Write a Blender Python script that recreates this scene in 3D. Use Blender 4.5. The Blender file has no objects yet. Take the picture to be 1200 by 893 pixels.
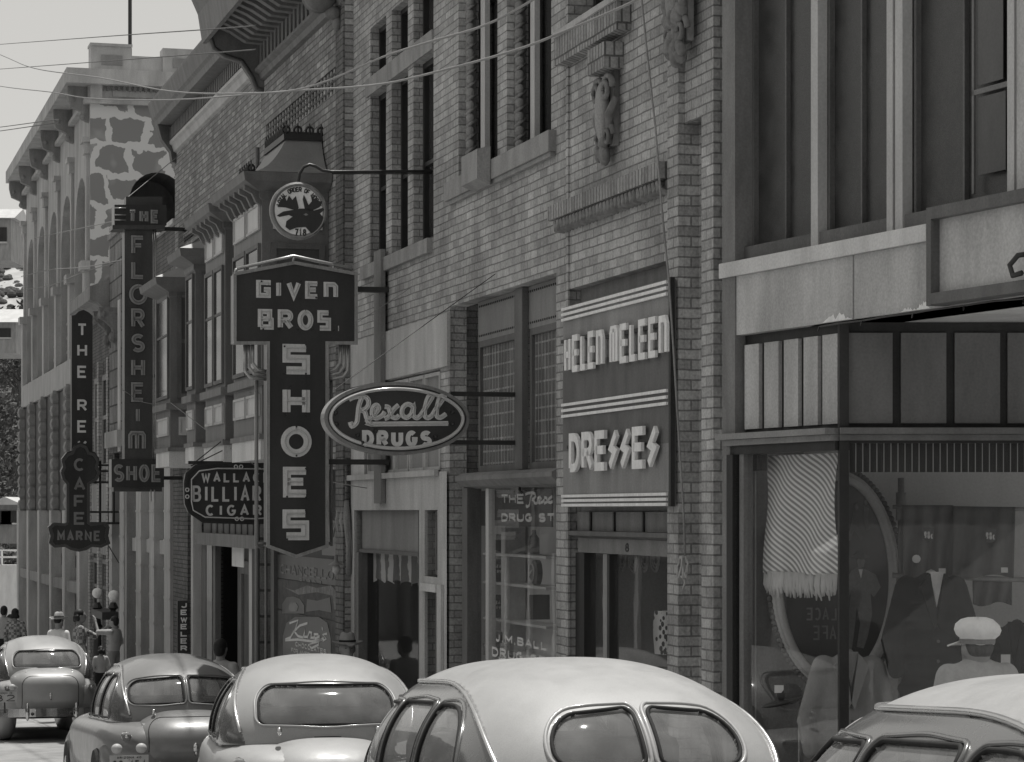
import bpy, bmesh, math, random
from mathutils import Vector, Matrix, noise
from mathutils.bvhtree import BVHTree
random.seed(7)
R=math.radians; PI=math.pi
sc=bpy.context.scene; COL=sc.collection
# ---------------------------------------------------------------- materials
MATS={}
class NT:
    def __init__(s,name):
        s.m=bpy.data.materials.new(name); s.m.use_nodes=True; s.t=s.m.node_tree; s.n=s.t.nodes; s.l=s.t.links
        s.b=s.n['Principled BSDF']; s.out=s.n['Material Output']
    def node(s,ty,**k):
        n=s.n.new(ty)
        for a,b in k.items():
            if isinstance(a,str) and a.startswith('i_'): n.inputs[a[2:].replace('_',' ')].default_value=b
            else: setattr(n,a,b)
        return n
    def lk(s,a,b): s.l.new(a,b)
    def ramp(s,src,p0,c0,p1,c1):
        r=s.node('ShaderNodeValToRGB'); e=r.color_ramp.elements
        e[0].position=p0; e[0].color=(c0,c0,c0,1); e[1].position=p1; e[1].color=(c1,c1,c1,1)
        s.lk(src,r.inputs[0]); return r.outputs[0]
    def mul(s,a,b,fac=1,mode='MULTIPLY'):
        m=s.node('ShaderNodeMixRGB',blend_type=mode); m.inputs[0].default_value=fac
        for i,x in ((1,a),(2,b)):
            if hasattr(x,'type') or hasattr(x,'is_linked'): s.lk(x,m.inputs[i])
            else: m.inputs[i].default_value=(x,x,x,1)
        return m.outputs[0]
def g(v): return (v,v,v,1)
def plain(name,v,rough=.7,var=.18,scale=3.,bump=.15,bscale=60.,spec=.3,metal=0.,coat=0.,streak=True,anis=1.):
    if name in MATS: return MATS[name]
    t=NT(name); co=t.node('ShaderNodeTexCoord')
    mp=t.node('ShaderNodeMapping'); t.lk(co.outputs['Object'],mp.inputs[0]); mp.inputs['Scale'].default_value=(1,1,.25 if streak else 1)
    n1=t.node('ShaderNodeTexNoise'); n1.inputs['Scale'].default_value=scale; n1.inputs['Detail'].default_value=8; n1.inputs['Roughness'].default_value=.65
    t.lk(mp.outputs[0],n1.inputs['Vector'])
    c=t.ramp(n1.outputs[0],.3,1-var*1.3,.72,1+var*.9)
    n2=t.node('ShaderNodeTexNoise'); n2.inputs['Scale'].default_value=bscale; n2.inputs['Detail'].default_value=3
    t.lk(co.outputs['Object'],n2.inputs['Vector'])
    c2=t.ramp(n2.outputs[0],.3,1-var*.5,.7,1+var*.5)
    base=t.mul(t.mul(c,c2),v)
    t.lk(base,t.b.inputs['Base Color'])
    t.b.inputs['Roughness'].default_value=rough; t.b.inputs['Specular IOR Level'].default_value=spec
    t.b.inputs['Metallic'].default_value=metal; t.b.inputs['Coat Weight'].default_value=coat; t.b.inputs['Coat Roughness'].default_value=.08
    if bump:
        b=t.node('ShaderNodeBump'); b.inputs['Strength'].default_value=bump; b.inputs['Distance'].default_value=.01
        t.lk(n2.outputs[0],b.inputs['Height']); t.lk(b.outputs[0],t.b.inputs['Normal'])
    MATS[name]=t.m; return t.m
def brick(name,v,v2,vm,bw=.205,rh=.071,mort=.009,dirt=.25,bias=0.,bump=.6,head=0.):
    t=NT(name); co=t.node('ShaderNodeTexCoord'); sx=t.node('ShaderNodeSeparateXYZ'); t.lk(co.outputs['Object'],sx.inputs[0])
    ad=t.node('ShaderNodeMath',operation='ADD'); t.lk(sx.outputs[0],ad.inputs[0]); t.lk(sx.outputs[1],ad.inputs[1])
    # slight hand-laid waviness
    nw=t.node('ShaderNodeTexNoise'); nw.inputs['Scale'].default_value=3.; t.lk(co.outputs['Object'],nw.inputs['Vector'])
    sw=t.node('ShaderNodeMath',operation='MULTIPLY_ADD'); sw.inputs[1].default_value=.016; t.lk(nw.outputs[0],sw.inputs[0]); t.lk(sx.outputs[2],sw.inputs[2])
    cx=t.node('ShaderNodeCombineXYZ'); t.lk(ad.outputs[0],cx.inputs[0]); t.lk(sw.outputs[0],cx.inputs[1])
    br=t.node('ShaderNodeTexBrick'); t.lk(cx.outputs[0],br.inputs['Vector'])
    br.inputs['Color1'].default_value=g(v); br.inputs['Color2'].default_value=g(v2); br.inputs['Mortar'].default_value=g(vm)
    br.inputs['Scale'].default_value=1; br.inputs['Mortar Size'].default_value=mort; br.inputs['Mortar Smooth'].default_value=.25
    br.inputs['Bias'].default_value=bias; br.inputs['Brick Width'].default_value=bw; br.inputs['Row Height'].default_value=rh
    c=br.outputs['Color']
    n1=t.node('ShaderNodeTexNoise'); n1.inputs['Scale'].default_value=1.6; n1.inputs['Detail'].default_value=8; n1.inputs['Roughness'].default_value=.7
    mp=t.node('ShaderNodeMapping'); t.lk(co.outputs['Object'],mp.inputs[0]); mp.inputs['Scale'].default_value=(1,1,.5); t.lk(mp.outputs[0],n1.inputs['Vector'])
    c=t.mul(c,t.ramp(n1.outputs[0],.32,1-dirt*1.3,.66,1+dirt*.7))
    n2=t.node('ShaderNodeTexNoise'); n2.inputs['Scale'].default_value=45; n2.inputs['Detail'].default_value=4; t.lk(co.outputs['Object'],n2.inputs['Vector'])
    c=t.mul(c,t.ramp(n2.outputs[0],.3,.8,.7,1.18))
    t.lk(c,t.b.inputs['Base Color']); t.b.inputs['Roughness'].default_value=.85; t.b.inputs['Specular IOR Level'].default_value=.2
    inv=t.node('ShaderNodeMath',operation='MULTIPLY_ADD'); inv.inputs[1].default_value=-1; t.lk(br.outputs['Fac'],inv.inputs[0]); t.lk(n2.outputs[0],inv.inputs[2])
    b=t.node('ShaderNodeBump'); b.inputs['Strength'].default_value=bump; b.inputs['Distance'].default_value=.012
    t.lk(inv.outputs[0],b.inputs['Height']); t.lk(b.outputs[0],t.b.inputs['Normal'])
    MATS[name]=t.m; return t.m
def glass(name,tint=.85,refl=1.0,dirt=.12,rough=.01,base=.35,ior=1.4):
    t=NT(name); co=t.node('ShaderNodeTexCoord')
    tr=t.node('ShaderNodeBsdfTransparent'); tr.inputs[0].default_value=g(tint)
    gl=t.node('ShaderNodeBsdfGlossy'); gl.inputs['Roughness'].default_value=rough; gl.inputs[0].default_value=g(refl)
    fr=t.node('ShaderNodeFresnel'); ge=t.node('ShaderNodeNewGeometry'); ma=t.node('ShaderNodeMath',operation='MULTIPLY_ADD'); ma.inputs[1].default_value=1/ior-ior; ma.inputs[2].default_value=ior; t.lk(ge.outputs['Backfacing'],ma.inputs[0]); t.lk(ma.outputs[0],fr.inputs[0])
    mx=t.node('ShaderNodeMixShader'); t.lk(fr.outputs[0],mx.inputs[0]); t.lk(tr.outputs[0],mx.inputs[1]); t.lk(gl.outputs[0],mx.inputs[2])
    df=t.node('ShaderNodeBsdfDiffuse'); df.inputs[0].default_value=g(base)
    n=t.node('ShaderNodeTexNoise'); n.inputs['Scale'].default_value=6; n.inputs['Detail'].default_value=6; t.lk(co.outputs['Object'],n.inputs['Vector'])
    rr=t.ramp(n.outputs[0],.35,dirt*.75,.75,dirt*1.25)
    m2=t.node('ShaderNodeMixShader'); t.lk(rr,m2.inputs[0]); t.lk(mx.outputs[0],m2.inputs[1]); t.lk(df.outputs[0],m2.inputs[2])
    nb=t.node('ShaderNodeTexNoise'); nb.inputs['Scale'].default_value=2.2; t.lk(co.outputs['Object'],nb.inputs['Vector'])
    b=t.node('ShaderNodeBump'); b.inputs['Strength'].default_value=.02; b.inputs['Distance'].default_value=.01; t.lk(nb.outputs[0],b.inputs['Height']); t.lk(b.outputs[0],gl.inputs['Normal'])
    t.lk(m2.outputs[0],t.out.inputs['Surface']); MATS[name]=t.m; return t.m
def paint(name,v,rough=.35,coat=.6,flake=.05,metal=0.,dust=.3):
    t=NT(name); co=t.node('ShaderNodeTexCoord')
    n=t.node('ShaderNodeTexNoise'); n.inputs['Scale'].default_value=5; n.inputs['Detail'].default_value=9; n.inputs['Roughness'].default_value=.7; t.lk(co.outputs['Object'],n.inputs['Vector'])
    c=t.mul(t.ramp(n.outputs[0],.3,1-flake,.7,1+flake),v)
    n2=t.node('ShaderNodeTexNoise'); n2.inputs['Scale'].default_value=160; t.lk(co.outputs['Object'],n2.inputs['Vector'])
    c=t.mul(c,t.ramp(n2.outputs[0],.3,1-flake,.7,1+flake))
    t.lk(c,t.b.inputs['Base Color']); t.b.inputs['Metallic'].default_value=metal
    t.lk(t.ramp(n.outputs[0],.3,rough*.8,.75,rough*1.35),t.b.inputs['Roughness'])
    t.b.inputs['Coat Weight'].default_value=coat; t.b.inputs['Coat Roughness'].default_value=.12
    MATS[name]=t.m; return t.m
def stripes(name,v0,v1,freq,axis='X',skew=0.,duty=.5,wob=.0,rough=.9):
    t=NT(name); co=t.node('ShaderNodeTexCoord'); s=t.node('ShaderNodeSeparateXYZ'); t.lk(co.outputs['UV'],s.inputs[0])
    a=t.node('ShaderNodeMath',operation='MULTIPLY_ADD'); a.inputs[1].default_value=skew; t.lk(s.outputs[1],a.inputs[0]); t.lk(s.outputs[0],a.inputs[2])
    m=t.node('ShaderNodeMath',operation='MULTIPLY'); m.inputs[1].default_value=freq; t.lk(a.outputs[0],m.inputs[0])
    n=t.node('ShaderNodeTexNoise'); n.inputs['Scale'].default_value=4; t.lk(co.outputs['UV'],n.inputs['Vector'])
    w=t.node('ShaderNodeMath',operation='MULTIPLY_ADD'); w.inputs[1].default_value=wob; t.lk(n.outputs[0],w.inputs[0]); t.lk(m.outputs[0],w.inputs[2])
    f=t.node('ShaderNodeMath',operation='FRACT'); t.lk(w.outputs[0],f.inputs[0])
    r=t.node('ShaderNodeValToRGB'); r.color_ramp.interpolation='LINEAR'; e=r.color_ramp.elements
    e[0].position=0; e[0].color=g(v0); e[1].position=duty-.06; e[1].color=g(v0)
    for p,c in ((duty,v1),(.96,v1),(1.,v0)):
        q=e.new(p); q.color=g(c)
    t.lk(f.outputs[0],r.inputs[0]); t.lk(r.outputs[0],t.b.inputs['Base Color']); t.b.inputs['Roughness'].default_value=rough
    MATS[name]=t.m; return t.m
# ---------------------------------------------------------------- mesh builder
class MB:
    def __init__(s): s.v=[]; s.f=[]; s.uv=None
    def quad(s,a,b,c,d):
        i=len(s.v); s.v+=[tuple(a),tuple(b),tuple(c),tuple(d)]; s.f.append((i,i+1,i+2,i+3)); return s
    def box(s,x0,x1,y0,y1,z0,z1):
        if x0>x1:x0,x1=x1,x0
        if y0>y1:y0,y1=y1,y0
        if z0>z1:z0,z1=z1,z0
        i=len(s.v)
        s.v+=[(x0,y0,z0),(x1,y0,z0),(x1,y1,z0),(x0,y1,z0),(x0,y0,z1),(x1,y0,z1),(x1,y1,z1),(x0,y1,z1)]
        for q in ((0,3,2,1),(4,5,6,7),(0,1,5,4),(1,2,6,5),(2,3,7,6),(3,0,4,7)): s.f.append(tuple(i+k for k in q))
        return s
    def prism(s,poly,d0,d1,fn):
        """poly of (a,b); fn(a,b,d)->xyz"""
        n=len(poly); i=len(s.v)
        s.v+=[tuple(fn(a,b,d0)) for a,b in poly]+[tuple(fn(a,b,d1)) for a,b in poly]
        s.f.append(tuple(range(i,i+n))); s.f.append(tuple(reversed(range(i+n,i+2*n))))
        for k in range(n):
            j=(k+1)%n; s.f.append((i+k,i+j,i+n+j,i+n+k))
        return s
    def prof(s,pts,x0,x1): # profile (y,z) closed, swept along x
        return s.prism(pts,x0,x1,lambda a,b,d:(d,a,b))
    def tube(s,pts,r,seg=8,closed=False):
        P=[Vector(p) for p in pts]; n=len(P); i0=len(s.v); up=Vector((0,0,1)); prevn=None
        rr=r if isinstance(r,(list,tuple)) else [r]*n
        for k in range(n):
            if closed: tdir=(P[(k+1)%n]-P[k-1])
            else: tdir=P[min(k+1,n-1)]-P[max(k-1,0)]
            if tdir.length<1e-9: tdir=Vector((0,0,1))
            tdir.normalize()
            if prevn is None:
                a=up if abs(tdir.dot(up))<.9 else Vector((1,0,0))
                nn=(a-tdir*a.dot(tdir)).normalized()
            else:
                nn=prevn-tdir*prevn.dot(tdir)
                nn=nn.normalized() if nn.length>1e-6 else Vector((1,0,0))
            prevn=nn; bb=tdir.cross(nn)
            for q in range(seg):
                a=2*PI*q/seg; s.v.append(tuple(P[k]+(nn*math.cos(a)+bb*math.sin(a))*rr[k]))
        m=n if closed else n-1
        for k in range(m):
            for q in range(seg):
                a=i0+k*seg+q; b=i0+k*seg+(q+1)%seg; k2=(k+1)%n
                c=i0+k2*seg+(q+1)%seg; d=i0+k2*seg+q; s.f.append((a,b,c,d))
        if not closed:
            s.f.append(tuple(reversed(range(i0,i0+seg)))); s.f.append(tuple(range(i0+(n-1)*seg,i0+n*seg)))
        return s
    def ell(s,c,r,nu=16,nv=10,rot=None):
        i0=len(s.v); c=Vector(c)
        for j in range(nv+1):
            th=PI*j/nv
            for i in range(nu):
                ph=2*PI*i/nu; p=Vector((r[0]*math.sin(th)*math.cos(ph),r[1]*math.sin(th)*math.sin(ph),r[2]*math.cos(th)))
                if rot is not None: p=rot@p
                s.v.append(tuple(c+p))
        for j in range(nv):
            for i in range(nu):
                a=i0+j*nu+i;b=i0+j*nu+(i+1)%nu
                if j==0: s.f.append((a,a+nu,b+nu)) 
                elif j==nv-1: s.f.append((a,a+nu,b))
                else: s.f.append((a,a+nu,b+nu,b))
        return s
    def lathe(s,c,prof,seg=20,axis='Z'):
        i0=len(s.v)
        for (r,h) in prof:
            for q in range(seg):
                a=2*PI*q/seg
                p=(r*math.cos(a),r*math.sin(a),h) if axis=='Z' else ((h,r*math.cos(a),r*math.sin(a)) if axis=='X' else (r*math.cos(a),h,r*math.sin(a)))
                s.v.append((c[0]+p[0],c[1]+p[1],c[2]+p[2]))
        for k in range(len(prof)-1):
            for q in range(seg):
                a=i0+k*seg+q;b=i0+k*seg+(q+1)%seg; s.f.append((a,b,b+seg,a+seg))
        return s
    def cap(s,a,b,ra,rb,seg=10):
        a=Vector(a);b=Vector(b); d=(b-a); 
        pts=[];rr=[]
        L=d.length or 1e-6; u=d/L
        for t in (-1,-.8,-.45,0): pts.append(a+u*ra*t*1.0); rr.append(ra*math.sqrt(max(0.0004,1-t*t)))
        for t in (0,.45,.8,1): pts.append(b+u*rb*t); rr.append(rb*math.sqrt(max(0.0004,1-t*t)))
        return s.tube(pts,rr,seg)
    def ribbon(s,pl,w,fn,d0,d1,closed=False):
        """flat stroke of width w along polyline [(a,b)], depth d0..d1; fn(a,b,d)"""
        P=[Vector((p[0],p[1])) for p in pl]; Q=[P[0]]
        for p in P[1:]:
            if (p-Q[-1]).length>1e-6: Q.append(p)
        P=Q; n=len(P)
        if n<2: return s
        Lp=[];Rp=[]
        for k in range(n):
            if closed: a=(P[k]-P[k-1]); b=(P[(k+1)%n]-P[k])
            else:
                a=P[k]-P[k-1] if k>0 else P[1]-P[0]; b=P[k+1]-P[k] if k<n-1 else P[k]-P[k-1]
            a=a.normalized(); b=b.normalized(); t=(a+b); 
            t=t.normalized() if t.length>1e-3 else a
            nn=Vector((-t.y,t.x)); na=Vector((-a.y,a.x)); m=1/max(.45,nn.dot(na)); Lp.append(P[k]+nn*w/2*m); Rp.append(P[k]-nn*w/2*m)
        i0=len(s.v)
        for k in range(n):
            for q,d in ((Lp[k],d0),(Rp[k],d0),(Lp[k],d1),(Rp[k],d1)): s.v.append(tuple(fn(q.x,q.y,d)))
        m=n if closed else n-1
        for k in range(m):
            a=i0+4*k; b=i0+4*((k+1)%n)
            s.f+=[(a,a+1,b+1,b),(a+2,b+2,b+3,a+3),(a,b,b+2,a+2),(a+1,a+3,b+3,b+1)]
        if not closed:
            a=i0; s.f.append((a,a+2,a+3,a+1)); a=i0+4*(n-1); s.f.append((a,a+1,a+3,a+2))
        return s
    def build(s,name,mat,parent=None,frame=None,smooth=False,recalc=True,bevel=0,mesh_only=False):
        me=bpy.data.meshes.new(name); me.from_pydata(s.v,[],s.f)
        if recalc:
            bm=bmesh.new(); bm.from_mesh(me); bmesh.ops.recalc_face_normals(bm,faces=bm.faces); bm.to_mesh(me); bm.free()
        if s.uv:
            ul=me.uv_layers.new(name='UVMap')
            for li,l in enumerate(me.loops): ul.data[li].uv=s.uv[l.vertex_index]
        me.materials.append(mat)
        if smooth:
            for p in me.polygons: p.use_smooth=True
        me.update()
        if mesh_only: return me
        o=bpy.data.objects.new(name,me); COL.objects.link(o)
        if parent is not None:
            o.parent=parent
            if 'floc' in parent: o.location=[-c for c in parent['floc']]
        elif frame is not None: o.matrix_world=frame.M
        if bevel:
            b=o.modifiers.new('bevel','BEVEL'); b.width=bevel; b.segments=2; b.limit_method='ANGLE'
        return o
def tag(o,label=None,cat=None,group=None,kind=None):
    if label:o['label']=label
    if cat:o['category']=cat
    if group:o['group']=group
    if kind:o['kind']=kind
    return o
# ---------------------------------------------------------------- frames: x along facade (right), y into the building, z up, camera at (0,-D,0)
F_PX=3000.;CX=600.;HY=600.
class Frame:
    def __init__(s,thdeg,D):
        s.th=R(thdeg); s.D=D; s.a=s.th-PI/2
        s.M=Matrix.Rotation(s.a,4,'Z')@Matrix.Translation((0,D,0))
    def on(s,x,y,yl=0.):
        rx=(x-CX)/F_PX; lx=rx*math.sin(s.th)-math.cos(s.th); ly=rx*math.cos(s.th)+math.sin(s.th); t=(yl+s.D)/ly
        return t*lx,t*(HY-y)/F_PX
    def u(s,x,yl=0.): return s.on(x,0,yl)[0]
    def sg(s,x,y,u):
        rx=(x-CX)/F_PX; lx=rx*math.sin(s.th)-math.cos(s.th); ly=rx*math.cos(s.th)+math.sin(s.th); t=u/lx
        return t*ly-s.D,t*(HY-y)/F_PX
    def w(s,x,y,z): return s.M@Vector((x,y,z))
FA=Frame(math.degrees(math.atan(825/3000)),6.06)
FH=Frame(math.degrees(math.atan(1250/3000)),8.11)
FS=Frame(90.,16.15)
def thing(name,label,cat,loc=(0,0,0),frame=FA,group=None,rz=None):
    o=bpy.data.objects.new(name,None); COL.objects.link(o); o.empty_display_size=.3
    if frame is not None:
        o.matrix_world=frame.M@Matrix.Translation(loc); o['floc']=list(loc)
    else:
        o.location=loc
        if rz is not None:o.rotation_euler=(0,0,rz)
    tag(o,label,cat,group); return o
def road_z(u):
    d=abs(u) if u<0 else -u
    if d<27: return -1.66-.056*d
    return -1.66-.056*27-.033*(d-27) if d<75 else -1.66-.056*27-.033*48-.01*(d-75)
def walk_z(u):
    d=abs(u) if u<0 else -u
    if d<27: return -1.51-.056*d
    return -1.51-.056*27-.02*(d-27)
def wall_open(mb,u0,u1,z0,z1,ops,y=0.,dep=.3):
    """front face with rectangular holes + reveals of given depth. ops: (ua,ub,za,zb[,dep])"""
    xs=sorted(set([u0,u1]+[o[0] for o in ops]+[o[1] for o in ops])); zs=sorted(set([z0,z1]+[o[2] for o in ops]+[o[3] for o in ops]))
    xs=[x for x in xs if u0<=x<=u1]; zs=[z for z in zs if z0<=z<=z1]
    for i in range(len(xs)-1):
        run=None
        for j in range(len(zs)-1):
            cx=(xs[i]+xs[i+1])/2; cz=(zs[j]+zs[j+1])/2
            hole=any(o[0]<cx<o[1] and o[2]<cz<o[3] for o in ops)
            if not hole: mb.quad((xs[i],y,zs[j]),(xs[i+1],y,zs[j]),(xs[i+1],y,zs[j+1]),(xs[i],y,zs[j+1]))
    for o in ops:
        a,b,c,d=o[:4]; dp=o[4] if len(o)>4 else dep
        mb.quad((a,y,c),(a,y+dp,c),(a,y+dp,d),(a,y,d)); mb.quad((b,y,c),(b,y,d),(b,y+dp,d),(b,y+dp,c))
        mb.quad((a,y,d),(a,y+dp,d),(b,y+dp,d),(b,y,d)); mb.quad((a,y,c),(b,y,c),(b,y+dp,c),(a,y+dp,c))
    return mb
# ---------------------------------------------------------------- stroke lettering
def arc(cx,cy,rx,ry,a0,a1,n=14):
    return [(cx+rx*math.cos(R(a0+(a1-a0)*k/n)),cy+ry*math.sin(R(a0+(a1-a0)*k/n))) for k in range(n+1)]
GL={
'A':[[(0,0),(.5,1),(1,0)],[(.2,.33),(.8,.33)]],
'B':[[(0,0),(0,1),(.6,1)]+arc(.6,.76,.34,.24,90,-90,8)+[(0,.52)],[(.6,.52)]+arc(.62,.26,.38,.26,90,-90,8)+[(0,0)]],
'C':[arc(.5,.5,.5,.5,50,310,20)],
'D':[[(0,0),(0,1),(.4,1)]+arc(.4,.5,.6,.5,90,-90,14)+[(0,0)]],
'E':[[(1,1),(0,1),(0,0),(1,0)],[(0,.52),(.85,.52)]],
'F':[[(1,1),(0,1),(0,0)],[(0,.5),(.8,.5)]],
'G':[arc(.5,.5,.5,.5,50,340,20)+[(.98,.46),(.55,.46)]],
'g':[[(1,.8),(1,1),(0,1),(0,0),(1,0),(1,.46),(.55,.46)]],
'r':[[(0,0),(0,1),(1,1),(1,.48),(0,.48)],[(.75,.48),(1,.38),(1,0)]],
'b':[[(0,0),(0,1),(.85,1),(.85,.54),(0,.54)],[(.8,.54),(1,.48),(1,0),(0,0)]],
'H':[[(0,0),(0,1)],[(1,0),(1,1)],[(0,.5),(1,.5)]],
'I':[[(.5,0),(.5,1)]],
'J':[[(.9,1),(.9,.3)]+arc(.5,.3,.4,.3,0,-170,10)],
'K':[[(0,0),(0,1)],[(1,1),(0,.45)],[(.3,.62),(1,0)]],
'L':[[(0,1),(0,0),(1,0)]],
'M':[[(0,0),(0,1),(.5,.3),(1,1),(1,0)]],
'N':[[(0,0),(0,1),(1,0),(1,1)]],
'n':[[(0,0),(0,.97),(.8,.97),(1,.8),(1,0)]],
'm':[[(0,0),(0,.85),(.12,1),(.88,1),(1,.85),(1,0)],[(.5,0),(.5,1)]],
'O':[arc(.5,.5,.5,.5,90,-270,26)],
'P':[[(0,0),(0,1),(.6,1)]+arc(.6,.73,.38,.27,90,-90,8)+[(0,.46)]],
'R':[[(0,0),(0,1),(.6,1)]+arc(.6,.74,.36,.26,90,-90,8)+[(0,.48)],[(.5,.48),(1,0)]],
'S':[arc(.5,.75,.46,.25,35,250,12)+arc(.5,.26,.48,.26,80,-145,12)],
's':[[(1,1),(0,1),(0,.52),(1,.52),(1,0),(0,0)]],
'z':[[(.95,1),(.2,.56),(.8,.44),(.05,0)]],
'T':[[(0,1),(1,1)],[(.5,1),(.5,0)]],
'U':[[(0,1),(0,.35)]+arc(.5,.35,.5,.35,180,360,12)+[(1,1)]],
'V':[[(0,1),(.5,0),(1,1)]],
'W':[[(0,1),(.25,0),(.5,.75),(.75,0),(1,1)]],
'X':[[(0,0),(1,1)],[(0,1),(1,0)]],
'Y':[[(0,1),(.5,.5),(1,1)],[(.5,.5),(.5,0)]],
'Z':[[(0,1),(1,1),(0,0),(1,0)]],
'.':[[(.3,0),(.6,0)]],"'":[[(.5,1),(.5,.75)]],'-':[[(.1,.5),(.9,.5)]],
'0':[arc(.5,.5,.45,.5,90,-270,22)],'1':[[(.25,.8),(.55,1),(.55,0)]],'2':[arc(.5,.72,.42,.28,160,-30,10)+[(0,0),(1,0)]],
'3':[arc(.45,.75,.42,.25,140,-90,10),arc(.45,.26,.48,.26,90,-140,10)],'4':[[(.75,0),(.75,1),(0,.3),(1,.3)]],
'5':[[(.9,1),(.1,1),(.08,.55)]+arc(.45,.32,.5,.32,110,-140,12)],'7':[[(0,1),(1,1),(.35,0)]],
'8':[arc(.5,.75,.36,.25,90,-270,16),arc(.5,.26,.45,.26,90,-270,16)],'9':[arc(.5,.7,.42,.3,-20,340,16)+[(.85,.3),(.5,0)]],'6':[arc(.5,.3,.42,.3,160,-200,16)+[(.15,.7),(.55,1)]],
'c':[arc(.5,.3,.4,.3,50,310,10)],
}
NARROW={'I':.28,'.':.22,"'":.25,'1':.5,'m':1.15,'M':1.15,'W':1.25,'J':.75,'L':.85,'c':.8}
def letters(mb,text,a0,a1,b0,b1,sw,fn,d0,d1,gap=.28,glyphs=None,tubes=None,tr=.008,slant=0.):
    """fits text in a0..a1 x b0..b1 (stroke centre lines inset by sw/2)"""
    h=b1-b0-sw; ws=[(.45 if c==' ' else NARROW.get(c,1.)) for c in text]
    tot=sum(ws)+gap*(len(text)-1); W=(a1-a0-sw*len(text))
    unit=W/tot if W>0 else .001; x=a0
    for c,wd in zip(text,ws):
        lw=wd*unit
        if c!=' ':
            for pl in GL[c]:
                pts=[(x+sw/2+p[0]*lw+slant*(b0+p[1]*h-b0),b0+sw/2+p[1]*h) for p in pl]
                mb.ribbon(pts,sw,fn,d0,d1)
                if tubes is not None: tubes.tube([fn(p[0],p[1],d1+tr) for p in pts],tr,5)
        x+=lw+sw+gap*unit
    return mb
# ---------------------------------------------------------------- palette
M=MATS
brick('brick_buff',.49,.33,.21,rh=.0735,dirt=.34,bump=.7,mort=.0065)
brick('brick_speckled',.28,.60,.16,bw=.24,rh=.078,dirt=.25,bias=-.45,bump=.6)
brick('brick_dark',.13,.18,.07,dirt=.3)
brick('brick_soldier',.38,.26,.12,bw=.075,rh=.22,dirt=.25)
brick('stone_block',.24,.30,.1,bw=.55,rh=.36,mort=.02,dirt=.3,bump=.9)
plain('stucco',.48,.8,.26,2.2); plain('stucco_light',.62,.8,.2,2.5); plain('stucco_grey',.27,.85,.2,1.8)
plain('stone',.30,.85,.25,4.); plain('stone_pale',.45,.85,.18,4.); plain('terracotta',.22,.8,.3,9.,bump=.4,bscale=25)
plain('wood_grey',.20,.6,.22,6.); plain('wood_mid',.13,.55,.25,5.); plain('wood_dark',.035,.5,.3,5.); plain('wood_pale',.50,.55,.15,5.)
plain('trim_paint',.17,.5,.2,5.); plain('metal_dark',.03,.45,.2,8.,spec=.5); plain('metal_grey',.22,.4,.2,8.,spec=.5)
plain('enamel_dark',.042,.28,.25,3.,spec=.6,bump=.03); plain('enamel_mid',.075,.35,.25,3.,spec=.5,bump=.03)
plain('enamel_brown',.04,.4,.3,2.,spec=.4,bump=.03)
plain('letter_pale',.68,.45,.12,12.,bump=.03); plain('letter_white',.82,.5,.12,12.,bump=.03); plain('letter_grey',.22,.5,.2,12.,bump=.03)
plain('silver_trim',.42,.3,.2,20.,metal=.6,bump=.05)
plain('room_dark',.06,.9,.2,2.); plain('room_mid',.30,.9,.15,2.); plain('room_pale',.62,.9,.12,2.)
plain('roof_metal',.26,.5,.12,3.); plain('asphalt',.27,.9,.25,1.5,bump=.4,bscale=120,streak=False); plain('concrete',.5,.9,.2,1.5,streak=False)
plain('sign_board',.27,.7,.22,4.); plain('curtain',.28,.95,.25,9.); plain('blind_light',.62,.8,.06,5.)
plain('tube_glass',.55,.15,.1,5.,spec=.8,bump=0)
paint('pane_dark',.05,.08,.0,.15); M['pane_dark'].node_tree.nodes['Principled BSDF'].inputs['Specular IOR Level'].default_value=.12; paint('pane_screen',.045,.35,0.,.45)
glass('shop_glass',.92,1.,.05,.01,.4); glass('dim_glass',.85,.3,.05,.03,.4); glass('old_glass',.85,1.,.12,.03,.4)
fA=lambda y0:(lambda a,b,d:(a,y0-d,b))
fS=lambda u0:(lambda a,b,d:(u0+d,a,b))
on=FA.on; U=FA.u
def Z(x,y,yl=0.): return on(x,y,yl)[1]
# ---------------------------------------------------------------- ground
def strip(name,y0,y1,zf,mat,u0=-300,u1=25,step=3.):
    mb=MB(); n=int((u1-u0)/step); 
    for k in range(n+1):
        u=u0+(u1-u0)*k/n; mb.v+=[(u,y0,zf(u)),(u,y1,zf(u))]
    for k in range(n): mb.f.append((2*k,2*k+1,2*k+3,2*k+2))
    return tag(mb.build(name,mat,None,FA,smooth=True),kind='structure')
strip('road',-11.4,-1.38,road_z,M['asphalt'])
mb=MB()
for k in range(110):
    ua=-300+k*3; ub=ua+3
    a,b=walk_z(ua),walk_z(ub)
    mb.quad((ua,-1.38,a),(ub,-1.38,b),(ub,3.5,b),(ua,3.5,a)); mb.quad((ua,-1.38,a-.6),(ub,-1.38,b-.6),(ub,-1.38,b),(ua,-1.38,a))
tag(mb.build('pavement',M['concrete'],None,FA),kind='structure')
mb=MB()
for k in range(110):
    ua=-300+k*3; ub=ua+3
    a,b=road_z(ua)+.15,road_z(ub)+.15
    mb.quad((ua,-15.,a),(ub,-15.,b),(ub,-11.4,b),(ua,-11.4,a)); mb.quad((ua,-11.4,a-.6),(ub,-11.4,b-.6),(ub,-11.4,b),(ua,-11.4,a))
tag(mb.build('far_pavement',M['concrete'],None,FA),kind='structure')
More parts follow.
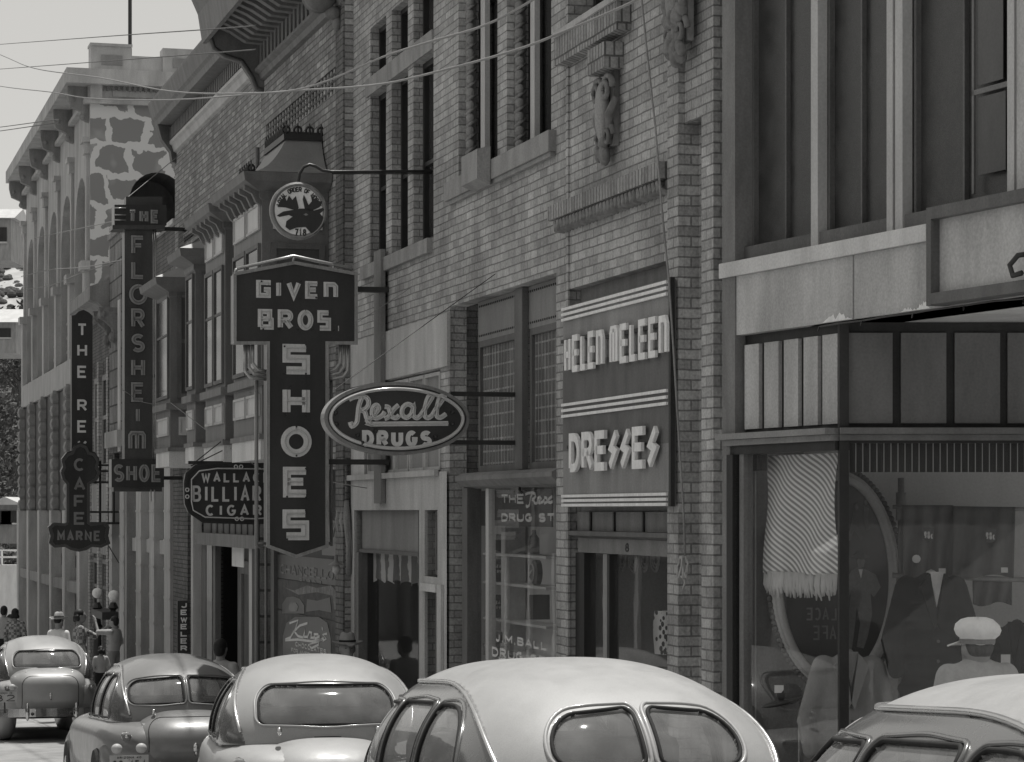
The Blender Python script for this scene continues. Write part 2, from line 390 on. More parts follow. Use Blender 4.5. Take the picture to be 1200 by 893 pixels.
# ---------------------------------------------------------------- generic windows
def sash(root,u0,u1,z0,z1,y,fr='wood_mid',pane='pane_dark',fw=.05,rail=None,mull=0,d=.05,name='window'):
    mb=MB()
    mb.box(u0,u0+fw,y,y+d,z0,z1).box(u1-fw,u1,y,y+d,z0,z1).box(u0+fw,u1-fw,y,y+d,z0,z0+fw).box(u0+fw,u1-fw,y,y+d,z1-fw,z1)
    for k in range(mull):
        c=u0+(u1-u0)*(k+1)/(mull+1); mb.box(c-fw*.3,c+fw*.3,y+.004,y+d-.004,z0+fw,z1-fw)
    if rail: 
        for r_ in (rail if isinstance(rail,(list,tuple)) else [rail]): mb.box(u0+fw,u1-fw,y+.008,y+d-.008,r_-fw*.35,r_+fw*.35)
    w=mb.build(name,M[fr],root)
    p=MB().quad((u0+fw*.5,y+d*.6,z0+fw*.5),(u1-fw*.5,y+d*.6,z0+fw*.5),(u1-fw*.5,y+d*.6,z1-fw*.5),(u0+fw*.5,y+d*.6,z1-fw*.5)).build('pane',M[pane],w)
    return w
def sash_side(root,u,y0,y1,z0,z1,fr='wood_mid',pane='pane_dark',fw=.05,rail=None,d=.03,name='window'):
    mb=MB(); u2=u+d
    mb.box(u,u2,y0,y0+fw,z0,z1).box(u,u2,y1-fw,y1,z0,z1).box(u,u2,y0+fw,y1-fw,z0,z0+fw).box(u,u2,y0+fw,y1-fw,z1-fw,z1)
    if rail: mb.box(u+.004,u2-.004,y0+fw,y1-fw,rail-fw*.4,rail+fw*.4)
    w=mb.build(name,M[fr],root)
    MB().quad((u+.012,y0+fw*.5,z0+fw*.5),(u+.012,y1-fw*.5,z0+fw*.5),(u+.012,y1-fw*.5,z1-fw*.5),(u+.012,y0+fw*.5,z1-fw*.5)).build('pane',M[pane],w)
    return w
# ================================================================ BUFF BRICK BLOCK (x 414..836)
U0=U(414); U1=U(836)
bb=thing('brick_building','long buff brick building of tall recessed windows above the drug store and dress shop','building',(U0,0,-3.4))
W1=[(U(434),U(452.5)),(U(459),U(478)),(U(484.5),U(508))]
W2=[(U(537.5),U(583)),(U(594),U(646))]
ops=[]
for a,b in W1: ops+= [(a,b,2.76,4.65,.1),(a,b,4.85,5.4,.1)]
for a,b in W2: ops.append((a,b,3.21,6.6,.25))
ops.append((U(668),U(738),3.95,6.4,.25))
ops.append((U(430),U(516),.4,1.42,.06))
ops.append((U(418),U(494.5),-3.6,.02,.12))
ops.append((U(501),U(516),-.65,.02,.12)); ops.append((U(501),U(516),-3.6,-.8,.12))
ops.append((U(527),U(652),-3.8,2.01,.17))
ops.append((U(667),U(785),-3.8,1.84,.10))
ops.append((U(802),U(822),-3.8,2.78,.11))
mb=MB(); wall_open(mb,U0,U1,-3.9,7.6,ops)
mb.quad((U1,0,-3.9),(U1,1.,-3.9),(U1,1.,7.6),(U1,0,7.6)); mb.quad((U0,0,-3.9),(U0,0,7.6),(U0,9,7.6),(U0,9,-3.9)); mb.quad((U0,0,7.6),(U1,0,7.6),(U1,9,7.6),(U0,9,7.6))
mb.quad((U1,9,-3.9),(U0,9,-3.9),(U0,9,7.6),(U1,9,7.6)); mb.quad((U1,1,1.),(U1,9,1.),(U1,9,7.6),(U1,1,7.6))
mb.quad((U(802),.11,-3.8),(U(822),.11,-3.8),(U(822),.11,2.78),(U(802),.11,2.78))
# thin vertical joint pilaster in front of window 2 right
mb.box(U(789),U(802),-.045,-.002,-3.9,7.5)
mb.build('wall',M['brick_buff'],bb)
# string course, sills
MB().box(U(430),U(508),-.02,.09,4.652,4.848).build('string_course',M['stone'],bb)
MB().box(U(428),U(507),-.06,.09,2.61,2.758).build('sill',M['stone'],bb)
s=MB().box(U(528),U(652),-.07,.2,3.03,3.208); s.box(U(530),U(651),-.045,-.002,2.99,3.028); s.build('sill',M['stone'],bb)
MB().prof([(-.2,3.03),(-.2,3.3),(-.075,3.33),(-.075,2.98)],U(565),U(584)).build('corbel_block',M['stone'],bb)
for a,b in W1:
    sash(bb,a+.0,b,2.76,4.65,.1,'wood_dark','pane_dark',.06,3.6,d=.09)
    sash(bb,a,b,4.85,5.4,.1,'wood_dark','pane_dark',.05,d=.09)
for a,b in W2:
    # spiral ornamented colonnette in the jamb
    c=a+.02; mb=MB()
    mb.box(a+.002,a+.05,.07,.16,3.21,6.6)
    z=3.3
    while z<6.5:
        mb.ell((a+.06,.1,z),(.05,.045,.05),8,6); mb.tube([(a+.05,.04+.02,z+.03),(a+.09,.1,z+.07),(a+.05,.16,z+.11)],.018,5); z+=.125
    mb.build('colonnette',M['stone'],bb,smooth=True)
    sash(bb,a+.002,b-.002,3.21,6.6,.2,'wood_dark','pane_dark',.08,4.9,d=.09)
    xa_=568 if a<U(590) else 626.5
    MB().box(U(xa_,.19),U(xa_+5,.19),.15,.199,3.21,6.6).build('mullion',M['wood_pale'],bb)
sash(bb,U(668),U(738),3.95,6.4,.2,'wood_dark','pane_dark',.08,5.1,d=.06)
# projecting pilaster seam at 666 and soldier ledge
MB().box(U(666),U(668),-.02,-.001,-3.8,7.4).build('wall_seam',M['brick_buff'],bb)
s=MB().box(U(666),U(740),-.12,-.002,3.68,3.9).build('soldier_course',M['brick_soldier'],bb)
MB().box(U(666),U(741),-.14,.18,3.9,3.948).build('sill',M['stone_pale'],bb)
MB().box(U(742),U(836),-.09,-.047,4.0,4.35).build('soldier_course',M['brick_soldier'],bb)
MB().box(U(655),U(787),-.1,-.002,2.43,2.55).build('soldier_course',M['brick_soldier'],bb)
# twisted rope moulding
mb=MB(); a=U(661); b=U(787); n=30
for k in range(n):
    c=a+(b-a)*(k+.5)/n; w=(b-a)/n
    mb.tube([(c-w*.5,-.02,2.40),(c-w*.3,-.075,2.395),(c+w*.2,-.085,2.34),(c+w*.5,-.02,2.32)],[.018,.03,.03,.018],6)
mb.box(a,b,-.03,-.002,2.32,2.42); mb.build('rope_moulding',M['terracotta'],bb,smooth=False)
# carved brackets
def scroll(mb,c,r,w,turns=1.6):
    pts=[];rr=[]
    for k in range(26):
        t=k/25; a=t*turns*2*PI; q=r*(1-.8*t); pts.append((c[0]+q*math.cos(a),c[1]-w*(.3+.5*t),c[2]+q*math.sin(a))); rr.append(r*.24*(1-.35*t))
    mb.tube(pts,rr,7)
def cartouche(uc,z1,z0,yb,sc_,grp):
    h=z1-z0; 
    o=thing('carved_bracket','terracotta scroll bracket with a long oval shield on the buff brick wall' if grp==0 else 'leafy terracotta ornament at the top edge beside the corner pilaster','ornament',(uc,yb,z0))
    if grp==0: MB().box(uc-.2*sc_,uc+.24*sc_,yb-.16,yb-.002,z1-.2,z1).build('cap_block',M['brick_soldier'],o)
    mb=MB(); zt=z1-(.2 if grp==0 else 0)
    MB().box(uc-.12*sc_,uc+.14*sc_,yb-.05,yb-.003,z0+.12,zt).build('backing',M['terracotta'],o)
    for sgn in (-1,1):
        scroll(mb,(uc+sgn*.12*sc_,yb-.06,zt-.14),.11*sc_,.09)
        scroll(mb,(uc+sgn*.11*sc_,yb-.05,z0+.2),.09*sc_,.08)
        mb.tube([(uc+sgn*.2*sc_,yb-.05,zt-.22),(uc+sgn*.17*sc_,yb-.1,(zt+z0)/2),(uc+sgn*.08*sc_,yb-.06,z0+.14)],[.03,.035,.02],6)
    for k in range(9):
        a=random.uniform(-.13,.13)*sc_; mb.ell((uc+a,yb-.09,z0+.05+.12*random.random()),(.035,.04,.05),8,6)
    mb.ell((uc,yb-.08,z0+.06),(.06,.05,.09),8,6)
    mb.build('scrollwork',M['terracotta'],o,smooth=True)
    mb=MB(); mb.ell((uc,yb-.1,(zt+z0)/2+.04),(.085*sc_,.06,.27*h),14,10); mb.build('shield',M['stone'],o,smooth=True)
    if grp: 
        mb=MB()
        for k in range(46):
            t=random.random(); a=random.uniform(-.24,.24)*(.35+.65*t)*sc_; mb.ell((uc+a,yb-.05-.06*random.random(),z0+t*h),(.05,.05,.07),8,5,Matrix.Rotation(random.uniform(-1,1),3,'Y'))
        mb.build('foliage_carving',M['terracotta'],o,smooth=True)
cartouche(U(720),3.62,2.72,0.,1.,0)
cartouche(U(812),4.05,3.2,-.045,1.1,1)
# --- stucco panel and ground floor of the left shop
mb=MB(); wall_open(mb,U0+.003,U(527),-3.7,.4,[(U(418),U(494.5),-3.6,.02),(U(501),U(516),-.65,.02),(U(501),U(516),-3.6,-.8)],-.03,.14)
mb.box(U0+.003,U(528),-.035,-.002,1.43,1.95); mb.box(U0+.003,U(430),-.03,-.002,.4,1.42)
mb.build('stucco_facing',M['stucco'],bb)
for k in range(5):
    a=U(430)+(U(516)-U(430))*k/5; b=U(430)+(U(516)-U(430))*(k+1)/5-.03
    sash(bb,a+.01,b,.42,1.4,.0,'wood_pale','stucco_grey',.035)
MB().box(U0,U(518),-.08,-.037,.36,.42).build('ledge',M['stone_pale'],bb)
MB().box(U(418.5),U(491),.06,.1,-.42,.018).build('blank_panel',M['stucco_grey'],bb)
MB().box(U(418.5),U(494),.02,.12,-.46,-.42).build('transom_bar',M['wood_mid'],bb)
MB().box(U(491.3),U(494.4),-.01,.14,-3.6,.018).build('post',M['wood_dark'],bb)
MB().box(U(418.2),U(421),-.01,.1,-3.6,-.46).build('post',M['wood_grey'],bb)
MB().box(U(498),U(517),-.06,-.032,-.8,-.72).build('ledge',M['stucco_light'],bb)
sash(bb,U(501),U(516),-.64,.01,.08,'wood_grey','pane_screen',.05)
sash(bb,U(501),U(516),-3.5,-.81,.08,'wood_grey','pane_screen',.05)
# window glass & room
def shopwin(root,u0,u1,z0,z1,y,mat='shop_glass',name='window_glass'):
    return MB().quad((u0,y,z0),(u1,y,z0),(u1,y,z1),(u0,y,z1)).build(name,M[mat],root,recalc=False)
shopwin(bb,U(421),U(491),-2.9,-.46,.09,'dim_glass')
MB().box(U(418),U(494),.07,.12,-3.6,-2.9).build('bulkhead',M['wood_mid'],bb)
def room(root,u0,u1,y0,y1,z0,z1,mat='room_dark',name='room_shell'):
    mb=MB(); mb.quad((u0,y1,z0),(u1,y1,z0),(u1,y1,z1),(u0,y1,z1)).quad((u0,y0,z0),(u0,y1,z0),(u0,y1,z1),(u0,y0,z1)).quad((u1,y0,z0),(u1,y0,z1),(u1,y1,z1),(u1,y1,z0)).quad((u0,y0,z0),(u1,y0,z0),(u1,y1,z0),(u0,y1,z0)).quad((u0,y0,z1),(u0,y1,z1),(u1,y1,z1),(u1,y0,z1))
    return mb.build(name,M[mat],root,recalc=False)
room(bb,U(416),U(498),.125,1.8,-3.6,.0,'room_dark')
MB().box(U(430),U(452),.9,.95,-3.6,-.5).build('door_panel',M['wood_dark'],bb)
# striped awning valance inside that window
def cloth(name,u0,u1,z0,z1,y,mat,amp=.03,waves=9,nz=10,parent=None,frame=FA,scal=0.,nu=80,lean=0.):
    mb=MB(); mb.uv=[]
    for j in range(nz+1):
        for i in range(nu+1):
            t=i/nu; s_=j/nz; zb=z0+scal*abs(math.sin(t*PI*6))
            zz=z1+(zb-z1)*s_; mb.v.append((u0+(u1-u0)*t,y+amp*math.sin(t*waves*2*PI+.8*math.sin(t*17))*(.3+s_)-lean*s_,zz)); mb.uv.append((t,s_))
    for j in range(nz):
        for i in range(nu):
            a=j*(nu+1)+i; mb.f.append((a,a+1,a+nu+2,a+nu+1))
    return mb.build(name,mat,parent,frame,smooth=True)
stripes('awning_stripe',.85,.2,6.5,wob=.25,duty=.4)
v=tag(cloth('striped_valance',U(421.5),U(490),-.8,-.47,.16,M['awning_stripe'],.02,7,scal=.05),'short striped cloth valance hung inside the shop window behind the man in the fedora','valance')
t=tag(MB().box(U(518.5),U(523.5),-.06,-.032,-3.3,-.72).build('door_jamb_board',M['wood_pale'],None,FA),'narrow pale weathered board standing against the brick pilaster left of the drug store','board')
# --- drug store front
yd=.13
MB().box(U(545),U(652),yd,yd+.05,1.63,2.005).build('riveted_lintel',M['metal_grey'],bb)
mb=MB()
for zz in (1.68,1.96):
    n=46
    for k in range(n): mb.ell((U(546)+(U(651)-U(546))*(k+.5)/n,yd-.003,zz),(.012,.008,.012),6,4)
mb.build('rivets',M['metal_dark'],bb)
MB().box(U(594),U(603),yd-.06,yd-.004,.38,2.0).build('mullion',M['wood_mid'],bb)
# prism glass
t_=NT('prism_glass'); co=t_.node('ShaderNodeTexCoord'); br=t_.node('ShaderNodeTexBrick',offset=0.); sx=t_.node('ShaderNodeSeparateXYZ'); cb=t_.node('ShaderNodeCombineXYZ')
t_.lk(co.outputs['Object'],sx.inputs[0]); t_.lk(sx.outputs[0],cb.inputs[0]); t_.lk(sx.outputs[2],cb.inputs[1]); t_.lk(cb.outputs[0],br.inputs['Vector'])
br.inputs['Scale'].default_value=1; br.inputs['Brick Width'].default_value=.105; br.inputs['Row Height'].default_value=.115; br.inputs['Mortar Size'].default_value=.009
br.inputs['Color1'].default_value=g(.09); br.inputs['Color2'].default_value=g(.13); br.inputs['Mortar'].default_value=g(.24)
n_=t_.node('ShaderNodeTexNoise'); n_.inputs['Scale'].default_value=1.; mp=t_.node('ShaderNodeMapping'); mp.inputs['Scale'].default_value=(40,40,2); t_.lk(co.outputs['Object'],mp.inputs[0]); t_.lk(mp.outputs[0],n_.inputs['Vector'])
t_.lk(t_.mul(br.outputs['Color'],t_.ramp(n_.outputs[0],.35,.6,.72,1.7)),t_.b.inputs['Base Color']); t_.b.inputs['Roughness'].default_value=.25
wv=t_.node('ShaderNodeTexWave'); wv.inputs['Scale'].default_value=22; t_.lk(co.outputs['Object'],wv.inputs['Vector']); bu=t_.node('ShaderNodeBump'); bu.inputs['Strength'].default_value=.5; bu.inputs['Distance'].default_value=.01
t_.lk(wv.outputs['Fac'],bu.inputs['Height']); t_.lk(bu.outputs[0],t_.b.inputs['Normal']); M['prism_glass']=t_.m
for a,b in ((545,595),(604,652)):
    sash(bb,U(a)+.01,U(b)-.003,.38,1.63,yd,'wood_mid','prism_glass',.06,d=.05,name='prism_transom')
MB().prof([(yd,.38),(.02,.37),(-.04,.34),(-.04,.30),(.03,.24),(yd,.22)],U(538),U(652)-.002).build('ledge',M['wood_grey'],bb)
MB().box(U(538),U(544),yd-.1,yd+.04,-3.6,.23).build('post',M['wood_mid'],bb)
MB().box(U(557),U(560.5),yd-.03,yd+.04,-3.6,.22).build('post',M['wood_pale'],bb)
MB().box(U(646.5),U(651.5),yd-.03,yd+.04,-3.6,.22).build('post',M['wood_mid'],bb)
shopwin(bb,U(544),U(557),-2.6,.22,yd); shopwin(bb,U(560.6),U(646.4),-2.6,.22,yd,'shop_glass')
MB().box(U(544),U(646),yd-.01,yd+.06,-3.6,-2.6).build('bulkhead',M['wood_dark'],bb)
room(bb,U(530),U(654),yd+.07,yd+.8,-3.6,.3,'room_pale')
# sign band behind the glass
sg=MB().box(U(561,yd+.05),U(649,yd+.05),yd+.03,yd+.045,-.13,.2).build('store_sign',M['enamel_dark'],None,FA)
tag(sg,'dark lettered board reading the Rexall drug store inside the top of the shop window','sign')
mb=MB(); f=fA(yd+.03)
ya=yd+.03; lx=lambda x:U(x,ya); lz=lambda x,y:Z(x,y,ya)
letters(mb,'THE',lx(588),lx(614),.075,.165,.02,f,.0,.004)
letters(mb,'DRUG ST',lx(588),lx(650),-.09,-.01,.022,f,.0,.004)
# small script word
RX=[[(0,.75),(.05,.95),(.25,1),(.3,.8),(.2,.55),(.08,.5),(.22,.5),(.3,.25),(.42,.2)],[(.17,1),(.12,.5),(.05,.1),(-.02,.05)]]
for pl in [[(108,525),(122,518),(150,514),(168,522),(172,540),(162,555),(148,560)],[(150,518),(140,548),(137,575),(133,600),(118,612),(112,598)],[(148,560),(160,566),(166,585),(176,588),(190,575)],[(190,575),(205,555),(198,543),(186,552),(184,575),(196,586),(215,578),(225,565)],[(225,548),(238,552),(246,578),(262,585),(272,576)],[(270,543),(255,556),(238,580),(224,588)]]:
    mb.ribbon([(lx(616)+(lx(648)-lx(616))*(p[0]-108)/166,.055+.12*(604-p[1])/92) for p in pl],.024,f,0,.004)
mb.build('lettering',M['letter_pale'],sg)
# shelves with goods
yb=yd+.3
sh=thing('display_shelves','wooden display shelves filling the drug store window','shelf',(U(600),yb,-2.6))
xs0,xs1=U(553,yb),U(655,yb)
mb=MB()
for yy in (650,684,727,763):
    z=Z(600,yy,yb); mb.box(xs0,xs1,yb-.12,yb+.12,z-.012,z+.012)
mb.build('shelf_board',M['wood_pale'],sh)
mb=MB(); mb.box(U(599,yb),U(604,yb),yb-.1,yb+.1,-2.6,.0); mb.build('upright',M['wood_pale'],sh)
MB().box(xs0,xs1,yb+.125,yb+.14,-2.6,.15).build('back_board',M['blind_light'],sh)
def item(name,label,cat,x,y0,y1,w,mat,txt=True,grp=None,ang=.15):
    u=U(x,yb-.05); za=Z(x,y1,yb-.05); zb=Z(x,y0,yb-.05)
    yc_=yb-.02; w=min(w,.19); o=MB().box(u-.03,u,yc_-w/2,yc_+w/2,za,zb).build(name,M[mat],None,FA); tag(o,label,cat,grp); fb=fS(u)
    if txt:
        mb=MB(); letters(mb,txt,yc_-w*.36,yc_+w*.1,za+(zb-za)*.62,za+(zb-za)*.76,.009,fb,0.001,.003); letters(mb,'COVERS',yc_-w*.36,yc_+w*.36,za+(zb-za)*.42,za+(zb-za)*.55,.009,fb,.001,.003); mb.build('lettering',M['letter_pale'],o)
    return o
item('book','dark boxed book lettered in white on the middle drug store shelf','book',584,655,683,.24,'enamel_dark','SEAT')
item('book','dark boxed book lettered in white on the lower drug store shelf','book',583,697,726,.25,'enamel_dark','SEAT')
item('framed_card','small framed card on the top drug store shelf','card',588,626,649,.2,'wood_mid',None)
item('framed_card','dark framed picture on the lower right drug store shelf','picture',629,697,726,.26,'wood_dark',None)
u=U(627,yb-.1); z=Z(627,671,yb-.1)
hb=thing('round_clock','round dark object with a pale ring on the middle right shelf','clock',(u,yb-.1,z-.12))
MB().lathe((u,yb-.13,z),[(0.001,0),(.09,0),(.115,.02),(.115,.07),(.001,.08)],24,'Y').build('case',M['enamel_dark'],hb,smooth=False)
mb=MB(); mb.tube([(u+.08*math.cos(a*PI/12),yb-.135,z+.08*math.sin(a*PI/12)) for a in range(24)],.008,5,True); mb.tube([(u-.06,yb-.135,z-.02),(u+.06,yb-.135,z+.03)],.012,5); mb.build('ring',M['silver_trim'],hb)
u=U(626,yb-.05); mb=MB().lathe((u,yb-.05,Z(626,649,yb-.05)),[(.05,0),(.05,.14),(.03,.17),(.018,.18),(.018,.22)],14); tag(mb.build('bottle',M['enamel_mid'],None,FA,smooth=True),'dark bottle standing on the top drug store shelf','bottle')
# jars at the bottom of the window
for k,(x,y) in enumerate(((574,742),(584,741),(571,754),(581,755),(591,754))):
    u=U(x,yb-.2); z=Z(x,y,yb-.2); j=thing('jar','squat lidded jar stacked behind the lower window lettering','jar',(u,yb-.2,z-.1),group='jars in the drug store window')
    MB().lathe((u,yb-.2,z-.11),[(.001,0),(.04,0),(.04,.085),(.001,.085)],12).build('glass_body',M['curtain'],j,smooth=False); MB().lathe((u,yb-.2,z-.023),[(.043,0),(.043,.025),(.001,.025)],12).build('lid',M['silver_trim'],j)

mb=MB(); f=fA(yd-.001); lx=lambda x:U(x,yd); 
letters(mb,'J.M.BALL',lx(581),lx(641),Z(610,757,yd),Z(610,747,yd),.02,f,0,.003,gap=.35)
letters(mb,'DRUG ST.',lx(577),lx(645),Z(610,776,yd),Z(610,764,yd),.022,f,0,.003,gap=.35)
tag(mb.build('window_lettering',M['letter_pale'],None,FA),'white painted name J.M. Ball on the lower drug store window glass','lettering')
# --- dress shop front (recess .22)
yh=.09
MB().box(U(668),U(785),yh,yh+.04,.0,1.838).build('blank_panel',M['wood_grey'],bb)
mb=MB()
MB().box(U(668)+.004,U(785)-.003,yh-.03,yh-.002,-.16,.0).build('transom_panel',M['wood_grey'],bb)
for x in (684,711.5,745.5): mb.box(U(x),U(x+1.6),yh-.045,yh-.032,-.16,.0)
mb.build('batten',M['wood_dark'],bb)
MB().prof([(yh,-.15),(-.02,-.155),(-.02,-.19),(.03,-.21),(yh,-.21)],U(668)+.003,U(785)-.003).build('ledge',M['wood_mid'],bb)
MB().box(U(672),U(785)-.003,yh-.05,yh+.02,-.33,-.212).build('lintel',M['wood_grey'],bb)
mb=MB(); letters(mb,'8',U(727),U(731.5),-.31,-.24,.014,fA(yh-.05),0,.004); mb.build('house_number',M['wood_dark'],bb)
MB().box(U(669),U(679),yh-.05,yh+.05,-3.7,-.335).build('post',M['wood_dark'],bb)
MB().box(U(699),U(704),yh-.035,yh+.03,-3.7,-.335).build('post',M['silver_trim'],bb)
MB().box(U(704.2),U(707),yh-.04,yh+.03,-3.7,-.335).build('post',M['wood_dark'],bb)
MB().box(U(775),U(778.5),yh-.035,yh+.03,-3.7,-.335).build('post',M['silver_trim'],bb); MB().box(U(778.7),U(784.5),yh-.05,yh+.03,-3.7,-.335).build('post',M['wood_mid'],bb)
shopwin(bb,U(679),U(699),-2.7,-.335,yh); shopwin(bb,U(707),U(775),-2.7,-.335,yh)
MB().box(U(679),U(775),yh-.01,yh+.03,-3.7,-2.7).build('bulkhead',M['wood_dark'],bb)
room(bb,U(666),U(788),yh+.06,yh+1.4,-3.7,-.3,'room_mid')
# pleated hanging and spotted dress
yc=yh+.35
mb=MB()
for k in range(5):
    x=716+k*13; u=U(x,yc); z=Z(x,655,yc); 
    for q in range(3): mb.tube([(u+.1*(1-q*.28)*math.cos(a*PI/9),yc+.005*q,z+.1*(1-q*.28)*math.sin(a*PI/9)) for a in range(18)],.012,5,True)
tag(mb.build('paper_garland',M['curtain'],None,FA),'pale garland of ringed discs across the top of the dress shop window','garland')
t_=NT('spotted'); co=t_.node('ShaderNodeTexCoord'); vo=t_.node('ShaderNodeTexVoronoi'); vo.inputs['Scale'].default_value=19; t_.lk(co.outputs['Object'],vo.inputs['Vector']); t_.lk(t_.ramp(vo.outputs['Distance'],.38,.02,.44,.6),t_.b.inputs['Base Color']); M['spotted']=t_.m
u=U(771,yc-.2); za=Z(771,767,yc-.2); zb=Z(771,716,yc-.2)
mb=MB()
for k in range(9):
    t=k/8; mb.v+=[(u-.08-.03*math.sin(t*4)-.02*t,yc-.2,zb+(za-zb)*t),(u+.06,yc-.2+.05,zb+(za-zb)*t),(u+.06,yc-.08,zb+(za-zb)*t),(u-.08-.02*t,yc-.1,zb+(za-zb)*t)]
for k in range(8):
    for q in range(4): mb.f.append((4*k+q,4*k+(q+1)%4,4*k+4+(q+1)%4,4*k+4+q))
tag(mb.build('spotted_dress',M['spotted'],None,FA,smooth=True),'white dress with big dark spots hanging at the right of the dress shop window','dress')
# ---------------------------------------------------------------- dress shop sign panel
yp=-.1
lx=lambda x:U(x,yp); lz=lambda x,y:Z(x,y,yp); l2=lambda x:U(x,yp-.05)
zt=lz(783,327); zb=lz(720,594)
ds=thing('shop_sign_panel','big flat dress shop sign board with cut out letters reading Helen Meleen dresses','sign',(lx(720),yp,zb))
MB().box(lx(660),lx(784),yp,yp+.06,zb,zt).build('board',M['sign_board'],ds)
MB().box(lx(660),lx(784.3),yp-.003,yp-.001,(zt+zb)/2-.02-.34,(zt+zb)/2+.34).build('painted_band',M['wood_mid'],ds)
MB().box(lx(784.2),lx(786.5),yp-.004,yp+.028,zb,zt+.01).build('edge_board',M['wood_dark'],ds)
for nm,ys in (('top_stripe',(331,338,345)),('middle_stripe',(458,465.5,473)),('bottom_stripe',(579,585,591))):
    mb=MB()
    for q in ys:
        z=lz(781,q); mb.box(lx(660.5),lx(783.6),yp-.022,yp-.004,z-.011,z+.011)
    mb.build('stripe',M['letter_white'],ds)
mb=MB(); f=fA(yp-.028)
z1=lz(773,371); z0=lz(773,419)
letters(mb,'HELEn',l2(661),l2(706),z0,z1,.05,f,0,.022,gap=.42); letters(mb,'mELEEn',l2(714),l2(781),z0,z1,.05,f,0,.022,gap=.42)
z1=lz(763,499); z0=lz(763,549)
NARROW['s']=.8
NARROW['z']=.75; letters(mb,'DREzzEz',l2(667),l2(770),z0,z1,.066,f,0,.026,gap=.3)
mb.build('lettering',M['letter_white'],ds)
mb=MB()
for x0,x1,y in ((661,704,396),(713,778,388),(668,768,520)):
    z=lz((x0+x1)/2,y); mb.box(lx(x0),lx(x1),yp-.028,yp-.004,z-.014,z+.014)
mb.build('letter_rail',M['wood_dark'],ds)
# rope
pts=[on(x,y,-.12) for x,y in ((752,0),(758,60),(768,150),(776,250),(784,330),(790,420),(796,520),(801,600),(803,655))]
rp=thing('hanging_rope','long rope hanging down the brick wall and knotted in a coil','rope',(pts[-1][0],-.12,pts[-1][1]-.2))
MB().tube([(p[0],-.12,p[1]) for p in pts],.008,6).build('cord',M['stone'],rp,smooth=True)
mb=MB(); u,z=pts[-1]
for k in range(5):
    c=[(u+.05*math.cos(a*PI/8+k)+random.uniform(-.012,.012),-.12-.01*k,z-.06+.07*math.sin(a*PI/8)+random.uniform(-.012,.012)) for a in range(16)]; mb.tube(c,.009,5,True)
mb.tube([(u,-.13,z-.1),(u+.02,-.13,z-.17),(u-.02,-.13,z-.21)],.009,5); mb.build('coil',M['stone_pale'],rp,smooth=True)
# ================================================================ CORNER CLOTHING STORE (frame FH, splay FS)
UH=FH.u; ZH=lambda x,y,yl=0:FH.on(x,y,yl)[1]
a0=UH(851); a1=UH(1330); uc=UH(983)
hb=thing('clothing_store_building','pale painted building at right with big dark upstairs windows and a splayed shop entrance','building',(a0,0,-2.6),frame=FH)
def bh(mb,n,m,**k): return mb.build(n,M[m],hb,**k)
# upper storey: back mass
bh(MB().box(a0-.9,a1,.5,9,1.25,8.),'wall','stucco_grey')
bh(MB().box(a0+.0,UH(866),-.03,.5,-3.,8.),'pier','wood_grey')
bh(MB().box(UH(850),UH(1093.5),-.05,.4,1.6,1.7),'sill','stucco_light')
bh(MB().box(UH(851),UH(1330),-.02,.4,1.2,1.598),'fascia','stucco')
bh(MB().box(UH(1003),UH(1004.2),-.024,-.021,1.2,1.597),'panel_joint','stucco_grey')
for x0,x1,m in ((866,945,1),(954,1033,1),(1054,1173,1),(1198,1290,1)):
    sash(hb,UH(x0),UH(x1),1.73,6.5,.10,'wood_mid','pane_screen',.03,mull=m,d=.06)
    bh(MB().box(UH(x0),UH(x1),.04,.098,1.705,1.80),'window_rail','wood_mid')
for x0,x1 in ((945.5,953.5),(1034,1041),(1044,1052.5),(1175,1183),(1186,1196)):
    bh(MB().box(UH(x0),UH(x1),.03,.1,1.702,6.6),'mullion','wood_pale' if x0!=1186 else 'stucco')
bh(MB().box(UH(1041.2),UH(1043.8),.06,.1,1.702,6.6),'mullion','wood_dark')
bh(MB().box(a0,a1,.0,.5,6.6,8.05),'parapet','stucco_grey')
bh(MB().box(UH(1131),UH(1163),.088,.094,1.95,2.40).box(UH(1131),UH(1160),.088,.094,2.47,2.98),'drawn_blind','enamel_mid')
mb=MB(); rnd=random.Random(5)
for x0,x1,h in ((968,1002,.055),(1058,1078,.03),(1078,1094,.05)):
    n=14; top=[]
    for k in range(n+1):
        x=x0+(x1-x0)*k/n; top.append((UH(x),1.202+h*rnd.uniform(.15,1)*math.sin(PI*(k+.4)/(n+.8))))
    mb.prism([(UH(x1),1.202),(UH(x0),1.202)]+top,-.0235,-.0205,lambda a,b,d:(a,d,b))
bh(mb,'peeling_paint','letter_white')
# inner sash seen through screens
bh(MB().box(UH(1124),UH(1168),.085,.098,3.0,3.03).box(UH(1124),UH(1168),.085,.098,2.42,2.45).box(UH(1124),UH(1126.5),.085,.098,1.85,3.6).box(UH(1166),UH(1168.5),.085,.098,1.85,3.6),'inner_sash','trim_paint')
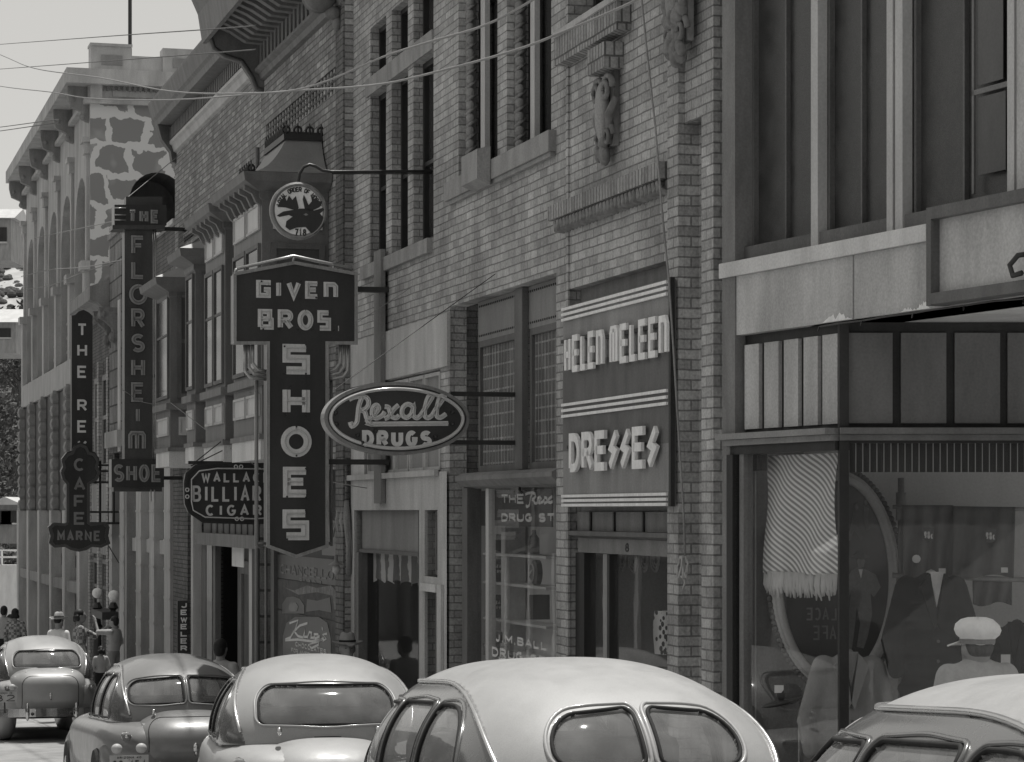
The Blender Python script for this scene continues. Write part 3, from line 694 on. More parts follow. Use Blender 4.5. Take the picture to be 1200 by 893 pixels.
# sign box on the fascia
bx=thing('fascia_sign_box','blank framed sign box on the pale fascia over the shop entrance','sign',(UH(1100),-.02,1.2),frame=FH)
x0=UH(1094,-.1); x1=UH(1330); 
MB().box(x0+.05,x1,-.09,-.022,1.27,1.70).build('face_panel',M['stucco'],bx)
fr=MB(); fr.box(x0,x0+.05,-.15,-.022,1.2,1.77).box(x0+.05,x1,-.15,-.022,1.70,1.77).box(x0+.05,x1,-.15,-.022,1.205,1.27); fr.build('frame',M['wood_mid'],bx)
u=UH(1193,-.16); z=ZH(1193,310,-.16)
mb=MB(); mb.tube([(u+.02,-.09,z+.06),(u,-.16,z+.05),(u-.05,-.18,z),(u-.02,-.18,z-.06),(u+.05,-.17,z-.05)],.016,7); mb.build('hook',M['metal_dark'],bx,smooth=True)
mb=MB()
pts=[(UH(x,-.04),-.04-.01*(k%2),ZH(x,y,-.04)) for k,(x,y) in enumerate(((960,383),(985,379),(1010,376),(1040,371),(1070,367),(1095,363),(1130,358),(1165,353),(1200,350),(1240,346)))]
mb.tube(pts,.006,5)
for p in pts[::2]: mb.tube([p,(p[0]+.02,p[1]-.02,p[2]-.03)],.005,4)
tag(mb.build('electric_wire',M['metal_dark'],None,FH),'thin sagging wire clipped along the bottom of the pale fascia','wire')
# transom band above street-side window
bh(MB().box(UH(866),uc-.02,.05,.09,.53,1.198),'transom_back','wood_dark')
for p0,p1 in ((869.5,886),(892.5,909),(915.5,932),(938.5,955),(960.5,978)):
    w=bh(MB().box(UH(p0),UH(p1),.02,.048,.56,1.13),'frosted_pane','stucco')
mb=MB(); mb.box(UH(853),uc,-.1,.08,.49,.53); mb.box(UH(856),uc,-.06,.08,.45,.488); bh(mb,'ledge','stucco_grey')
bh(MB().box(UH(860),uc,-.03,.08,.39,.448),'header','wood_dark')
bh(MB().box(UH(859),UH(866),-.05,.1,-2.9,.39),'post','wood_dark'); bh(MB().box(UH(868),UH(873),-.01,.06,-2.,.39),'post','wood_grey')
shopwin(hb,UH(873),uc-.03,-1.95,.39,.02)
bh(MB().box(UH(866),uc,-.02,.3,-3.,-1.95),'bulkhead','stone')
# --- splayed window wall facing down the pavement (frame FS)
X0=FS.u(983); X1=FS.u(1330); fz=lambda y:(HY-y)/185.8
def fs(mb,n,m,**k): 
    o=mb.build(n,M[m],**k); o.matrix_world=FS.M; o.parent=hb; o.matrix_parent_inverse=hb.matrix_world.inverted(); return o
bpy.context.view_layer.update()
fs(MB().box(X0,X0+.06,-.03,.06,-1.95,1.19),'corner_post','wood_dark')
fs(MB().box(X0+.06,X1,.03,.07,.53,1.198),'transom_back','wood_dark')
for p0,p1 in ((993,1046),(1056,1109),(1119,1172),(1181,1234),(1244,1297)):
    fs(MB().box(FS.u(p0),FS.u(p1),.0,.028,.56,1.13),'frosted_pane','trim_paint')  # panes and ledge here get darker colours to put shade on this side
mb=MB(); mb.box(X0,X1,-.09,.06,.49,.53); mb.box(X0,X1,-.05,.06,.45,.488); fs(mb,'ledge','trim_paint')
fs(MB().box(X0,X1,-.02,.05,.435,.448),'header','wood_dark')
g1=fs(MB().quad((X0+.06,.02,-1.95),(X1,.02,-1.95),(X1,.02,.435),(X0+.06,.02,.435)),'window_glass','shop_glass',recalc=False)
fs(MB().box(X0,X1,-.03,.06,-3.,-1.95),'bulkhead','stone')
# soffit of the entrance
s=MB(); pA=FH.w(uc,0.38,0); 
w0=FH.w(UH(955),.0,1.19); w1=FH.w(a1,.0,1.19); 
s.prism([(w0.x,w0.y),(w1.x,w1.y),(w1.x+.3,20.5),(w0.x-.2,20.5)],1.20,1.26,lambda a,b,d:(a,b,d)); o=s.build('soffit',M['stucco_light']); o.parent=hb; o.matrix_parent_inverse=hb.matrix_world.inverted()
# ---- shop interior, world coordinates (camera looks along +y)
def WX(x,Y): return (x-CX)/F_PX*Y
def WZ(y,Y): return (HY-y)/F_PX*Y
def P3(x,y,Y): return (WX(x,Y),Y,WZ(y,Y))
def wobj(mb,n,m,parent=None,**k):
    o=mb.build(n,M[m],None,**k)
    if parent is not None:
        o.parent=parent; o.matrix_parent_inverse=parent.matrix_world.inverted()
    return o
YB=17.9; YL=17.2
xl=FH.w(UH(868),.12,0)
s=MB(); xa=xl.x; 
s.quad((xa-.2,YB,-1.95),(5.5,YB,-1.95),(5.5,YB,.9),(xa-.2,YB,.9))
s.quad((xa,xl.y,-1.95),(xa-.2,YB,-1.95),(xa-.2,YB,.9),(xa,xl.y,.9))
bpy.context.view_layer.update()
wobj(s,'display_back_wall','room_pale',hb)
s=MB(); s.quad((xa-.3,16,-1.9),(5.5,16,-1.9),(5.5,YB,-1.9),(xa-.3,YB,-1.9)); wobj(s,'display_floor','wood_grey',hb)
# pleated valance
mb=MB(); mb.uv=[]
N=260; xa_=FS.u(990); xb_=FS.u(1330)
for k in range(N+1):
    t=k/N; ph=(t*(1330-990)/8.3)%1; y=16.26+.02*abs(ph-.5)
    for zz in (fz(517),fz(553)): mb.v.append((xa_+(xb_-xa_)*t,y,zz)); mb.uv.append((t*(1330-990)/8.3,zz))
for k in range(N): mb.f.append((2*k,2*k+2,2*k+3,2*k+1))
stripes('pleat',.03,.42,1.,duty=.86); tag(wobj(mb,'pleated_valance','pleat'),'dark pleated valance with thin pale lines across the top of the splayed shop window','valance')
mb=MB(); mb.uv=[]
for k in range(41):
    t=k/40; u=UH(872,.1)+(UH(899,.1)-UH(872,.1))*t
    for zz in (.39,.28): mb.v.append((u,.1+.008*math.sin(k),zz)); mb.uv.append((t*7,zz))
for k in range(40): mb.f.append((2*k,2*k+2,2*k+3,2*k+1))
tag(mb.build('pleated_valance',M['pleat'],None,FH),'short dark pleated valance at the left end of the street side clothing store window','valance')
# reflected awning put in as striped fringed cloth behind the street-side glass
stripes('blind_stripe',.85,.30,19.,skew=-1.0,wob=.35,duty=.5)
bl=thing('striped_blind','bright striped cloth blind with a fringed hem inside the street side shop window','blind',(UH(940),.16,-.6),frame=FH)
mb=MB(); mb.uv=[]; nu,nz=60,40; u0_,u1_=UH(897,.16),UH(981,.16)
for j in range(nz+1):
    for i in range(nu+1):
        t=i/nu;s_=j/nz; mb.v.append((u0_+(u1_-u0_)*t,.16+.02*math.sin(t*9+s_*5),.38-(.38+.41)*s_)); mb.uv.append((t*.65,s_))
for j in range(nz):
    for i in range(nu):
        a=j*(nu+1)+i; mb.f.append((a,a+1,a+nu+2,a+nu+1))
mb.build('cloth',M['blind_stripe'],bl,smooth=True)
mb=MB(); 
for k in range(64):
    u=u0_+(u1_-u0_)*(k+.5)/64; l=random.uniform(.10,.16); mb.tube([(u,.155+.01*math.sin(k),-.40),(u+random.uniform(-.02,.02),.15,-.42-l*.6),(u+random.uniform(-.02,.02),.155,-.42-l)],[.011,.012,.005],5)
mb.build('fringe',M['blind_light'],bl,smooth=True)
# oval framed picture
Yo=17.35; cxo,cyo=979,679; rxo,ryo=74,127
kx=Yo/F_PX; C0=P3(cxo,cyo,Yo)
ov=thing('oval_picture','large oval framed panel with pictures of men in suits leaning in the display window','picture',(C0[0],Yo,WZ(cyo+ryo,Yo)),frame=None)
bpy.context.view_layer.update()
def ell_pts(rx,ry,n=72,Y=Yo): return [(C0[0]+rx*kx*math.cos(2*PI*k/n),Y,C0[2]+ry*kx*math.sin(2*PI*k/n)) for k in range(n)]
wobj(MB().tube(ell_pts(rxo-7,ryo-7,72,Yo-.02),.03,8,True).tube(ell_pts(rxo-1.5,ryo-1.5,72,Yo),.022,8,True),'frame','wood_pale',ov,smooth=True)
mb=MB()
for p in ell_pts(rxo+4,ryo+4,110): mb.ell(p,(.022,.022,.022),8,6)
wobj(mb,'bead_rim','wood_mid',ov,smooth=True)
mb=MB(); mb.prism([(p[0],p[2]) for p in ell_pts(rxo-8,ryo-8)],Yo,Yo+.03,lambda a,b,d:(a,d,b)); wobj(mb,'picture_panel','enamel_dark',ov)
# figures on the picture: flat printed silhouettes
def flat(parent,n,m,polys,Y=Yo-.006,th=.004):
    mb=MB()
    for poly in polys: mb.prism([(WX(x,Y),WZ(y,Y)) for x,y in poly],Y-th,Y,lambda a,b,d:(a,d,b))
    return wobj(mb,n,m,parent)
flat(ov,'printed_suit','wood_grey',[[(998,668),(1006,664),(1014,667),(1026,673),(1032,688),(1024,700),(1020,695),(1022,720),(1017,745),(1012,760),(1004,758),(1008,730),(1004,712),(1001,740),(998,762),(990,760),(994,725),(997,695),(992,705),(989,698),(992,678)],[(1000,598),(1006,604),(1004,616),(1012,630),(1009,634),(1001,622),(996,634),(993,632),(998,612)],[(1012,592),(1018,596),(1017,608),(1020,620),(1015,622),(1012,608)]])
flat(ov,'printed_face','letter_grey',[[(1004,657),(1009,650),(1014,657),(1012,665),(1006,665)],[(1001,593),(1004,590),(1006,595),(1003,599)],[(1012,588),(1015,585),(1017,590),(1014,593)]],Yo-.01)
flat(ov,'printed_hat','wood_mid',[[(998,652),(1003,649),(1006,645),(1012,645),(1015,650),(1019,653),(1010,656)]],Yo-.014)
flat(ov,'printed_shirt','letter_white',[[(1006,667),(1011,667),(1009,678)]],Yo-.012)
# reflection of a cafe sign, painted on the panel as mirrored words
mb=MB(); f=lambda a,b,d:(C0[0]-a,Yo-.008-d,b)
for wd,y0,y1 in (('PLACE',712,727),('CAFE',733,750)):
    letters(mb,wd,C0[0]-WX(990,Yo),C0[0]-WX(944 if wd=='PLACE' else 952,Yo),WZ(y1,Yo),WZ(y0,Yo),.012,f,0,.003,gap=.3)
wobj(mb,'lettering','letter_grey',ov)
# rail stand with cloths
rs=thing('display_rack','grey pipe display rack carrying work cloths','rack',(WX(1056,17.1),17.1,-1.9),frame=None)
bpy.context.view_layer.update()
Yr=17.1
wobj(MB().tube([P3(1056,560,Yr),P3(1056,950,Yr)],.022,8).tube([P3(1056,577,Yr),P3(1056,610,Yr)],.035,8).tube([P3(1056,672,Yr),P3(1056,684,Yr)],.035,8),'pole','metal_grey',rs,smooth=True)
wobj(MB().tube([P3(1046,594,Yr-.03),P3(1215,597,Yr-.03)],.014,8).tube([P3(1046,674,Yr-.03),P3(1215,680,Yr-.03)],.018,8),'rail','metal_grey',rs,smooth=True)
def hang(n,label,cat,x0,x1,y0,y1,m,Y,wav=3,amp=.02,skew=0):
    mb=MB(); nu,nz=30,12
    for j in range(nz+1):
        for i in range(nu+1):
            t=i/nu;s_=j/nz; x=x0+(x1-x0)*t+skew*s_; y=y0+(y1+2.5*math.sin(t*7)-y0)*s_
            p=P3(x,y,Y-amp*math.sin(t*wav*6+2*s_)*(.4+s_)-amp); mb.v.append(p)
    for j in range(nz):
        for i in range(nu):
            a=j*(nu+1)+i; mb.f.append((a,a+1,a+nu+2,a+nu+1))
    o=wobj(mb,n,m,smooth=True); so=o.modifiers.new('s','SOLIDIFY'); so.thickness=.006; return tag(o,label,cat)
plain('denim',.17,.9,.15,14.,bump=.3,bscale=120); plain('work_cloth',.14,.9,.15,14.,bump=.3,bscale=120); plain('wool_dark',.022,.95,.2,20.,bump=.3,bscale=150); plain('khaki',.30,.9,.12,14.,bump=.2,bscale=120); plain('skin',.27,.55,.08,15.,bump=.05); plain('hair_dark',.02,.6,.2,40.); plain('white_cotton',.72,.9,.06,14.,bump=.1)
plain('felt_grey',.24,.9,.1,20.); plain('card_white',.7,.8,.05,10.,bump=0)
c1=hang('folded_trousers','grey folded work trousers with a 98 cent tag, left of the two on the rack','trousers',1058,1117,592,678,'denim',17.05)
c2=hang('folded_trousers','grey folded work trousers with a 98 cent tag, right of the two on the rack','trousers',1117,1190,594,676,'work_cloth',17.02,skew=-2)
c3=hang('folded_trousers','plain dark cloth hanging below the right price tagged trousers','cloth',1140,1186,680,708,'work_cloth',17.12)
def price(par,x,y,w,h,Y,txt='98',dark=True):
    n=txt
    mb=MB(); mb.prism([(WX(x-w/2,Y),WZ(y-h/2,Y)),(WX(x+w/2,Y),WZ(y-h/2,Y)),(WX(x+w/2,Y),WZ(y+h*.3,Y)),(WX(x,Y),WZ(y+h/2,Y)),(WX(x-w/2,Y),WZ(y+h*.3,Y))],Y-.004,Y,lambda a,b,d:(a,d,b))
    o=wobj(mb,'price_tag','enamel_dark' if dark else 'card_white',par)
    mb=MB(); letters(mb,txt+'c' if dark else txt,WX(x-w*.42,Y),WX(x+w*.42,Y),WZ(y+h*.25,Y),WZ(y-h*.25,Y),.009,lambda a,b,d:(a,Y-.004-d,b),0,.003,gap=.3)
    l=wobj(mb,'lettering','letter_white' if dark else 'enamel_dark',par)
bpy.context.view_layer.update()
price(c1,1088,627,13,17,16.97); price(c2,1160.5,628,13,17,16.94)
for x,y,p in ((1104,669,c1),(1177,668,c2)): wobj(MB().box(WX(x-4,16.95),WX(x+4,16.95),16.945,16.95,WZ(y+3,16.95),WZ(y-3,16.95)),'label_patch','card_white',p)
wobj(MB().lathe(P3(1074,655,16.95),[(.001,0),(.028,0),(.028,.01),(.001,.01)],12,'Y'),'badge','card_white',c1)
# clothes forms
def voxel(mb,name,mat,parent=None,vox=.014,sm=6,M4=None,world=True):
    me=mb.build('tmp',M[mat],mesh_only=True,recalc=True); o=bpy.data.objects.new('tmp',me); COL.objects.link(o)
    r=o.modifiers.new('r','REMESH'); r.mode='VOXEL'; r.voxel_size=vox; r.use_smooth_shade=True
    s_=o.modifiers.new('s','SMOOTH'); s_.iterations=sm; s_.factor=.5
    dg=bpy.context.evaluated_depsgraph_get(); me2=bpy.data.meshes.new_from_object(o.evaluated_get(dg)); me2.name=name
    bpy.data.objects.remove(o); 
    for p in me2.polygons: p.use_smooth=True
    o=bpy.data.objects.new(name,me2); COL.objects.link(o)
    if parent is not None: o.parent=parent
    return o
def coat_form(n,label,cat,cx,ytop,Y,scale,mat,shirt=None,turn=0,hgt=.85,tagxy=None):
    t=thing(n,label,cat,(WX(cx,Y),Y,WZ(ytop,Y)-hgt),frame=None); t.rotation_euler=(0,0,turn)
    s_=scale; mb=MB(); H=hgt
    for k in range(9):
        q=k/8; w=(.20+.06*q if q>.12 else .12+.1*q/.12)*s_; mb.ell((0,0,H-.06-q*(H-.1)),(w,.13*s_,.09),16,8)
    for sg in (-1,1):
        mb.cap((sg*.17*s_,0,H-.07),(sg*.29*s_,-.02,H-.42),.085*s_,.07*s_); mb.cap((sg*.29*s_,-.02,H-.42),(sg*.27*s_,-.08,H-.62),.07*s_,.055*s_)
    voxel(mb,'coat',mat,t,.02,5)
    mb=MB()
    for sg in (-1,1):
        mb.prism([(sg*.05,H+.02),(sg*.12,H-.06),(sg*.02,H-.34),(sg*.0,H-.30)],-.175*s_,-.13*s_,lambda a,b,d:(a*s_,d,b))
        mb.box(sg*.16*s_-.05,sg*.16*s_+.05,-.155*s_,-.14*s_,H-.56,H-.55)
    mb.build('lapel',M[mat],t)
    mb=MB(); mb.prism([(-.05,H+.03),(.05,H+.03),(.0,H-.2)],-.15*s_,-.12*s_,lambda a,b,d:(a*s_,d,b)); mb.cap((0,0,H-.05),(0,0,H-.0),.05*s_,.045*s_); mb.build('scarf' ,M[shirt or mat],t,smooth=False)
    mb=MB()
    for z in (.42,.55,.66): mb.ell((.01,-.15*s_,H-z),(.012,.008,.012),8,5)
    mb.build('button',M['wood_mid'],t,smooth=True)
    return t
coat_form('display_coat','long dark overcoat with a pale scarf on a form left of the capped man','coat',1091,675,16.75,.95,'wool_dark','spotted' if 0 else 'letter_pale',hgt=1.0,turn=.1)
j=coat_form('display_jacket','dark suit jacket with a white price card at the right behind the capped man','jacket',1192,733,16.9,.95,'wool_dark','wool_dark',turn=-.3)
bpy.context.view_layer.update()
wobj(MB().box(WX(1173,16.6),WX(1184,16.6),16.6,16.605,WZ(779,16.6),WZ(767,16.6)),'price_card','card_white',j)
s=coat_form('display_shirt','light khaki work shirt with open collar on a form behind the corner post','shirt',994,768,16.7,.95,'khaki','khaki',hgt=.75)
# tilted grey hat on stand
hx=P3(920,822,16.9)
hs=thing('hat_stand','thin metal hat stand in the clothing store window','stand',(P3(937,0,16.9)[0],16.9,-1.9),frame=None)
bpy.context.view_layer.update()
wobj(MB().tube([P3(937,808,16.9),P3(937,950,16.9)],.01,8).ell(P3(937,807,16.9),(.018,.018,.018),8,6),'rod','silver_trim',hs,smooth=True)
wobj(MB().lathe((P3(937,0,16.9)[0],16.9,-1.9),[(.12,0),(.1,.02),(.01,.04)],16),'foot','silver_trim',hs,smooth=True)
mb=MB(); rot=Matrix.Rotation(-.25,3,'Y'); mb.ell(hx,(.16,.13,.02),20,6,rot); mb.ell((hx[0]+.03,hx[1],hx[2]+.05),(.085,.075,.07),16,8,rot)
tag(wobj(mb,'display_hat','felt_grey' if 0 else 'wood_dark',smooth=True),'dark felt hat tilted on the thin stand in the clothing store window','hat')
wobj(MB().box(P3(913,0,16.85)[0]-.03,P3(913,0,16.85)[0]+.03,16.85,16.855,WZ(812,16.85),WZ(803,16.85)),'price_card','card_white',hs)
# ================================================================ oriels
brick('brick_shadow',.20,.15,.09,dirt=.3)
def off(q): return -q
def modillions(mb,u0,u1,y0,y1,z,n,side=False):
    for k in range(n):
        c=(u0+(u1-u0)*(k+.5)/n)
        if not side: mb.prism([(y0,z),(y0,z-.06),(y0+(y1-y0)*.45,z-.1),(y0+(y1-y0)*.7,z-.2),(y1,z-.24),(y1,z)],c-.045,c+.045,lambda a,b,d:(d,a,b))
        else: mb.prism([(y0,z),(y0,z-.06),(y0+(y1-y0)*.45,z-.1),(y0+(y1-y0)*.7,z-.2),(y1,z-.24),(y1,z)],c-.045,c+.045,lambda a,b,d:(a,d,b))
def ring3(mb,u0,u1,yw,levels):
    """levels [(offset beyond box, z)] three-sided skin around box u0..u1, y -p..yw"""
    i0=len(mb.v)
    for (o,z,p) in levels:
        mb.v+=[(u0-o,yw,z),(u0-o,-p-o,z),(u1+o,-p-o,z),(u1+o,yw,z)]
    for k in range(len(levels)-1):
        a=i0+4*k
        for q in range(3): mb.f.append((a+q,a+q+1,a+q+5,a+q+4))
def oriel(root,uL,uR,p,yw,ze,zs,small=True,nfront=2,mod=True,deck=None,roofh=.38,side=True):
    # zs: (bottom of skirt, top of skirt, lower panels z0,z1, ledge z, window z0,z1, upper small z0,z1)
    sb,st,l0,l1,lg,w0,w1,t0,t1=zs
    mb=MB().box(uL,uR,-p,yw-.003,st,ze-.12); mb.build('oriel_body',M['trim_paint'],root)
    MB().box(uL-.02,uR+.02,-p-.02,yw-.004,sb,st-.003).build('skirt',M['stucco_light'],root)
    mb=MB(); mb.box(uL-.07,uR+.07,-p-.07,yw-.005,lg-.05,lg+.05); mb.box(uL-.04,uR+.04,-p-.04,yw-.006,st-.02,st+.04); mb.build('oriel_ledge',M['wood_grey'],root)
    W=(uR-uL-.12)/nfront
    for k in range(nfront):
        a=uL+.06+W*k+.03; b=a+W-.06
        sash(root,a,b,w0,w1,-p-.035,'wood_mid','pane_dark',.05,(w0+w1)*.53,d=.033)
        sash(root,a+.02,b-.02,l0,l1,-p-.03,'wood_pale','frost',.03,d=.028,name='small_window')
        if small: sash(root,a+.02,b-.02,t0,t1,-p-.03,'wood_pale','frost',.03,d=.028,name='small_window')
    # camera-facing side
    ys=-p+.10; ye=yw-.05
    sash_side(root,uR+.001,ys,ye,w0,w1,'wood_mid','pane_side',.07,(w0+w1)*.51)
    sash_side(root,uR+.001,ys+.03,ye-.03,l0,l1,'wood_pale','frost',.03,name='small_window')
    if small: sash_side(root,uR+.001,ys+.03,ye-.03,t0,t1,'wood_pale','frost',.03,name='small_window')
    mb=MB(); ring3(mb,uL,uR,yw-.01,[(0,ze-.3,p),(.03,ze-.27,p),(.03,ze-.2,p),(.20,ze-.12,p),(.24,ze-.1,p),(.26,ze,p),(0,ze+.01,p)]); mb.build('oriel_cornice',M['trim_paint'],root)
    if mod:
        mb=MB(); modillions(mb,uL-.1,uR+.1,-p-.2,-p-.004,ze-.12,max(4,int((uR-uL)/.3))); mb.build('modillion',M['wood_grey'],root)
    mb=MB()
    if deck:
        dq,dz=deck; lv=[]
        for k in range(9):
            t=k/8; o=.26+(-(p-dq)-.26)*t**.8 ; z=ze+.0+(dz-ze)*(t**1.9); lv.append((o,z+.004,p))
        ring3(mb,uL,uR,yw-.02,lv); o=lv[-1][0]
        mb.build('oriel_roof',M['roof_metal'],root,smooth=False)
        a0,a1,y0=uL-o,uR+o,-p-o
        mb=MB(); mb.box(a0-.03,a1+.03,y0-.03,yw-.02,dz,dz+.07)
        n=max(3,int((a1-a0)/.16))
        for k in range(n+1):
            u=a0+(a1-a0)*k/n; mb.tube([(u+.05*math.cos(q*PI/6),y0,dz+.13+.05*math.sin(q*PI/6)) for q in range(12)],.012,4,True); mb.cap((u,y0,dz+.07),(u,y0,dz+.22),.02,.008,5)
        n=max(3,int((yw-y0)/.13))
        for k in range(n+1):
            y=y0+(yw-.02-y0)*k/n; mb.tube([(a1,y+.045*math.cos(q*PI/6),dz+.12+.045*math.sin(q*PI/6)) for q in range(12)],.014,4,True); mb.cap((a1,y,dz+.07),(a1,y,dz+.2),.02,.008,5)
        mb.box(a1-.01,a1+.01,y0,yw-.02,dz+.07,dz+.1)
        mb.build('cresting',M['metal_dark'],root)
    else:
        i=len(mb.v); e=.26; mb.v+=[(uL-e,-p-e,ze+.004),(uR+e,-p-e,ze+.004),(uR+e,yw-.01,ze+.004),(uL-e,yw-.01,ze+.004),(uL+.3,yw-.01,ze+roofh),(uR-.3,yw-.01,ze+roofh)]
        mb.f+=[(i,i+1,i+5,i+4),(i+1,i+2,i+5),(i,i+4,i+3)]
        mb.build('oriel_roof',M['roof_metal'],root)
plain('frost',.55,.4,.08,6.,spec=.5); plain('pane_side',.07,.3,.25,3.,spec=.6)
# ================================================================ BUILDING E  (wall x 306..414, plane y=-.1)
yE=-.1
e0=U(306,yE); e1=U(414)-.0
E=thing('brick_hall','speckled brick lodge building with a heavy bracketed cornice behind the moose disc sign','building',(e0,yE,-3.6))
mb=MB()
ga,gb=U(312,yE),U(398.5,yE); 
wall_open(mb,e0,e1,.5,6.6,[(ga,gb,4.92,5.22,.09)],yE,.09)
mb.quad((e1,yE,-3.9),(e1,.6,-3.9),(e1,.6,6.6),(e1,yE,6.6)); mb.quad((e0,yE,.5),(e0,yE,6.6),(e0,8,6.6),(e0,8,.5)); mb.quad((e0,yE,6.6),(e1,yE,6.6),(e1,8,6.6),(e0,8,6.6)); mb.quad((e1,.6,5.),(e1,8,5.),(e1,8,6.6),(e1,.6,6.6))
mb.build('wall',M['brick_speckled'],E)
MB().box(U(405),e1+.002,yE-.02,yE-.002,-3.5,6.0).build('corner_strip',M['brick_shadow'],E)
mb=MB(); MB().quad((ga,yE+.088,4.92),(gb,yE+.088,4.92),(gb,yE+.088,5.22),(ga,yE+.088,5.22)).build('lattice_back',M['metal_dark'],E)
n=25
for k in range(n+1): 
    u=ga+(gb-ga)*k/n; mb.box(u-.05,u+.05,yE+.01,yE+.08,4.92,5.22)
mb.build('brick_lattice',M['brick_speckled'],E)
mb=MB()
for z in (4.99,5.07,5.15): mb.box(ga,gb,yE+.005,yE+.03,z-.012,z+.012)
mb.build('lattice_bars',M['brick_dark'],E)
# cornice
MB().prof([(yE,5.85),(yE-.05,5.86),(yE-.07,5.93),(yE-.13,5.96),(yE-.13,6.0),(yE,6.0)],e0,e1).build('moulding',M['wood_grey'],E)
mb=MB(); n=20
for k in range(n):
    u=e0+.1+(e1-e0-.2)*(k+.5)/n; mb.box(u-.11,u+.02,yE-.09,yE-.002,6.0,6.32)
mb.build('frieze_block',M['wood_grey'],E)
MB().box(e0,e1,yE-.03,yE-.001,6.001,6.6).build('frieze',M['trim_paint'],E)
MB().prof([(yE,6.62),(yE-.72,6.6),(yE-.74,6.36),(yE-.80,6.36),(yE-.86,6.75),(yE-.95,6.95),(yE-.95,7.3),(yE,7.35)],e0-.05,e1+.05).build('cornice',M['wood_grey'],E)
mb=MB(); n=16
for k in range(n):
    u=e0+.35+(e1-e0-.5)*(k+.5)/n; mb.prism([(yE-.68,6.6),(yE-.70,6.5),(yE-.5,6.42),(yE-.3,6.3),(yE-.03,6.28),(yE-.03,6.6)],u-.07,u+.07,lambda a,b,d:(d,a,b))
mb.build('cornice_bracket',M['wood_grey'],E)
cons=[(yE,5.72),(yE-.1,5.74),(yE-.16,5.9),(yE-.3,6.1),(yE-.52,6.16),(yE-.68,6.26),(yE-.74,6.45),(yE-.74,6.62),(yE,6.62)]
MB().prof(cons,e0-.02,e0+.22).build('end_console',M['wood_grey'],E)
mb=MB(); mb.tube([(e0+.22,a,b) for a,b in cons[:-1]],.03,6); mb.build('console_edge',M['wood_mid'],E,smooth=True)
mb=MB(); mb.lathe((e1-.25,yE-.25,5.98),[(.001,-.16),(.17,-.16),(.19,-.1),(.14,-.05),(.19,0),(.19,.1),(.14,.14),(.06,.2),(.001,.2)],18,'X'); mb.ell((e1-.2,yE-.1,5.78),(.08,.1,.08),10,8); mb.ell((e1-.2,yE-.05,5.66),(.06,.06,.08),10,8)
mb.build('end_scroll',M['wood_grey'],E,smooth=True)
MB().box(e1-.4,e1+.02,yE-.45,yE,6.12,6.6).build('end_scroll_block',M['wood_grey'],E)
ZS=(.62,.88,1.14,1.4,1.55,1.66,3.18,3.34,3.66)
oriel(E,U(274,-.9),U(307,-.9),.9,yE,3.98,ZS,True,2,True,deck=(.55,4.45))
oriel(E,U(241,-.9),U(264,-.9),.9,yE,3.92,ZS,True,2,True,deck=(.5,4.36))
# lower storey of E
MB().box(e0,e1,yE+.02,.5,.0,.62).build('shop_lintel',M['wood_dark'],E)
MB().box(e0,e1,.4,8,-3.9,.499).build('ground_mass',M['room_dark'],E)
MB().box(U(320),U(404),.06,.1,-3.5,.2).build('poster_board',M['wood_dark'],E)
MB().box(U(317),U(321),.0,.1,-3.5,.3).build('post',M['wood_mid'],E)
MB().box(U(404.5),U(412),.0,.3,-3.5,.0).build('post',M['wood_mid'],E)
MB().box(U(301),U(306),-.02,.2,-3.6,.3).build('quoin_post',M['stone_block'],E)
mb=MB().tube([(U(311.5),-.12,5.),(U(311.5),-.12,-3.3)],.035,8); mb.tube([(U(316),-.05,.4),(U(316),-.05,-3.3)],.02,8); tag(mb.build('downspout',M['metal_grey'],None,FA,smooth=True),'grey drain pipe running down beside the poster wall left of the shoe sign','pipe')
# posters
def poster(name,label,x0,x1,y0,y1,m,yl=.055):
    o=MB().box(U(x0,yl),U(x1,yl),yl-.006,yl,Z((x0+x1)/2,y1,yl),Z((x0+x1)/2,y0,yl)).build(name,M[m],None,FA); return tag(o,label,'poster')
yl=.048; lx=lambda x:U(x,yl); lz=lambda y,x=360:Z(x,y,yl)
o=poster('cigar_sign','dark board reading Chancellor cigar above the chocolates poster',322,403,653,682,'enamel_mid')
mb=MB(); letters(mb,'CHANCELLOR',lx(329),lx(399),lz(676),lz(664),.022,fA(yl),0,.005,gap=.3); letters(mb,'CIGAR',lx(351),lx(377),lz(682),lz(678.5),.012,fA(yl),0,.005,gap=.4); mb.build('lettering',M['letter_grey'],o)
plain('poster_mid',.075,.6,.45,7.,streak=False); plain('poster_light',.2,.6,.4,8.,streak=False)
o=poster('cigar_poster','mottled picture poster with a dark head and bow shape above the chocolates poster',324,401,683,720,'poster_mid')
def blob(parent,n,m,pts,yy,dd=.004): 
    mb=MB(); mb.prism([(U(x,yy),Z(x,y,yy)) for x,y in pts],yy-dd,yy,lambda a,b,d:(a,d,b)); return mb.build(n,M[m],parent)
blob(o,'printed_head','enamel_dark',[(331,719),(331,708),(336,700),(344,699),(352,702),(357,710),(357,719)],yl)
blob(o,'printed_bow','enamel_dark',[(360,702),(372,704),(387,700),(389,718),(374,715),(359,717)],yl)
blob(o,'printed_face','letter_grey',[(338,712),(341,707),(347,706),(350,711),(348,716),(341,717)],yl-.005)
blob(o,'printed_ribbon','poster_light',[(333,688),(345,692),(360,686),(372,689),(388,686),(396,694),(398,716),(392,714),(390,698),(372,694),(350,697)],yl)
o=poster('chocolates_poster','dark poster with a white script word over the word chocolates',324,401,722,790,'poster_mid')
blob(o,'printed_panel','enamel_dark',[(332,800),(332,745),(336,730),(346,723),(374,723),(384,730),(388,748),(388,800)],yl)
mb=MB(); f=fA(yl-.005); s_=lambda pts:[(lx(x),lz(y)) for x,y in pts]
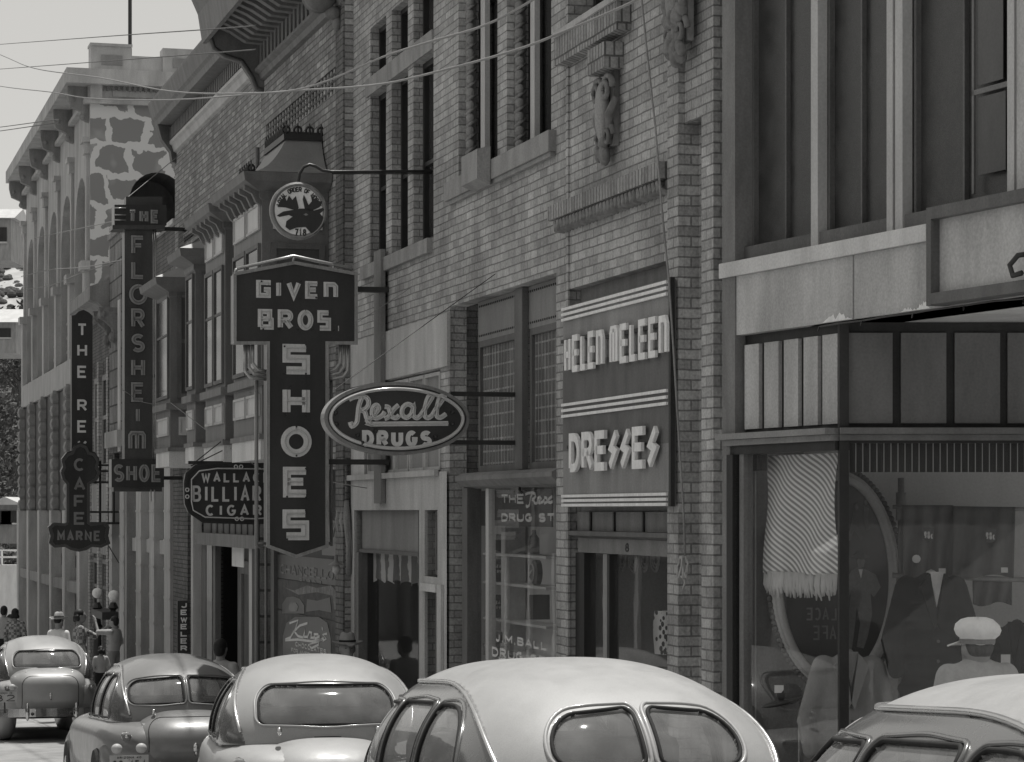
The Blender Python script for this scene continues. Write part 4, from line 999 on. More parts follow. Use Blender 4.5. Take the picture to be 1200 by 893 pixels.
for pl in ([(340,735),(350,729),(347,740),(341,752),(335,756)],[(344,745),(352,735),(361,730)],[(345,743),(350,748),(356,748)],[(356,747),(358,740),(357,747),(361,746)],[(361,747),(363,740),(366,740),(365,746),(369,745)],[(374,740),(369,741),(370,746),(375,742),(374,752),(366,758),(362,755),(372,749),(380,743)],[(384,737),(379,739),(383,743),(379,746)],[(378,731),(379,734)],[(335,757),(350,752),(366,750),(378,745)]): mb.ribbon(s_(pl),.03,f,0,.004)
letters(mb,'CHOCOLATES',lx(347),lx(383),lz(761),lz(755),.014,f,0,.004,gap=.3)
letters(mb,'FOR AMERICAN',lx(342),lx(374),lz(769),lz(764),.009,f,0,.004,gap=.3)
mb.build('lettering',M['letter_pale'],o)
o=MB().box(U(383,-.0),U(401,0),-.06,-.02,Z(392,651),Z(392,572)).build('vertical_cigar_sign',M['enamel_dark'],None,FA); tag(o,'tall black sign with dim grey letters beside the shoe sign shaft','sign')
mb=MB(); f=fA(-.06)
for t,x0,x1,y0,y1 in (('O',387,399,594,613),('WA',386,399,618,629),('R',388,396,632,641)): letters(mb,t,U(x0,-.06),U(x1,-.06),Z(392,y1,-.06),Z(392,y0,-.06),.028,f,0,.006)
mb.build('lettering',M['letter_grey'],o)
mb=MB(); mb.uv=None
pts=[]
for k in range(4):
    x=402+k*2.6; mb.tube([(U(x,-.04),-.06-.02*(k%2),Z(x,578+3*k)),(U(x+1,-.04),-.1+.02*(k%2),Z(x,610)),(U(x+2,-.04),-.07,Z(x,640)),(U(x+1,-.04),-.06,Z(x,680-8*(k%2)))],[.03,.045,.03,.035],7)
tag(mb.build('furled_awning',M['curtain'],None,FA,smooth=True),'furled pale awning cloth hanging between the black cigar sign and the stucco shop','awning')
mb=MB(); u=U(394,-.5); 
lb=thing('hanging_bulb','bare bulb lamp with a flat shade hanging over the posters','lamp',(u,-.5,Z(394,670,-.5)))
mb.lathe((u,-.5,Z(394,661,-.5)),[(.09,-.01),(.02,.03),(.02,.1)],14); mb.build('lamp_shade',M['metal_grey'],lb,smooth=True)
MB().ell((u,-.5,Z(394,667,-.5)),(.045,.045,.06),12,8).build('bulb',M['tube_glass'],lb,smooth=True)
# ================================================================ BUILDING D (wall 205..306)
d0=U(205); d1=e0-.003
D=thing('brick_building','brick building with a dentilled cornice and two projecting bay windows over the billiards sign','building',(d0,0,-3.8))
mb=MB(); mb.quad((d0,0,.5),(d1,0,.5),(d1,0,6.9),(d0,0,6.9)); mb.quad((d0,0,-4),(d0,0,6.9),(d0,8,6.9),(d0,8,-4)); mb.quad((d0,0,6.9),(d1,0,6.9),(d1,8,6.9),(d0,8,6.9)); mb.quad((d1,0,.5),(d1,8,.5),(d1,8,6.9),(d1,0,6.9)); mb.build('wall',M['brick_speckled'],D)
mb=MB()
for z in (4.72,4.55,4.38): mb.box(U(218),U(303),-.05,-.002,z,z+.07)
mb.build('brick_string_course',M['brick_speckled'],D)
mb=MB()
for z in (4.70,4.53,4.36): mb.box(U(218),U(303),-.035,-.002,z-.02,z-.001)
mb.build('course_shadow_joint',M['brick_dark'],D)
MB().box(U(210.5),U(217.5),-.02,-.002,1.,4.75).build('brick_strip',M['brick_dark'],D)
MB().prof([(0,6.12),(-.05,6.14),(-.08,6.24),(-.12,6.27),(-.12,6.32),(0,6.32)],d0-.02,d1).build('moulding',M['wood_pale'],D)
mb=MB(); n=52
for k in range(n):
    u=d0+(d1-d0)*(k+.5)/n; mb.box(u-.05,u+.02,-.12,-.002,6.34,6.55)
mb.build('dentil',M['wood_grey'],D)
MB().prof([(0,6.58),(-.3,6.6),(-.32,6.7),(-.36,6.74),(-.42,6.98),(-.42,7.02),(0,7.1)],d0-.3,d1).build('cornice',M['wood_grey'],D)
MB().prof([(0,5.95),(-.07,5.97),(-.1,6.15),(-.25,6.35),(-.32,6.6),(0,6.6)],d0-.05,d0+.2).build('end_console',M['wood_mid'],D)
MB().prof([(0,5.72),(-.1,5.74),(-.14,5.95),(0,6.0)],d0+2.,d0+2.1) 
ZP=(.70,.95,1.18,1.46,1.62,1.75,3.40,3.5,3.6)
oriel(D,U(184.5,-.7),U(199.5,-.7),.7,0,3.58,ZP,False,1,False,roofh=.42)
oriel(D,U(219,-.75),U(229,-.75),.75,0,3.72,ZP,False,1,False,roofh=.4)
MB().box(d0,d1,.02,.5,-.12,.7).build('shop_lintel',M['wood_dark'],D)
mb=MB(); MB().box(d0,d1,1.3,8,-4,.499).build('ground_mass',M['room_dark'],D)
MB().box(U(207),U(224),-.06,1.,-4,.75).build('brick_pier',M['brick_dark'],D)
MB().box(U(226.6),U(229.2),-.04,.1,-4,.3).build('post',M['wood_pale'],D)
yd2=.12
MB().box(U(230),U(300),yd2,yd2+.03,-.33,-.1).build('transom_boards',M['wood_grey'],D)
mb=MB()
for k in range(9):
    x=238+k*7; mb.box(U(x),U(x+1.3),yd2-.02,yd2-.003,-.33,-.1)
mb.build('batten',M['wood_mid'],D)
MB().box(U(231),U(302),yd2-.15,yd2+.03,-.52,-.331).build('lintel',M['wood_grey'],D)
for x0,x1,m in ((231,236,'wood_mid'),(237,243,'silver_trim'),(244.5,247,'wood_mid'),(286,289.5,'wood_pale'),(289.6,296,'wood_dark')): MB().box(U(x0),U(x1),yd2-.05,yd2+.04,-4,-.521).build('post',M[m],D)
MB().box(U(247),U(286),yd2+.3,yd2+.34,-4,-.52).build('door',M['wood_mid'],D)
mb=MB(); mb.box(U(250),U(254),yd2+.26,yd2+.298,-4,-.75); mb.box(U(280),U(283),yd2+.26,yd2+.298,-4,-.75); mb.box(U(254),U(280),yd2+.26,yd2+.298,-.95,-.75); mb.build('door_rail',M['wood_grey'],D)
room(D,U(228),U(300),yd2+.35,1.29,-4,-.1,'room_dark')
o=MB().box(U(262.5),U(276),yd2-.0,yd2+.01,Z(269,663,yd2),Z(269,641,yd2)).build('paper_notice',M['letter_pale'],None,FA); tag(o,'small pale paper notice hung at the top of the doorway under the billiards sign','notice')
# ================================================================ BUILDING C (wall 134..205) and C' (108..134)
c0=U(134); c1=d0-.003
Cc=thing('stone_shop_building','narrow stone and brick shop building behind the tall vertical shoe sign','building',(c0,0,-3.9))
zt=4.95
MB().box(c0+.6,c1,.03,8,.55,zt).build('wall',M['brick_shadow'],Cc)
MB().box(c0,U(148),-.1,.6,1.2,5.55).build('stone_pier',M['stone_block'],Cc)
MB().box(U(148),c1,-.04,.5,zt,zt+.08).build('coping',M['stucco_light'],Cc); MB().box(c0-.02,U(148.4),-.14,.62,5.551,5.66).build('coping',M['stone'],Cc)
MB().box(U(145.5),U(148),-.13,-.101,1.2,4.2).build('trim_board',M['stucco_light'],Cc)
MB().box(c0-.02,U(149),-.2,-.1,1.3,1.62).build('ledge',M['stone_pale'],Cc)
MB().box(c0,c1,.5,8,-4.2,.549).build('ground_mass',M['room_dark'],Cc)
for x0,x1 in ((133.5,137),(146,151),(152.5,154.5),(165.5,171.5),(181.5,187),(199,206.2)):
    m='stone_pale' if x0!=152.5 else 'stone'
    mb=MB().box(U(x0),U(x1),-.1,.5,-4.2,.8)
    if x0!=152.5:
        for k in range(9): z=.5-k*.5; mb.box(U(x0)-.01,U(x1)+.012,-.112,.3,z,z+.035)
    mb.build('stone_pier',M[m],Cc)
MB().box(U(137),U(199),.12,.49,-.5,.8).build('stone_panel',M['stone_block'],Cc)
MB().box(U(155),U(199),.0,.49,-.75,-.501).build('lintel',M['stone_pale'],Cc)
MB().box(U(137),U(146),.14,.49,-4.2,-.501).build('stone_infill',M['stone_block'],Cc)
for a,b in ((154.5,165.5),(171.5,181.5),(187,199)): sash(Cc,U(a)+.01,U(b)-.01,-4.,-.77,.25,'wood_dark','pane_dark',.06,-1.4)
MB().box(U(189),U(195),.1,.2,-4,-2.3).build('door_panel',M['wood_grey'],Cc)
# C'
k0=U(108); k1=c0-.004
Ck=thing('corniced_shop_building','small brick building with twin carved consoles under its cornice above the cafe sign','building',(k0,0,-4.))
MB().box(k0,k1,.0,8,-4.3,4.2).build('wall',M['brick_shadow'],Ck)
MB().prof([(.0,4.1),(-.1,4.1),(-.35,4.3),(-.5,4.35),(-.5,4.62),(-.3,4.7),(0,4.9)],k0,k1).build('cornice',M['stone'],Ck)
for x in (124,131):
    u=U(x,-.2); mb=MB(); mb.prof([(-.003,3.3),(-.12,3.35),(-.2,3.7),(-.42,3.9),(-.46,4.09),(-.003,4.09)],u-.2,u+.05); mb.ell((u-.07,-.36,3.95),(.15,.12,.12),10,8); mb.ell((u-.07,-.16,3.5),(.13,.1,.12),10,8); mb.build('console',M['terracotta'],Ck,smooth=False)
for a,b in ((112,118),(121,127)): sash(Ck,U(a),U(b),.9,2.9,-.03,'stone','pane_dark',.12,2.)
for x in (108.5,119,130): MB().box(U(x),U(x+2),-.1,-.002,-4.2,3.2).build('brick_pier',M['brick_buff'],Ck)
MB().box(k0,k1,-.06,-.003,-.9,.6).build('stone_band',M['stone'],Ck)
for a,b in ((111,118),(121,129)): sash(Ck,U(a),U(b),-4.,-1.,-.03,'wood_grey','pane_dark',.1,-1.6)
# ================================================================ BUILDING B (arcaded)
t_=NT('painted_wall'); co=t_.node('ShaderNodeTexCoord'); vo=t_.node('ShaderNodeTexBrick',offset=.35); vo.inputs['Scale'].default_value=1; vo.inputs['Brick Width'].default_value=.8; vo.inputs['Row Height'].default_value=.66; vo.inputs['Mortar Size'].default_value=.085; vo.inputs['Mortar Smooth'].default_value=.35
nz_=t_.node('ShaderNodeTexNoise'); nz_.inputs['Scale'].default_value=1.7; nz_.inputs['Detail'].default_value=5; t_.lk(co.outputs['Object'],nz_.inputs['Vector']); sxp=t_.node('ShaderNodeSeparateXYZ'); cbp=t_.node('ShaderNodeCombineXYZ')
mx=t_.node('ShaderNodeMixRGB',blend_type='ADD'); mx.inputs[0].default_value=.75; t_.lk(co.outputs['Object'],mx.inputs[1]); t_.lk(nz_.outputs['Color'],mx.inputs[2]); t_.lk(mx.outputs[0],sxp.inputs[0]); t_.lk(sxp.outputs[1],cbp.inputs[0]); t_.lk(sxp.outputs[2],cbp.inputs[1]); t_.lk(cbp.outputs[0],vo.inputs['Vector'])
n3=t_.node('ShaderNodeTexNoise'); n3.inputs['Scale'].default_value=1.4; t_.lk(co.outputs['Object'],n3.inputs['Vector'])
sb=t_.node('ShaderNodeMath',operation='MULTIPLY_ADD'); sb.inputs[1].default_value=.9; t_.lk(n3.outputs[0],sb.inputs[0]); t_.lk(vo.outputs['Fac'],sb.inputs[2])
r1=t_.ramp(sb.outputs[0],-.085,.62,-.03,.19)
sb2=t_.node('ShaderNodeMath',operation='ADD'); sb2.inputs[1].default_value=.2; t_.lk(sb.outputs[0],sb2.inputs[0])
r1=t_.ramp(sb2.outputs[0],.66,.25,1.2,.66)
t_.lk(r1,t_.b.inputs['Base Color']); t_.b.inputs['Roughness'].default_value=.85; M['painted_wall']=t_.m
b0=U(29); b1=U(105.5)
Bb=thing('arcaded_building','large pale arcaded corner building with a patch painted end wall and flagpole roof','building',(b1,0,-4.))
Zc=lambda x:3000*6.29/(x+230)/math.cos(FA.th)
per=3.42; uc0=U(95)
arcs=[uc0-per*k for k in range(5)]
# street facade as a slab with arch holes: build per bay columns
mb=MB()
def arch_bay(mb,c,hw,z0,zs,ztop,ua,ub,y,dep):
    n=12
    pts=[(c+hw*math.cos(PI-PI*k/n),zs+hw*math.sin(PI-PI*k/n)) for k in range(n+1)]
    mb.quad((ua,y,z0),(c-hw,y,z0),(c-hw,y,zs),(ua,y,zs)); mb.quad((c+hw,y,z0),(ub,y,z0),(ub,y,zs),(c+hw,y,zs))
    mb.quad((ua,y,zs),(pts[0][0],y,zs),(pts[0][0],y,ztop),(ua,y,ztop)); mb.quad((pts[-1][0],y,zs),(ub,y,zs),(ub,y,ztop),(pts[-1][0],y,ztop))
    for k in range(n):
        a,b=pts[k],pts[k+1]; mb.quad((a[0],y,a[1]),(b[0],y,b[1]),(b[0],y,ztop),(a[0],y,ztop)); mb.quad((a[0],y,a[1]),(a[0],y+dep,a[1]),(b[0],y+dep,b[1]),(b[0],y,b[1]))
    mb.quad((c-hw,y,z0),(c-hw,y+dep,z0),(c-hw,y+dep,zs),(c-hw,y,zs)); mb.quad((c+hw,y,z0),(c+hw,y,zs),(c+hw,y+dep,zs),(c+hw,y+dep,z0))
for c in arcs: arch_bay(mb,c,1.38,3.7,6.3,9.1,c-per/2,c+per/2,0,.6)
ul=arcs[-1]-per/2; ur=arcs[0]+per/2
mb.quad((ur,0,3.7),(b1,0,3.7),(b1,0,9.1),(ur,0,9.1)) if b1>ur else None
mb.build('street_wall',M['stucco'],Bb)
MB().box(ul,b1-2.2,.6,10,-4.4,9.05).build('inner_mass',M['wood_mid'],Bb)  # dark colour stands in for the shade behind the arcade arches
# camera-facing end wall with arch (plane u=b1)
mb=MB(); yc=1.5; hw=.62; zs_=7.0; n=14
pts=[(yc+hw*math.cos(PI-PI*k/n),zs_+hw*math.sin(PI-PI*k/n)) for k in range(n+1)]
q=lambda a,b:(b1,a,b)
def qq(p): mb.quad(*[q(*x) for x in p])
qq([(0,-4.3),(yc-hw,-4.3),(yc-hw,zs_),(0,zs_)]); qq([(yc+hw,-4.3),(9,-4.3),(9,zs_),(yc+hw,zs_)]); qq([(0,zs_),(yc-hw,zs_),(yc-hw,9.1),(0,9.1)]); qq([(yc+hw,zs_),(9,zs_),(9,9.1),(yc+hw,9.1)])
qq([(yc-hw,-4.3),(yc+hw,-4.3),(yc+hw,5.2),(yc-hw,5.2)])
for k in range(n):
    a,b=pts[k],pts[k+1]; qq([a,b,(b[0],9.1),(a[0],9.1)])
mb.build('end_wall',M['painted_wall'],Bb)
mb=MB(); D_=1.6
for k in range(n):
    a,b=pts[k],pts[k+1]; mb.quad((b1,a[0],a[1]),(b1-D_,a[0],a[1]),(b1-D_,b[0],b[1]),(b1,b[0],b[1]))
mb.quad((b1,yc-hw,5.2),(b1-D_,yc-hw,5.2),(b1-D_,yc-hw,zs_),(b1,yc-hw,zs_)); mb.quad((b1,yc+hw,5.2),(b1-D_,yc+hw,5.2),(b1-D_,yc+hw,zs_),(b1,yc+hw,zs_)); mb.quad((b1-D_,yc-hw,5.2),(b1-D_,yc+hw,5.2),(b1-D_,yc+hw,zs_+hw),(b1-D_,yc-hw,zs_+hw))
mb.build('end_arch_recess',M['wood_mid'],Bb)  # recess shade is put in by a dark material
for sx in (0,): 
    mb=MB(); mb.box(ul-.4,b1+.35,-.55,9,9.5,9.83); mb.box(ul-.15,b1+.12,-.14,9,9.1,9.2); mb.box(ul-.03,b1+.03,-.04,8.9,9.2,9.5); mb.build('cornice',M['stucco'],Bb)
mb=MB(); n=60
for k in range(n): y=-.0+.12*k; mb.box(b1+.032,b1+.12,y,y+.06,9.4,9.498)
mb.build('dentil',M['stucco_grey'],Bb)
mb=MB(); 
for y in (.12,1.45+.62,4.): mb.box(b1+.032,b1+.2,y-.13,y+.13,9.2,9.5)
mb.box(b1+.032,b1+.05,.5,1.6,9.27,9.42); mb.build('frieze_panel',M['stone_pale'],Bb)
# parapet
mb=MB(); mb.box(b1-.5,b1+.0,.02,.92,9.83,10.44); mb.box(b1-.52,b1+.03,.0,.94,10.4,10.46); mb.box(b1-.45,b1-.06,.921,1.62,9.83,10.22); mb.box(b1-.5,b1,1.621,2.6,9.83,10.42); mb.box(b1-.45,b1-.05,2.6,9,9.83,10.3); mb.build('parapet',M['stone_pale'],Bb)
mb=MB(); mb.box(b1+.001,b1+.02,.25,.72,9.98,10.2); mb.box(b1+.001,b1+.02,1.85,2.35,9.98,10.2); mb.build('parapet_panel',M['stucco_grey'],Bb)
MB().tube([(b1-3,1.25,9.8),(b1-3,1.25,14)],.045,8).build('flagpole',M['metal_dark'],Bb)
# pilasters, capitals, corbels
mv=MB(); mw=MB(); mbk=MB(); mbal=MB(); mdk=MB()
for k in range(6):
    u=ur-per*k; mb=MB(); mc=MB(); mr=MB(); ml=MB()
    mb.box(u-.16,u+.12,-.07,-.002,5.5,8.3); mb.box(u-.22,u+.18,-.12,-.001,8.0,8.25); mb.box(u-.28,u+.22,-.17,-.0005,8.25,8.36)
    mb.box(u-.26,u+.2,-.12,-.001,3.0,5.4); mb.box(u-.34,u+.28,-.2,-.0006,5.4,5.6)
    # corbel bracket
    mc.prof([(-.003,8.72),(-.1,8.74),(-.18,8.95),(-.42,9.05),(-.48,9.3),(-.48,9.498),(-.05,9.498),(-.003,9.15)],u-.13,u+.08); mc.ell((u-.03,-.36,9.2),(.14,.11,.11),10,8); mc.ell((u-.03,-.12,8.84),(.13,.09,.09),10,8)
    # rusticated stack
    for j in range(9):
        z=.05+.33*j; mr.prof([(-.003,z),(-.12,z),(-.2,z+.05),(-.23,z+.165),(-.2,z+.28),(-.12,z+.33),(-.003,z+.33)],u-.28,u+.22); mr.prism([(u+.22,z),(u+.28,z+.08),(u+.28,z+.25),(u+.22,z+.33)],-.2,-.01,lambda a,b,d:(a,d,b))
    mr.box(u-.26,u+.2,-.15,-.002,.0,3.0)
    ml.box(u-.34,u+.28,-.24,-.002,-4.4,.04)
    mb.build('pilaster',M['stucco'],Bb); mc.build('corbel',M['stone'],Bb); mr.build('rusticated_column',M['stone'],Bb,smooth=False); ml.build('ground_pier',M['stucco'],Bb)
    if k<5:
        c=arcs[k]
        mbal.box(c-per/2+.17,c+per/2-.23,-.12,-.003,3.0,3.6)
        for z in (3.9,4.25,4.6): mbk.box(c-1.2,c+1.2,.1,.25,z,z+.08)
        mdk.box(c-per/2+.25,c+per/2-.3,-.06,-.004,.05,2.95)
        for r_ in range(3):
            for s__ in (-.9,.0,.9): mv.box(c+s__-.16,c+s__+.16,-.03,-.002,-.3-.5*r_,-.02-.5*r_)
        mw.box(c-1.2,c+1.2,-.02,-.004,-4.2,-1.9)
mbal.build('balcony_panel',M['stone_pale'],Bb); mbk.build('louver',M['stone'],Bb); mdk.build('dark_infill',M['wood_dark'],Bb); mv.build('vent',M['wood_dark'],Bb); mw.build('shopfront_glazing',M['pane_screen'],Bb)
mb=MB(); 
for c in arcs:
    mb.quad((c-per/2,.0,-4.4),(c+per/2,.0,-4.4),(c+per/2,.0,.05),(c-per/2,.0,.05)); mb.box(c-1.3,c+1.3,-.2,-.002,-1.85,-1.6)
mb.build('ground_wall',M['stucco_grey'],Bb)
plain('letter_dim',.33,.45,.15,12.,bump=.03)
# ================================================================ SIGNS
sgp=FA.sg
def psign(x,y,u): return sgp(x,y,u)
def outline_prism(mb,pts,u,t): return mb.prism(pts,-t,0,lambda a,b,d:(u+d,a,b))
def spix(pts,u): return [sgp(x,y,u) for x,y in pts]
# --- shoe sign
ug=U(451,-.06)
gs=thing('shoe_store_sign','tall black T shaped neon sign reading Given Bros shoes','sign',(ug,sgp(345,650,ug)[0],sgp(345,650,ug)[1]))
G=lambda x,y:sgp(x,y,ug)
out=spix([(275,321),(345,308),(417,321),(417,402),(383,402),(383,640),(347,652),(314,640),(314,402),(275,402)],ug)
outline_prism(MB(),out,ug,.26).build('sign_box',M['enamel_dark'],gs)
mb=MB(); 
pl=out+[out[0]]; mb.ribbon(pl,.035,lambda a,b,d:(ug+d,a,b),-.02,.02); mb.build('metal_edge',M['silver_trim'],gs)
mb=MB(); tb=MB(); f=fS(ug)
def ltr(txt,x0,x1,y0,y1,sw,gap=.28,mbx=None,tubes=True,tr=.008,u=None,dd=.012):
    a0,b1=sgp(x0,y0,u if u is not None else ug); a1,b0=sgp(x1,y1,u if u is not None else ug)
    letters(mbx if mbx is not None else mb,txt,a0,a1,b0,b1,sw,fS(u if u is not None else ug),.001,dd,gap=gap,tubes=tb if tubes else None,tr=tr)
ltr('gIVEn',300,396,328,351,.052,.42); ltr('bROs.',302,401,362,388,.055,.38)
ltr('s',331,363,403,439,.085); ltr('H',331,363,452,488,.085); ltr('O',329,365,499,536,.085); ltr('E',331.5,363,547,583,.085); ltr('s',331,362,597,633,.085)
mb.build('lettering',M['letter_pale'],gs); tb.build('neon_tube',M['tube_glass'],gs)
mb=MB()
for x,y in ((306,330),(330,330),(352,330),(352,350),(370,349),(392,330),(308,386),(327,386),(349,386),(366,386),(391,387),(358,404),(358,438),(333,406),(333,438),(340,453),(358,487),(335,487),(347,500),(347,534),(358,549),(336,582),(358,598),(336,632),(358,583)):
    a,b=G(x,y); mb.ell((ug+.025,a,b),(.012,.011,.011),8,5)
mb.build('electrode',M['metal_dark'],gs)
mb=MB(); mb.tube([(ug-.1,*G(279,314)),(ug-.1,*G(346,299)),(ug-.1,*G(412,313)),(ug-.1,*G(414,317))],.018,7); mb.tube([(ug-.1,*G(279,314)),(ug-.1,*G(277,320))],.018,7); mb.tube([(ug-.1,*G(346,299)),(ug-.1,*G(346,310))],.014,6); mb.tube([(ug-.1,*G(393,309)),(ug-.1,*G(393,318))],.014,6)
mb.build('guard_rail',M['silver_trim'],gs,smooth=True)
mb=MB()
for sg_,x0,x1 in ((1,288,313),(-1,409,384)):
    for k in range(3):
        q=k*4.5*sg_
        mb.tube([(ug-.05,*G(x0+q,403)),(ug-.05,*G(x0+q,434-abs(q))),(ug-.05,*G(x0+q+6*sg_,442-abs(q))),(ug-.05,*G(x1,444-abs(q)))],.02,7)
mb.build('corner_scroll_pipe',M['silver_trim'],gs,smooth=True)
mb=MB(); mb.tube([(ug-.13,*G(303,445)),(ug-.13,*G(303,640)),(ug-.13,*G(312,643))],.022,7); mb.tube([(ug-.13,*G(391,445)),(ug-.13,*G(391,640))],.018,7); mb.tube([(ug-.13,*G(303,637)),(ug-.13,*G(314,637))],.015,6); mb.tube([(ug-.13,*G(383,637)),(ug-.13,*G(391,637))],.015,6); mb.build('side_pipe',M['metal_grey'],gs,smooth=True)
mb=MB()
for y in (338,541):
    a,b=G(384 if y>400 else 416,y); mb.box(ug-.16,ug-.06,a-.02,0.,b-.028,b+.028)
mb.build('bracket_arm',M['metal_dark'],gs)
mb=MB(); mb.box(U(447.5),U(455.5),-.09,-.037,Z(451,590),Z(451,294)); mb.build('wall_plate',M['wood_grey'],gs)
# --- moose disc
um=U(508); Gm=lambda x,y:sgp(x,y,um)
ms=thing('lodge_disc_sign','round lodge sign with a dark moose head on white hung from a bent rod','sign',(um,*Gm(350,281)))
c=Gm(350,247); r=33.5/117.4
MB().lathe((um,c[0],c[1]),[(.001,-.1),(r-.03,-.1),(r,-.06),(r,.0),(r-.02,.015),(r-.045,.0),(.001,.0)],40,'X').build('disc',M['metal_grey'],ms,smooth=False)
mb=MB(); mb.prism([(c[0]+(r-.045)*math.cos(2*PI*k/48),c[1]+(r-.045)*math.sin(2*PI*k/48)) for k in range(48)],-.0,.004,lambda a,b,d:(um+d,a,b)); mb.build('white_face',M['letter_white'],ms)
cs=lambda pts:[Gm(200+x*.336,y*.336) for x,y in pts]
mb=MB()
for poly in ([(370,752),(392,738),(425,733),(450,728),(480,728),(500,735),(530,725),(536,732),(520,745),(533,760),(536,785),(500,818),(488,812),(470,792),(440,794),(415,803),(400,792),(403,772),(425,756),(412,750),(380,757)],
    [(372,722),(382,700),(398,686),(404,702),(412,682),(424,698),(436,684),(446,725),(440,734),(420,730),(400,724)],
    [(468,733),(460,695),(464,680),(474,700),(480,716),(492,702),(488,678),(500,696),(510,684),(512,706),(530,700),(520,722),(500,732),(485,736)]):
    mb.prism(cs(poly),.005,.010,lambda a,b,d:(um+d,a,b))
mb.build('moose_head',M['enamel_dark'],ms)
mb=MB(); mb.prism(cs([(462,748),(472,744),(480,750),(470,753)]),.010,.013,lambda a,b,d:(um+d,a,b)); mb.build('eye',M['letter_grey'],ms)
mb=MB(); txt='LOYAL ORDER OF MOOSE'
for k,ch in enumerate(txt):
    if ch==' ':continue
    ang=R(164-(148)*k/(len(txt)-1)); rr=r-.095; ca,sa=math.cos(ang),math.sin(ang)
    w,h=.022,.04
    for pl in GL[ch]:
        pts=[]
        for p in pl:
            lx_=(p[0]-.5)*w*NARROW.get(ch,1.); ly_=p[1]*h; ex=(sa,-ca); ey=(ca,sa)
            pts.append((c[0]+ca*rr+ex[0]*lx_+ey[0]*ly_,c[1]+sa*rr+ex[1]*lx_+ey[1]*ly_))
        mb.ribbon(pts,.010,lambda a,b,d:(um+d,a,b),.005,.009)
ltr('718',345,359,268,277,.013,.3,mb,False,u=um,dd=.009)
mb.build('lettering',M['enamel_dark'],ms)
mb=MB(); mb.tube([(um-.05,*Gm(351,213)),(um-.05,*Gm(352,203)),(um-.05,*Gm(357,195)),(um-.05,*Gm(364,192)),(um-.05,*Gm(371,194)),(um-.05,*Gm(379,199)),(um-.05,*Gm(390,200.5)),(um-.05,0.,Gm(508,200)[1])],.016,7); mb.tube([(um-.05,*Gm(390,203)),(um-.05,0.,Gm(508,203)[1])],.006,5); mb.build('hanger_rod',M['metal_dark'],ms,smooth=True)
# --- drug store oval
ur_=U(597); Gr=lambda x,y:sgp(x,y,ur_)
rs_=thing('oval_drug_sign','oval neon drug sign reading Rexall drugs','sign',(ur_,*Gr(465,533)))
c=Gr(465.5,490.5); rx=86/131.5; ry=42/131.5
E_=lambda kx_,n=56:[(c[0]+rx*kx_*math.cos(2*PI*k/n),c[1]+(ry-rx*(1-kx_))*math.sin(2*PI*k/n)) for k in range(n)]
mb=MB(); outline_prism(mb,E_(1.),ur_,.16); mb.build('sign_box',M['enamel_dark'],rs_)
mb=MB(); p=E_(.985); mb.ribbon(p+[p[0],p[1]],.03,fS(ur_),-.165,.012); mb.build('metal_edge',M['metal_grey'],rs_)
tb=MB(); p=E_(.915); tb.tube([(ur_+.03,a,b) for a,b in p],.012,6,True); tb.build('neon_tube',M['tube_glass'],rs_,smooth=True)
mb=MB(); p=E_(.915); mb.ribbon(p+[p[0],p[1]],.03,fS(ur_),.001,.006); 
tb=MB(); sc2=.3586
cr=lambda pts:[Gr(370+x*sc2,280+y*sc2) for x,y in pts]
scr=[[(108,525),(122,518),(150,514),(168,522),(172,540),(162,555),(148,560)],[(150,518),(140,548),(137,575),(133,600),(118,612),(112,598)],[(148,560),(160,566),(166,585),(176,588),(190,575)],
 [(190,575),(205,555),(198,543),(186,552),(184,575),(196,586),(215,578),(225,565)],
 [(225,548),(238,552),(246,578),(262,585),(272,576)],[(270,543),(255,556),(238,580),(224,588)],
 [(318,548),(300,540),(284,552),(282,574),(296,584),(312,572),(320,548),(318,575),(330,585),(342,576)],
 [(342,576),(356,555),(372,530),(380,515),(368,516),(358,545),(355,575),(366,585),(380,576)],
 [(380,576),(396,550),(412,528),(420,514),(406,516),(397,545),(394,575),(406,584),(425,572)],
 [(165,590),(178,604),(200,605),(432,603)]]
for pl in scr:
    q=cr(pl); 
    # smooth
    sm=[]; 
    for k in range(len(q)-1):
        p0=q[max(k-1,0)];p1=q[k];p2=q[k+1];p3=q[min(k+2,len(q)-1)]
        for t in (0,.25,.5,.75):
            sm.append(tuple(.5*((2*p1[i])+(-p0[i]+p2[i])*t+(2*p0[i]-5*p1[i]+4*p2[i]-p3[i])*t*t+(-p0[i]+3*p1[i]-3*p2[i]+p3[i])*t**3) for i in (0,1)))
    sm.append(q[-1])
    mb.ribbon(sm,.042,fS(ur_),.001,.012); tb.tube([(ur_+.02,a,b) for a,b in sm],.008,5)
ltr('DRUGS',424,506,504,524,.04,.35,mb,False,u=ur_)
mb.build('lettering',M['letter_pale'],rs_); tb.build('letter_tube',M['tube_glass'],rs_)
mb=MB()
for x,y in ((393,484),(394,497),(530,483),(530,497),(419,510),(424,519),(510,512),(440,505)): a,b=Gr(x,y); mb.ell((ur_+.02,a,b),(.03,.02,.02),8,5)
mb.build('electrode',M['metal_dark'],rs_)
mb=MB()
for y,x0 in ((461,530),(518,528)):
    a,b=Gr(x0,y); mb.box(ur_-.12,ur_-.06,a,.12,b-.02,b+.02)
mb.build('bracket_arm',M['metal_dark'],rs_)
a,b=Gr(595,520); mb=MB(); mb.tube([(ur_-.08,.1,b),(ur_-.08,.13,b-.08),(ur_-.08,.12,b-.3),(ur_-.02,.1,b-.42),(ur_+.05,.1,b-.44)],.012,6); tag(mb.build('conduit',M['metal_dark'],rs_,smooth=True))
